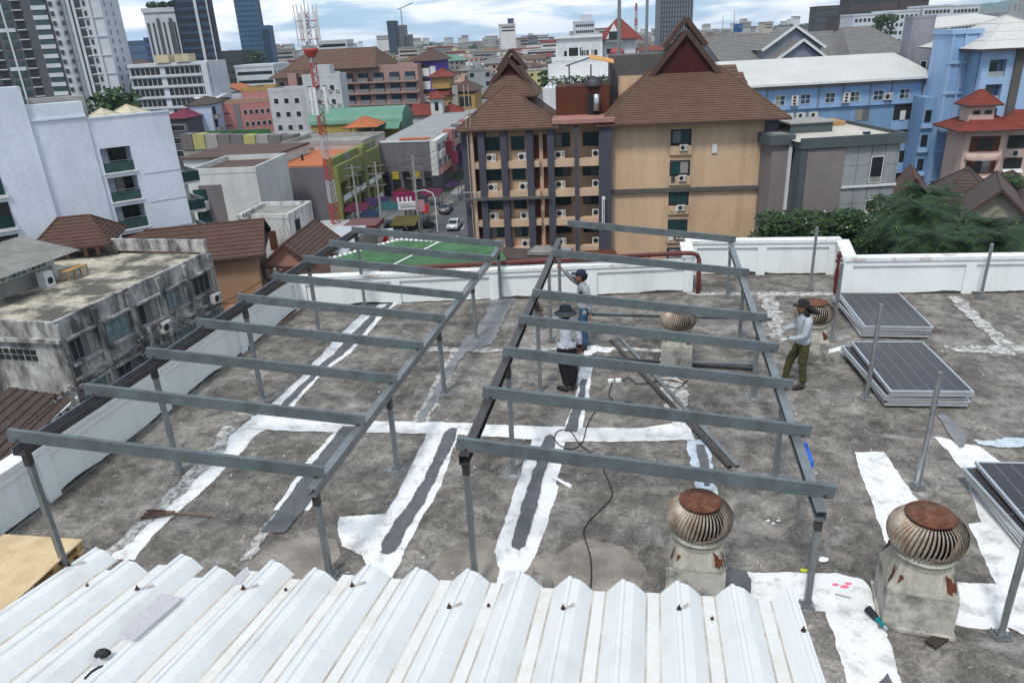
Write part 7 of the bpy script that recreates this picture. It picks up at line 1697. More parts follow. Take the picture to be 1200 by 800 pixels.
b_ = tower('white_office_tower', 'white office tower with dark bands behind the pool hotel', 673, 27, 697, 560, -3, 18, wht, 9, 8, 1.2, 1.8); MB().box((b_.L*0.35,2,b_.H+1.0),(b_.L*0.85,12,b_.H+5)).build('roof_block', wht, b_.t)
b_ = at_Y('ribbed_skyscraper', 'big grey ribbed skyscraper behind the maroon hotel gable, cut by the top of the photo', 774, 812, 20, 640, -2, 26, 74, rm('ribbed_grey_wall', 128,135,142,0.05))
mb = MB(); n = 12
for i in range(n): mb.box((0.3+i*b_.L/n,-0.5,0),(0.9+i*b_.L/n,-0.02,b_.H))
mb.build('ribs', navy2, b_.t); b_.joined('F', frange(1.0,b_.L-1.8,12), frange(3,b_.H-3,26), 1.1, 1.2, C['bluegl'])
tower('dark_office_block', 'dark slab office block on the right skyline', 958, 9, 984, 650, -3, 18, rm('dark_taupe_wall', 84,82,84,0.1), 10, 7, 1.3, 1.7)
b_ = tower('brown_slab_hotel', 'broad dark brown slab hotel cut by the top of the photo on the right', 998, -1, 1054, 480, -3, 18, rm('taupe_brown_wall', 88,78,76,0.1), 22, 6, 1.0, 2.2)
tower('brown_slab_annex', 'lower stepped brown annex left of the slab hotel', 982, 20, 1000, 480, -3, 18, rm('taupe_brown_wall', 88,78,76,0.1), 7, 3, 1.2, 1.6)
tower('brown_slab_annex', 'brown banded annex right of the slab hotel', 1054, 2, 1089, 480, -3, 18, rm('taupe_brown_wall', 88,78,76,0.1))
for i, (a, y, b_x) in enumerate(((1000,19,1038),(1038,15,1078),(1082,9,1116),(1116,8,1149))):
    b_ = Bld('long_white_apartments', ['long white apartment block on the right skyline, first from the left', 'long white apartment block with a palm in front, second from the left', 'white apartment block, third from the left on the right skyline', 'white apartment block, last on the right skyline'][i], 'apartment building', a, y, b_x, Y=330, th=-3, D=14, wall=wht)
    b_.windows('F', frange(0.8,b_.L-1.9,7), fl(b_,5,0.6,3.1), 1.3, 1.5, 'mono'); MB().box((-0.2,-0.2,b_.H),(b_.L+0.1,14,b_.H+0.7)).build('roof', wht, b_.t)
# far masts
for x, yt, yb, Y, lb in ((745,4,46,420,'distant red and white lattice mast between the grey poles'),):
    p = W(x, yb, Y); t = thing('lattice_mast', lb, 'telecom mast', (p.x,p.y,ST)); mast(t, W(x,yt,Y).z-ST, 1.6, 0.5, 11, rr=0.16)
for x, yt, Y, lb in ((846,18,700,'faint thin mast left of the billboard'),(859,12,700,'faint thin mast above the billboard'),(527,54,900,'faint thin mast beside the three pale condominiums')):
    p = W(x, 45, Y); zt_ = W(x,yt,Y).z; tag(MB().tube((p.x,p.y,ST),(p.x,p.y,zt_),0.5,0.2,6).build('thin_mast', C['grey_trim']), lb, 'mast')
p = W(865,38,330); t = thing('roof_billboard', 'small blue billboard on a post on the horizon right of the maroon gable', 'billboard', (p.x,p.y,ST))
zz0 = p.z-ST; MB().box((-1.9,0,zz0),(1.9,0.4,zz0+3.2)).build('board', rm('blue_billboard', 70,110,170), t); MB().tube((0,0.2,0),(0,0.2,zz0),0.3,n=8).build('post', C['grey_trim'], t); MB().lathe([(0.02,0),(0.9,0),(0.9,0.1)],(0,0,0),12).build('emblem', C['trim'], t).location = (0,-0.02,0.01)
t.children[-1].rotation_euler = (math.pi/2,0,0); t.children[-1].location = (0,-0.02,zz0+1.6)
p = W(471,25,905); t = thing('tower_crane', 'tower crane on top of the ribbed grey tower', 'crane', (p.x,p.y,p.z-6)); MB().tube((0,0,0),(0,0,18),0.7,n=4).build('mast', C['grey_trim'], t); MB().bar((-4,0,18),(14,0,24),1,1).build('jib', C['grey_trim'], t)

# ================================================================ houses filling the city
rng = random.Random(11)
walls = [rm('house_%d' % i, *c) for i, c in enumerate(((222,220,214),(205,196,176),(186,182,178),(214,190,150),(168,172,176),(200,168,150),(228,228,226),(150,146,140),(216,206,150)))]
wn = ['white','cream','grey','tan','blue grey','pinkish','bright white','dull grey','yellow']
roofs = [(C['redtile'],'red'),(C['orange'],'orange'),(C['chbrown'],'brown'),(C['greytile'],'grey'),(C['brown'],'light brown'),(grn,'green')]
boxes = []
for o in list(COL.objects):
    if o.type == 'EMPTY' and o.parent is None and o.location.z < -10:
        pts = [o.matrix_basis @ (c.matrix_basis @ Vector(v)) for c in o.children if c.type == 'MESH' for v in (c.bound_box[0], c.bound_box[6], c.bound_box[3], c.bound_box[5])]
        if pts:
            boxes.append((min(p.x for p in pts), max(p.x for p in pts), min(p.y for p in pts), max(p.y for p in pts)))
def blocked(x, y, r):
    for a, b, c, d in boxes:
        if a-r < x < b+r and c-r < y < d+r: return True
    # keep the street free
    q = Vector((x,y,0)) - Vector((pc.x,pc.y,0)); al = q.dot(rd); ac = q.dot(rl)
    return (-75 < al < 260 and abs(ac) < 8+r) or (y < 125 and -45 < x < 3)
count = 0
def small_house(x, y, w_, d_, h_, big):
    global count
    wi = rng.randrange(len(walls)); ri = rng.randrange(len(roofs)) if rng.random() < 0.62 else None
    th = rng.choice((-8,-8,82,-14,4)) + rng.uniform(-4,4)
    if y > 900: r_ok = False
    t = thing('city_house', 'x', 'house', (x,y,ST), R(th), 'houses of the city beyond the rooftops')
    b = Bld.__new__(Bld); b.L, b.D, b.H, b.zb, b.z, b.t, b.wm, b.th = w_, d_, h_, ST, ST+h_, t, walls[wi], R(th)
    MB().box((0,0,0),(w_,d_,h_)).build('wall', walls[wi], t)
    x0p, y0p = PX((x,y,ST+h_))
    if ri is None:
        mb = MB(); mb.box((-0.1,-0.1,h_),(w_+0.1,d_+0.1,h_+0.7)).build('roof', C['flatroof'] if rng.random() < .5 else walls[wi], t)
        if rng.random() < 0.6: MB().box((w_*0.2,d_*0.3,h_+0.7),(w_*0.2+3,d_*0.3+3,h_+3.2)).build('stair_room', walls[wi], t)
        for q in range(rng.randrange(3)):
            xx, yy = rng.uniform(1.2,w_-1.2), rng.uniform(1.2,d_*0.3); MB().lathe([(0.02,1.9),(0.5,1.75),(0.6,1.4),(0.6,0.1),(0.55,0)], (xx,yy,h_+0.7), 9).build('water_tank', rng.choice((C['trim'], M_['pipe'], C['bluegl'])), t)
        if rng.random() < 0.5: xx = rng.uniform(1,w_-1); MB().tube((xx,1,h_+0.7),(xx,1,h_+4.2),0.06,n=4).bar((xx-0.7,1,h_+3.9),(xx+0.7,1,h_+3.9),0.05,0.05).build('aerial', C['grey_trim'], t)
        rn = 'flat roofed'
    else:
        b.hip(roofs[ri][0], rng.uniform(1.8,3.0)*(1.4 if big else 1), over=0.7, courses=4 if y > 250 else 7, gable=rng.random() < 0.4); rn = roofs[ri][1] + ' roofed'
    nfl = max(1,int(h_/3.1))
    nc = max(2,int(w_/3.2)); ww = 1.5
    zs = [1.0+3.1*k for k in range(nfl)]
    if y < 260:
        fm = win_mesh(1.5,1.4,'mono',C['dkglass'],C['trim'])[0]
        for z in zs[-2:]:
            for u_ in frange(0.7,w_-2.2,nc): b.item('window', fm, 'F', u_, z)
    else:
        b.joined('F', frange(0.6,w_-0.6-ww,nc), zs, ww, 1.5, C['dkglass'])
    b.joined('R' if x < 0 else 'L', frange(0.8,d_-0.8-ww,max(2,int(d_/3.5))), zs, ww, 1.5, C['dkglass'])
    t['label'] = f'{wn[wi]} {rn} {nfl}-storey house in the city'
    t['_px'] = (x0p, y0p, y)
    boxes.append((x-2,x+w_+2,y-2,y+d_+2)); count += 1
    return t
HS = []
Y = 128.0
while Y < 1500 and count < 285:
    xL, xR = W(60,70,Y).x, W(1100,60,Y).x
    step = 9 if Y < 300 else 15 if Y < 700 else 28
    x = xL
    while x < xR and count < 285:
        k = 1.0 if Y < 300 else 1.5 if Y < 700 else 2.4
        w_ = rng.uniform(7,14)*k; d_ = rng.uniform(8,12)*k; h_ = rng.choice((6.5,6.5,9.6,9.6,12.7))*(1 if Y < 700 else 1.3) + (rng.random() < 0.06)*9
        top = PX((x,Y,ST+h_))
        sky_lim = 0
        if not blocked(x+w_/2, Y+d_/2, max(w_,d_)*0.5+0.5) and rng.random() < (0.62 if Y < 400 else 0.5):
            # leave out houses wholly hidden behind the hotel or the pale hotel
            px_, py_ = top; hid = (545 < px_ < 900 and py_ > 60 and Y < 400 and px_ > 700) or px_ < 150 or (px_ > 860 and Y < 420) or (px_ < 345 and Y < 250) or (px_ < 500 and Y < 225)
            if not hid: HS.append(small_house(x, Y, w_, d_, h_, k > 1.2))
        x += w_ + rng.uniform(2,8)*k
    Y += step * (1 + rng.random()*0.4)
print('houses', count, 'reached', Y)
# label them by place
def place_words(px_, py_):
    cols_ = ((190,'behind the pale hotel'),(260,'near the rose pink block'),(330,'left of the long pink hotel'),(400,'behind the telecom mast'),(480,'below the slate tower pair'),(520,'beyond the violet building'),(560,'behind the yellow building'),(610,'left of the hotel gable'),(660,'left of the pool hotel'),(760,'behind the pool hotel'),(900,'beyond the grey halls'),(2000,'on the right skyline'))
    return next(n for c, n in cols_ if px_ < c)
by = {}
for t in HS:
    px_, py_, y = t['_px']; by.setdefault(place_words(px_, py_), []).append(t)
nums = ['nearest','second nearest','third nearest','fourth nearest','fifth nearest','sixth nearest','seventh nearest','eighth nearest','ninth nearest','tenth nearest','eleventh nearest','twelfth nearest']
seen = {}
for pl_, ts in by.items():
    ts.sort(key=lambda t: t['_px'][2])
    for i, t in enumerate(ts):
        base = t['label'].replace(' house in the city', ' house').replace('1-storey','one storey').replace('2-storey','two storey').replace('3-storey','three storey').replace('4-storey','four storey')
        t['label'] = f'{base} {pl_}' + (f', {nums[i]} there' if i < len(nums) else ', far')
        t['label'] = t['label'].replace(' storey', '-storey') if len(t['label'].split()) > 16 else t['label']
        seen.setdefault(t['label'], []).append(t)
        t['_x'] = t['_px'][0]; del t['_px']
for lb, ts in seen.items():
    ts.sort(key=lambda t: t['_x'])
    if len(ts) in (2, 3):
        for q, t in zip(('left hand','right hand') if len(ts) == 2 else ('left hand','middle','right hand'), ts): t['label'] = q + ' ' + lb
    for t in ts: del t['_x']
# the far city reads as one mass
mb = MB(); rg = random.Random(5)
fm_ = [walls[0], walls[1], walls[2], walls[6], C['redtile'], C['flatroof'], walls[7]]
for i in range(3600):
    y = 700 + 3600*rg.random()**1.4; x = rg.uniform(-0.62, 0.72)*y; w_ = rg.uniform(12,34); d_ = rg.uniform(12,24); h_ = rg.choice((6,8,9,12,15))*(1.25 if y > 1600 else 1) + (rg.random() < 0.05)*rg.uniform(10,26); a = rg.uniform(-0.3,0.3)
    mb.box((0,0,0),(w_,d_,h_), rg.randrange(4), Matrix.Translation((x,y,ST))@Matrix.Rotation(a,4,'Z'))
    mb.box((-0.5,-0.5,h_),(w_+0.5,d_+0.5,h_+0.8 + rg.random()*1.5), rg.choice((4,4,5,5,6,0)), Matrix.Translation((x,y,ST))@Matrix.Rotation(a,4,'Z'))
    for q in range(2):
        mb.box((1,-0.3,h_-3.0-3.4*q),(w_-1,-0.1,h_-1.6-3.4*q), 7, Matrix.Translation((x,y,ST))@Matrix.Rotation(a,4,'Z'))
tag(mb.build('far_city', fm_ + [C['dkglass']]), kind='stuff')

# hills
def hill(name, pts, Y, m, depth=900):
    """pts: photograph outline of the ridge; real ridge with slopes on both sides"""
    rg_ = random.Random(len(pts)); P = []
    for i in range(len(pts)-1):
        for j in range(6):
            s_ = j/6; P.append((pts[i][0]+(pts[i+1][0]-pts[i][0])*s_, pts[i][1]+(pts[i+1][1]-pts[i][1])*(s_*s_*(3-2*s_)) + rg_.uniform(-0.5,0.5)))
    P.append(pts[-1]); vs = []; 
    for x, y in P:
        r_ = W(x, y, Y); f_ = Vector((r_.x, Y-depth, ST-1)); b2_ = Vector((r_.x, Y+depth, ST-1)); h_ = r_.z - ST
        for k in range(5): s_ = k/4; vs.append((r_.x + rg_.uniform(-12,12), Y-depth+depth*s_, ST-1 + h_*(s_**1.5)*(1 if k in (0,4) else rg_.uniform(0.85,1.1))))
        vs.append((r_.x, Y+depth, ST-1))
    fs = [(i*6+k, (i+1)*6+k, (i+1)*6+k+1, i*6+k+1) for i in range(len(P)-1) for k in range(5)]
    structure(MB().add(vs, fs, 0, True), name, m)
hm = mat('forested_hill', (0.035,0.06,0.03), 0.95, vary=0.35, scale=0.01)
hill('hill', [(610,58),(640,50),(665,44),(690,46),(720,40),(750,37),(775,39),(800,44),(830,48),(860,52)], 5200, hm)
hill('hill', [(840,38),(880,33),(905,30),(925,31),(950,32),(1000,33)], 4300, hm)
hill('hill', [(1060,16),(1085,9),(1105,5),(1120,8),(1145,6),(1165,3),(1185,0),(1205,-4),(1240,2),(1280,6)], 4200, hm)
hill('hill', [(-200,90),(-100,74),(0,76),(150,72),(300,66),(420,62),(470,61)], 5600, hm)
mb = MB(); rg = random.Random(9)
for i in range(260):
    a = rg.random(); px_ = 905+a*95; p = W(px_, 36-a*4+rg.uniform(-5,6), 1500+rg.uniform(-60,60)); leaves(mb, (p.x,p.y,p.z-6), 18, 16, 9, 24, 4.5, rg, 2)
tag(mb.build('wooded_ridge_trees', leaf), kind='stuff')

# ================================================================ trees
bark = mat('tree_bark', (0.10,0.08,0.06), 0.9, vary=0.3, scale=3); frond_m = [mat('palm_frond_dark', (0.015,0.040,0.011), 0.5, vary=0.35, scale=1), mat('palm_frond_light', (0.035,0.08,0.018), 0.5, vary=0.35, scale=1)]
flower = mat('white_blossom', (0.7,0.7,0.66), 0.7)
def tree(name, label, c, h_, r_, n, s, seed, group, blossom=0, cat='tree'):
    rg = random.Random(seed); t = thing(name, label, cat, c, 0, group)
    tr = MB(); tr.path([(0,0,0),(0.1,0.05,h_*0.3),(0,0.1,h_*0.55)], [0.22,0.17,0.13], 8)
    lobes = []
    for i in range(7):
        a = i*0.9+rg.random(); rr = r_*rg.uniform(0.3,0.75); p = Vector((rr*math.cos(a), rr*math.sin(a), h_*rg.uniform(0.55,0.92))); lobes.append(p)
        tr.path([(0,0.08,h_*0.45), tuple(p*0.55+Vector((0,0,h_*0.28))), tuple(p)], [0.10,0.06,0.03], 5)
    tr.build('trunk', bark, t); mb = MB()
    lobes.append(Vector((0,0,h_*0.9)))
    for p in lobes: leaves(mb, p, r_*0.5, r_*0.5, r_*0.38, n//8, s, rg, 3)
    mb.build('crown', leaf, t)
    if blossom:
        fb = MB()
        for i in range(blossom):
            p = rg.choice(lobes); q = p + Vector((rg.uniform(-1,1)*r_*0.5, -abs(rg.uniform(0,1))*r_*0.5, rg.uniform(-0.3,1)*r_*0.35)); fb.lathe([(0.02,-0.06),(0.13,0.0),(0.02,0.06)], tuple(q), 5)
        fb.build('blossom', flower, t)
    return t
Lq = ['left end of the hedge line','second from the left, in front of the grey block','under the grey cladding','in the middle of the garden row','with the most white blossoms','near the concrete panels','just left of the timber pavilion','right end of the garden row']
for i in range(8):
    px_ = 920 + i*19; gx_ = W(px_, 262, 60+(i%2)*3)
    tree('frangipani_tree', 'dark leaved frangipani tree, ' + Lq[i], (gx_.x, gx_.y, ST), gx_.z-ST+1.2+0.4*math.sin(i*2.1), 2.6, 2300, 0.20, 20+i, 'frangipani trees in the hotel garden', 9 if i in (2,4) else 3)
for i, (px_, Y_, yt_, r_) in enumerate(((1062,66,222,2.8),(1186,72,202,2.6),(1020,56,272,2.6),(1128,58,262,2.8),(1210,58,268,2.8),(1160,56,276,2.6))):
    g = W(px_, yt_, Y_); hh = g.z-ST; tree('garden_tree', ['tall round tree behind the palms, next to the pavilion','bright green tree between the brown roofs at the right edge','low dark bush behind the right parapet','low green tree under the pale villa gable','broad tree at the right edge behind the parapet','dense low tree between the palms at the right'][i], (g.x,g.y,ST), hh, r_, 2600, 0.20, 60+i, 'garden trees on the right')
def palm(c, h_, seed, label, nfr=19, lf=2.9):
    rg = random.Random(seed); t = thing('palm_tree', label, 'palm tree', c, 0, 'palms beyond the right parapet')
    for s_ in range(3):
        dx, dy = rg.uniform(-0.9,0.9), rg.uniform(-0.9,0.9); hs = h_*rg.uniform(0.75,1.0)
        MB().path([(dx*0.3,dy*0.3,0),(dx*0.7,dy*0.7,hs*0.5),(dx,dy,hs)], [0.14,0.11,0.10], 7).build('trunk', rm('palm_stem', 120,110,70), t)
        for k in range(nfr):
            a = 2*math.pi*k/nfr + rg.uniform(-0.2,0.2); el_ = rg.uniform(0.15,1.25); mb = MB(); P = []
            for j in range(9):
                u_ = j/8; rr = lf*u_*(0.55+0.45*math.cos(el_)); z = hs + lf*(math.sin(el_)*u_ - 0.75*u_*u_*(1.1-0.3*el_)); P.append(Vector((dx+rr*math.cos(a), dy+rr*math.sin(a), z)))
            side = Vector((-math.sin(a), math.cos(a), 0))
            for j in range(1,9):
                p = P[j-1]; q = P[j]; w_ = 0.75*math.sin(math.pi*(j/9))**0.6 + 0.08
                for s2 in (-1,1):
                    for f_ in (0.0,0.5):
                        b0 = p.lerp(q, f_); b1 = p.lerp(q, f_+0.32); tip = b1 + side*s2*w_ + (q-p)*0.9 + Vector((0,0,-0.28*w_)); mb.add([b0,b1,tip], [(0,1,2)], 0 if (k+j) % 3 else 1)
            for j in range(1,9): mb.bar(P[j-1],P[j],0.03,0.03,0)
            mb.build('frond', frond_m, t)
palm_spots = [(1068,54,232,'leftmost palm clump, beside the timber pavilion'),(1092,50,236,'palm clump second from the left beyond the parapet'),(1118,52,250,'palm clump in front of the pale villa gable'),(1140,48,262,'low palm clump below the villa gable'),(1165,52,246,'palm clump second from the right'),(1188,48,248,'rightmost palm clump at the edge of the photo'),(1080,46,262,'low palm clump close to the right parapet, left one'),(1130,45,270,'low palm clump close to the right parapet, middle one'),(1172,45,268,'low palm clump close to the right parapet, right one'),(1100,58,222,'tallest palm clump, rising behind the others')]
for i, (px_, Y_, hh, lb) in enumerate(palm_spots):
    g = W(px_, hh-1, Y_); palm((g.x,g.y,ST), g.z-ST-0.6, 80+i, lb)
structure(MB().box((W(905,300,56).x,44,ST+0.004),(W(1260,300,80).x,90,ST+0.03)), 'garden_lawn', mat('garden_grass', (0.04,0.085,0.02), 0.95, vary=0.4, scale=0.8))
for i, (px_, c_) in enumerate(((1010,(30,60,150)),(1019,(40,110,80)),(1026,(30,60,150)),(1032,(190,80,80)),(1037,(30,60,150)),(1050,(40,110,80)))):
    g = W(px_, 298, 58); t = thing('garden_parasol', ['blue garden chair cover left of the green parasol','closed dark green parasol in the garden','small blue cover beside the green parasol','red garden seat between two blue covers','right blue cover in the garden','second closed green parasol, right'][i], 'garden furniture', (g.x,g.y,ST))
    hh = g.z-ST+0.9
    if i in (1,5): MB().tube((0,0,0),(0,0,hh+0.8),0.05,n=6).build('pole', C['trim'], t); MB().lathe([(0.45,hh-1.6),(0.3,hh-0.6),(0.03,hh+0.8)], (0,0,0), 8).build('canopy', rm('paint_%d_%d_%d' % c_, *c_), t)
    else: MB().box((-0.4,-0.3,0),(0.4,0.3,hh-0.3)).build('frame', C['grey_trim'], t); MB().box((-0.5,-0.4,hh-0.3),(0.5,0.4,hh+0.4)).build('cover', rm('paint_%d_%d_%d' % c_, *c_), t)
for i, (px_, py_, Y_, hh, r_) in enumerate(((128,128,150,15,7),(150,135,165,13,6),(60,140,150,12,6),(300,66,500,30,8),(555,60,900,16,14),(510,60,1200,20,16),(655,78,190,10,5),(1035,24,300,22,5))):
    g = W(px_, py_, Y_); tree('city_tree', ['dark green tree behind the pale hotel','bushy tree right of the cream tent roofs','tree hidden behind the stepped roof of the pale hotel','dark tree at the foot of the blue skyscraper','round dark tree on the horizon','broad dark trees left of the horizon','green tree at the pool terrace','palm like tree in front of the long white apartments'][i], (g.x,g.y,ST), max(6,g.z-ST+3), r_, 900, 0.09*r_+0.2, 120+i, 'trees in the city')

# haze: one closed box of even air
hb = MB().box((-6500,-320,ST-2),(6500,9400,125)).build('haze', [])
hv = bpy.data.materials.new('haze_air'); hv.use_nodes = True; t_ = hv.node_tree; t_.nodes.clear()
pv = t_.nodes.new('ShaderNodeVolumePrincipled'); pv.inputs['Color'].default_value = (0.70,0.83,0.98,1); pv.inputs['Density'].default_value = 0.00009; pv.inputs['Anisotropy'].default_value = 0.0
oo = t_.nodes.new('ShaderNodeOutputMaterial'); t_.links.new(pv.outputs[0], oo.inputs['Volume']); hb.data.materials.clear(); hb.data.materials.append(hv)
tag(hb, kind='stuff')
# ================================================================ workers
def person_body(rt, joints, edges, radii, m, name='body', sub=3):
    me = bpy.data.meshes.new(name); names = list(joints); idx = {n: i for i, n in enumerate(names)}
    me.from_pydata([joints[n] for n in names], [(idx[a], idx[b]) for a, b in edges], []); me.materials.append(m)
    o = bpy.data.objects.new(name, me); COL.objects.link(o); o.parent = rt
    sk = o.modifiers.new('skin', 'SKIN'); sk.use_smooth_shade = True
    sv = me.skin_vertices[0].data
    for n in names:
        r_ = radii[n]; sv[idx[n]].radius = r_ if isinstance(r_, tuple) else (r_, r_)
    sv[0].use_root = True
    o.modifiers.new('sub', 'SUBSURF').levels = sub; o.modifiers['sub'].render_levels = sub
    dg = bpy.context.evaluated_depsgraph_get(); ev = o.evaluated_get(dg); m2 = bpy.data.meshes.new_from_object(ev); o.modifiers.clear(); o.data = m2
    for p in m2.polygons: p.use_smooth = True
    if name == 'body':                 # cloth folds
        from mathutils import noise as nz_
        for v in m2.vertices:
            c = v.co; f_ = nz_.noise(Vector((c.x*9, c.y*9, c.z*15))) + 0.6*nz_.noise(Vector((c.x*20, c.y*20, c.z*34)))
            if c.z < 1.38: v.co = c + v.normal*f_*0.010
    return o
skin = mat('brown_skin', (0.22,0.11,0.065), 0.55, vary=0.08, scale=8)
hair = mat('black_hair', (0.012,0.011,0.011), 0.6)
def assign(o, fn, mats):
    o.data.materials.clear()
    for m in mats: o.data.materials.append(m)
    for p in o.data.polygons: p.material_index = fn(p.center)
def hand(rt, wrist, d, palm, m, curl=0.9, side=1, name='hand'):
    """wrist point, direction of the hand, palm normal; five bent fingers rooted in a palm"""
    d = Vector(d).normalized(); pn = Vector(palm); pn = (pn - d*pn.dot(d)).normalized(); s = d.cross(pn).normalized()*side; w_ = Vector(wrist)
    J = {'w': w_, 'p0': w_ + d*0.035, 'p1': w_ + d*0.075}; E = [('w','p0'),('p0','p1')]; Rr = {'w':(0.024,0.018), 'p0':(0.036,0.016), 'p1':(0.038,0.015)}
    o = person_body(rt, J, E, Rr, m, name, 1)
    for i, (off, ln) in enumerate(((-0.030,0.070),(-0.010,0.078),(0.011,0.073),(0.030,0.058))):
        b = w_ + d*0.078 + s*off; c = curl*(0.85+0.1*i); p1 = b + (d*math.cos(c*0.5) + pn*math.sin(c*0.5))*ln*0.45; p2 = p1 + (d*math.cos(c*1.3) + pn*math.sin(c*1.3))*ln*0.32; p3 = p2 + (d*math.cos(c*2.0) + pn*math.sin(c*2.0))*ln*0.25
        MB().path([b - d*0.015, p1, p2, p3], [0.0095,0.009,0.008,0.006], 6).build('finger', m, o)
    b = w_ + d*0.03 - s*0.032; MB().path([b, b + (d*0.5 - s*0.8)*0.032 + pn*0.01, b + (d*0.9 - s*0.5)*0.055 + pn*0.025], [0.012,0.011,0.008], 6).build('thumb', m, o)
    return o
def head(rt, c, face, m, tilt=0.0):
    """head about 0.23 m high with brow, nose, mouth and ears; c is its centre"""
    f = Vector(face).normalized(); s = Vector((-f.y, f.x, 0)).normalized(); u_ = s.cross(f)*-1; u_ = f.cross(s)
    if u_.z < 0: u_ = -u_
    c = Vector(c); mb = MB(); n = 16; rings = []
    prof_ = [(-0.125,0.030,0.035),(-0.110,0.050,0.052),(-0.085,0.062,0.066),(-0.050,0.070,0.080),(-0.010,0.076,0.090),(0.030,0.078,0.096),(0.065,0.073,0.090),(0.095,0.055,0.068),(0.112,0.028,0.036)]
    vs = []
    for z, rx, ry in prof_:
        for i in range(n):
            a = 2*math.pi*i/n; x = rx*math.sin(a); y = ry*math.cos(a); 
            if y > 0: y *= 1.02 if z < 0.03 else 0.98
            vs.append(c + s*x + f*(y + (0.012 if -0.1 < z < -0.02 and y > 0 else 0)) + u_*z)
    mb.add(vs, [(j*n+i, j*n+(i+1)%n, (j+1)*n+(i+1)%n, (j+1)*n+i) for j in range(len(prof_)-1) for i in range(n)], 0, True)
    mb.add([v for v in vs[-n:]], [tuple(range(n))]); mb.add([v for v in vs[:n]][::-1], [tuple(range(n))])
    o = mb.build('head', m, rt)
    MB().add([c+f*0.090+u_*0.015, c+f*0.118-u_*0.022, c+f*0.092-u_*0.034+s*0.017, c+f*0.092-u_*0.034-s*0.017], [(0,1,2),(0,3,1),(1,3,2)]).build('nose', m, o)
    for k in (-1,1):
        MB().lathe([(0.001,0.006),(0.010,0.003),(0.010,-0.003)], tuple(c+f*0.088+s*0.030*k+u_*0.008), 8).build('eye', hair, o)
        MB().lathe([(0.004,-0.03),(0.014,-0.01),(0.016,0.012),(0.006,0.028)], tuple(c+s*0.080*k-f*0.006-u_*0.005), 8).build('ear', m, o)
    MB().bar(c+f*0.096-u_*0.058-s*0.022, c+f*0.096-u_*0.058+s*0.022, 0.008, 0.007).build('mouth', mat('lips', (0.16,0.06,0.045)), o)
    return o, f, s, u_
def shoe(rt, heel, d, m, z=0.0):
    d = Vector(d).normalized(); h0 = Vector(heel)
    return MB().path([h0 - d*0.02 + Vector((0,0,0.05)), h0 + d*0.04 + Vector((0,0,0.055)), h0 + d*0.12 + Vector((0,0,0.045)), h0 + d*0.20 + Vector((0,0,0.032)), h0 + d*0.235 + Vector((0,0,0.026))], [0.036,0.046,0.045,0.038,0.02], 10).build('shoe', m, rt)

# ---- worker one: grey sweatshirt, olive trousers, black cap with towel; side view facing left, holding the rafter end
w1 = G(935,453); t = thing('person', 'worker in pale sweatshirt and olive trousers, head wrapped in black, holding a rafter end', 'person', (w1.x, w1.y, 0.0))
sh_g = mat('pale_grey_sweatshirt', (0.33,0.37,0.40), 0.9, vary=0.10, scale=6, bump=0.3, bscale=18); olive_t = mat('olive_trousers', (0.060,0.055,0.022), 0.9, vary=0.25, scale=6, bump=0.4, bscale=18)
# local frame: -x is the facing direction (towards the frame)
J = {'pel':(0.0,0,0.90),'wst':(0.0,0,1.02),'chest':(-0.01,0,1.24),'neckb':(0.0,0,1.38),'neck':(-0.035,0,1.46),
 'hipL':(0.0,-0.09,0.84),'kneeL':(0.0,-0.11,0.48),'ankL':(0.05,-0.11,0.10),'hipR':(0.0,0.09,0.84),'kneeR':(-0.16,0.10,0.50),'ankR':(-0.22,0.10,0.11),
 'shL':(-0.0,-0.17,1.34),'elL':(-0.07,-0.23,1.09),'wrL':(-0.33,-0.17,1.02),'shR':(-0.0,0.17,1.34),'elR':(-0.10,0.22,1.10),'wrR':(-0.34,0.14,1.08)}
E_ = [('pel','wst'),('wst','chest'),('chest','neckb'),('neckb','neck'),('pel','hipL'),('hipL','kneeL'),('kneeL','ankL'),('pel','hipR'),('hipR','kneeR'),('kneeR','ankR'),('neckb','shL'),('shL','elL'),('elL','wrL'),('neckb','shR'),('shR','elR'),('elR','wrR')]
Rr = {'pel':(0.135,0.115),'wst':(0.135,0.115),'chest':(0.15,0.13),'neckb':(0.09,0.085),'neck':0.055,'hipL':0.10,'kneeL':0.075,'ankL':0.062,'hipR':0.10,'kneeR':0.075,'ankR':0.062,'shL':0.075,'elL':0.056,'wrL':0.038,'shR':0.075,'elR':0.056,'wrR':0.038}
o = person_body(t, J, E_, Rr, sh_g)
assign(o, lambda c: 1 if c.z < 0.93 else (2 if c.z > 1.45 and abs(c.y) < 0.07 else 0), [sh_g, olive_t, skin])
MB().lathe([(0.150,-0.05),(0.165,-0.01),(0.162,0.04),(0.145,0.08)], (0.0,0,0.93), 20, sx=0.86, sy=1.05).build('sweatshirt_hem', sh_g, t)
hd, f, s, u_ = head(t, (-0.08,0,1.56), (-1,0,-0.42), skin)
blk = mat('black_cloth', (0.02,0.018,0.02), 0.9, vary=0.3, scale=10, bump=0.3)
MB().lathe([(0.100,0.00),(0.104,0.03),(0.100,0.07),(0.075,0.11),(0.03,0.130),(0.004,0.133)], (-0.07,0,1.575), 18).solid([(-0.155,-0.07,1.60),(-0.155,0.07,1.60),(-0.235,0.045,1.57),(-0.235,-0.045,1.57)], (0,0,0.012)).build('cap', blk, hd)
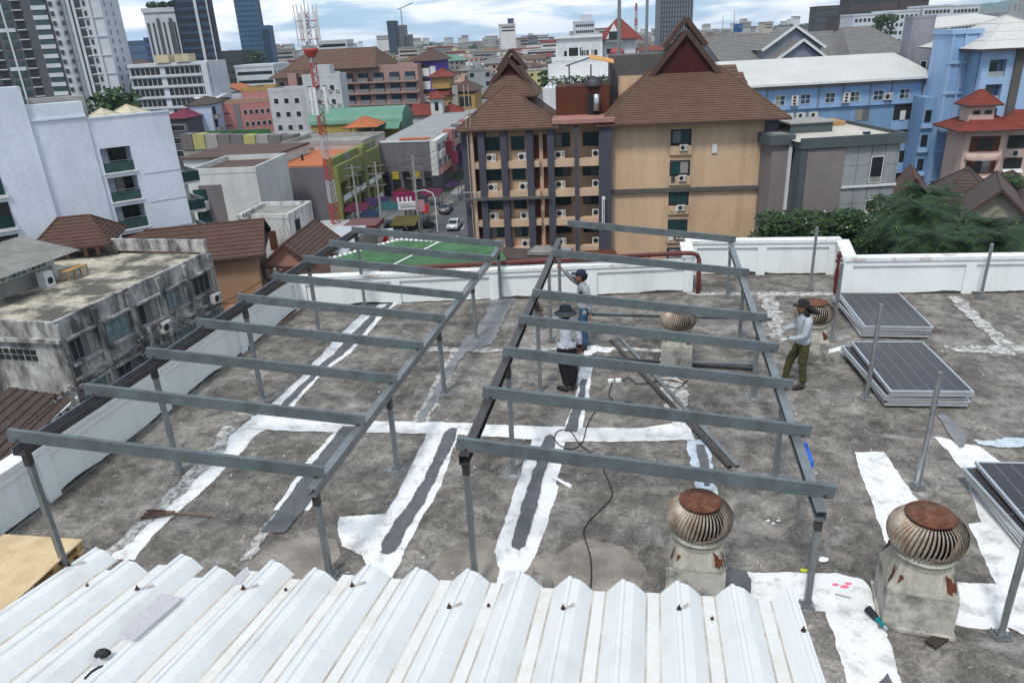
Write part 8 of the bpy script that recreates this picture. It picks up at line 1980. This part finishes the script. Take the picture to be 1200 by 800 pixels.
MB().path([(-0.03,-0.09,1.60),(0.05,-0.07,1.52),(0.09,0,1.47),(0.05,0.08,1.50),(-0.03,0.095,1.58)], [0.035,0.05,0.055,0.05,0.035], 8).path([(0.02,0,1.52),(0.14,-0.02,1.46),(0.22,-0.03,1.43)], [0.06,0.055,0.03], 8).path([(-0.06,-0.09,1.50),(0.0,-0.10,1.43),(0.02,-0.04,1.40)], [0.03,0.045,0.03], 8).build('head_wrap', blk, hd)
glove = mat('white_glove', (0.55,0.55,0.53), 0.9)
hand(t, (-0.33,-0.17,1.02), (-1,0.1,-0.05), (0,0.3,-1), glove, 0.9); hand(t, (-0.34,0.14,1.08), (-1,-0.1,0), (0,0,-1), glove, 0.9)
dsh = mat('dark_shoe', (0.03,0.02,0.02), 0.7)
shoe(t, (0.04,-0.11,0.0), (-1,-0.1,0), dsh); shoe(t, (-0.23,0.10,0.0), (-1,0.1,0), dsh)
t.rotation_euler = (0,0,R(-4)); t.scale = (0.98,)*3

# ---- worker two: seen from behind, wide brimmed hat, white grey shirt, black trousers, left arm raised to the girder
w2 = G(664,458); t = thing('person', 'worker seen from behind in wide brimmed hat, pale shirt and black trousers', 'person', (w2.x, w2.y, 0.0))
sh2 = mat('faded_pale_shirt', (0.44,0.47,0.52), 0.9, vary=0.14, scale=5, bump=0.35, bscale=16); blt = mat('black_trousers', (0.014,0.013,0.016), 0.9, vary=0.3, scale=6, bump=0.4, bscale=16)
J = {'pel':(0.02,0,0.86),'wst':(0.01,0.0,0.98),'chest':(0.0,0.01,1.20),'neckb':(0.0,0.02,1.34),'neck':(0.01,0.04,1.42),
 'hipL':(-0.08,0,0.80),'kneeL':(-0.03,0.04,0.44),'ankL':(0.03,0.0,0.09),'hipR':(0.10,0,0.80),'kneeR':(0.12,0.03,0.44),'ankR':(0.10,0.02,0.09),
 'shL':(-0.18,0.02,1.31),'elL':(-0.36,0.12,1.24),'wrL':(-0.42,0.20,1.47),'shR':(0.18,0.02,1.29),'elR':(0.25,0.02,1.02),'wrR':(0.26,0.10,0.80)}
Rr = {'pel':(0.145,0.115),'wst':(0.145,0.11),'chest':(0.165,0.12),'neckb':(0.10,0.08),'neck':0.052,'hipL':0.118,'kneeL':0.105,'ankL':0.085,'hipR':0.118,'kneeR':0.105,'ankR':0.085,'shL':0.072,'elL':0.050,'wrL':0.033,'shR':0.075,'elR':0.060,'wrR':0.038}
o = person_body(t, J, E_, Rr, sh2)
assign(o, lambda c: 1 if c.z < 0.90 else (2 if (c.z > 1.41 and abs(c.x) < 0.07) or c.x < -0.33 or (c.z < 0.90 and c.x > 0.22) else 0), [sh2, blt, skin])
MB().lathe([(0.150,-0.05),(0.168,-0.01),(0.165,0.05),(0.150,0.09)], (0.015,0,0.90), 20, sx=1.05, sy=0.78).build('shirt_hem', sh2, t)
hd, f, s, u_ = head(t, (0.015,0.06,1.50), (-0.25,1,0.05), skin)
hatm = mat('slate_grey_hat', (0.045,0.055,0.065), 0.9, vary=0.25, scale=10)
MB().lathe([(0.195,-0.045),(0.20,-0.035),(0.15,0.0),(0.107,0.02),(0.105,0.07),(0.095,0.105),(0.06,0.125),(0.003,0.13)], (0.015,0.05,1.535), 22).lathe([(0.19,-0.05),(0.10,0.008)], (0.015,0.05,1.535), 22).build('hat', hatm, hd)
MB().lathe([(0.108,0.0),(0.110,0.03),(0.106,0.032)], (0.015,0.05,1.545), 22).build('hat_band', blk, hd)
MB().lathe([(0.07,-0.08),(0.085,-0.05),(0.09,0.0)], (0.015,0.035,1.50), 14).build('hair', hair, hd)
hand(t, (-0.42,0.20,1.47), (-0.05,0.25,1), (-0.2,1,0), skin, 1.0); hand(t, (0.26,0.10,0.80), (0.1,0.35,-1), (-1,0,0), skin, 0.7, -1)
shoe(t, (0.0,-0.05,0.0), (-0.7,0.7,0), dsh); shoe(t, (0.11,-0.02,0.0), (0.2,1,0), dsh)

# ---- worker three: behind, grey shirt and jeans, dark cap, right arm raised, facing left
w3 = G(684,409); t = thing('person', 'worker in grey shirt, jeans and dark cap reaching up to the far rafter', 'person', (w3.x, w3.y, 0.0))
sh3 = mat('mid_grey_shirt', (0.27,0.29,0.30), 0.9, vary=0.14, scale=5, bump=0.35, bscale=16); jean = mat('blue_jeans', (0.035,0.085,0.16), 0.9, vary=0.3, scale=7, bump=0.3)
J = {'pel':(0.02,0,0.90),'wst':(0.02,0,1.02),'chest':(0.0,0,1.25),'neckb':(-0.01,0,1.40),'neck':(-0.02,0,1.48),
 'hipL':(0.0,-0.08,0.84),'kneeL':(0.0,-0.09,0.48),'ankL':(0.05,-0.09,0.09),'hipR':(0.02,0.09,0.84),'kneeR':(-0.05,0.10,0.48),'ankR':(-0.02,0.10,0.09),
 'shL':(0.03,-0.17,1.35),'elL':(0.10,-0.20,1.10),'wrL':(0.12,-0.20,0.86),'shR':(-0.05,0.15,1.38),'elR':(-0.22,0.08,1.52),'wrR':(-0.40,0.0,1.74)}
Rr = {'pel':(0.125,0.115),'wst':(0.125,0.11),'chest':(0.145,0.12),'neckb':(0.09,0.08),'neck':0.052,'hipL':0.098,'kneeL':0.075,'ankL':0.062,'hipR':0.098,'kneeR':0.075,'ankR':0.062,'shL':0.074,'elL':0.055,'wrL':0.037,'shR':0.074,'elR':0.055,'wrR':0.036}
o = person_body(t, J, E_, Rr, sh3)
assign(o, lambda c: 1 if c.z < 0.95 and c.x < 0.19 and not (c.y < -0.15 and c.z > 0.83) else (2 if c.z > 1.47 and abs(c.y) < 0.06 and c.x > -0.09 else 0), [sh3, jean, skin])
hd, f, s, u_ = head(t, (-0.05,0,1.58), (-1,0.1,0.35), skin)
capm = mat('navy_cap', (0.018,0.025,0.05), 0.85)
MB().lathe([(0.098,0.00),(0.103,0.03),(0.098,0.07),(0.072,0.105),(0.03,0.122),(0.004,0.125)], (-0.035,0,1.60), 18).solid([(-0.12,-0.07,1.635),(-0.12,0.07,1.635),(-0.225,0.05,1.645),(-0.225,-0.05,1.645)], (0,0,0.012)).build('cap', capm, hd)
MB().lathe([(0.06,-0.09),(0.08,-0.06),(0.09,0.0)], (0.005,0,1.59), 14).build('hair', hair, hd)
hand(t, (0.12,-0.20,0.86), (0.05,-0.05,-1), (-1,0,0), skin, 0.9); hand(t, (-0.40,0.0,1.74), (-0.6,0,0.8), (-0.8,0,-0.6), skin, 1.0)
shoe(t, (0.04,-0.09,0.0), (-1,0,0), dsh); shoe(t, (-0.01,0.10,0.0), (-1,0,0), dsh)
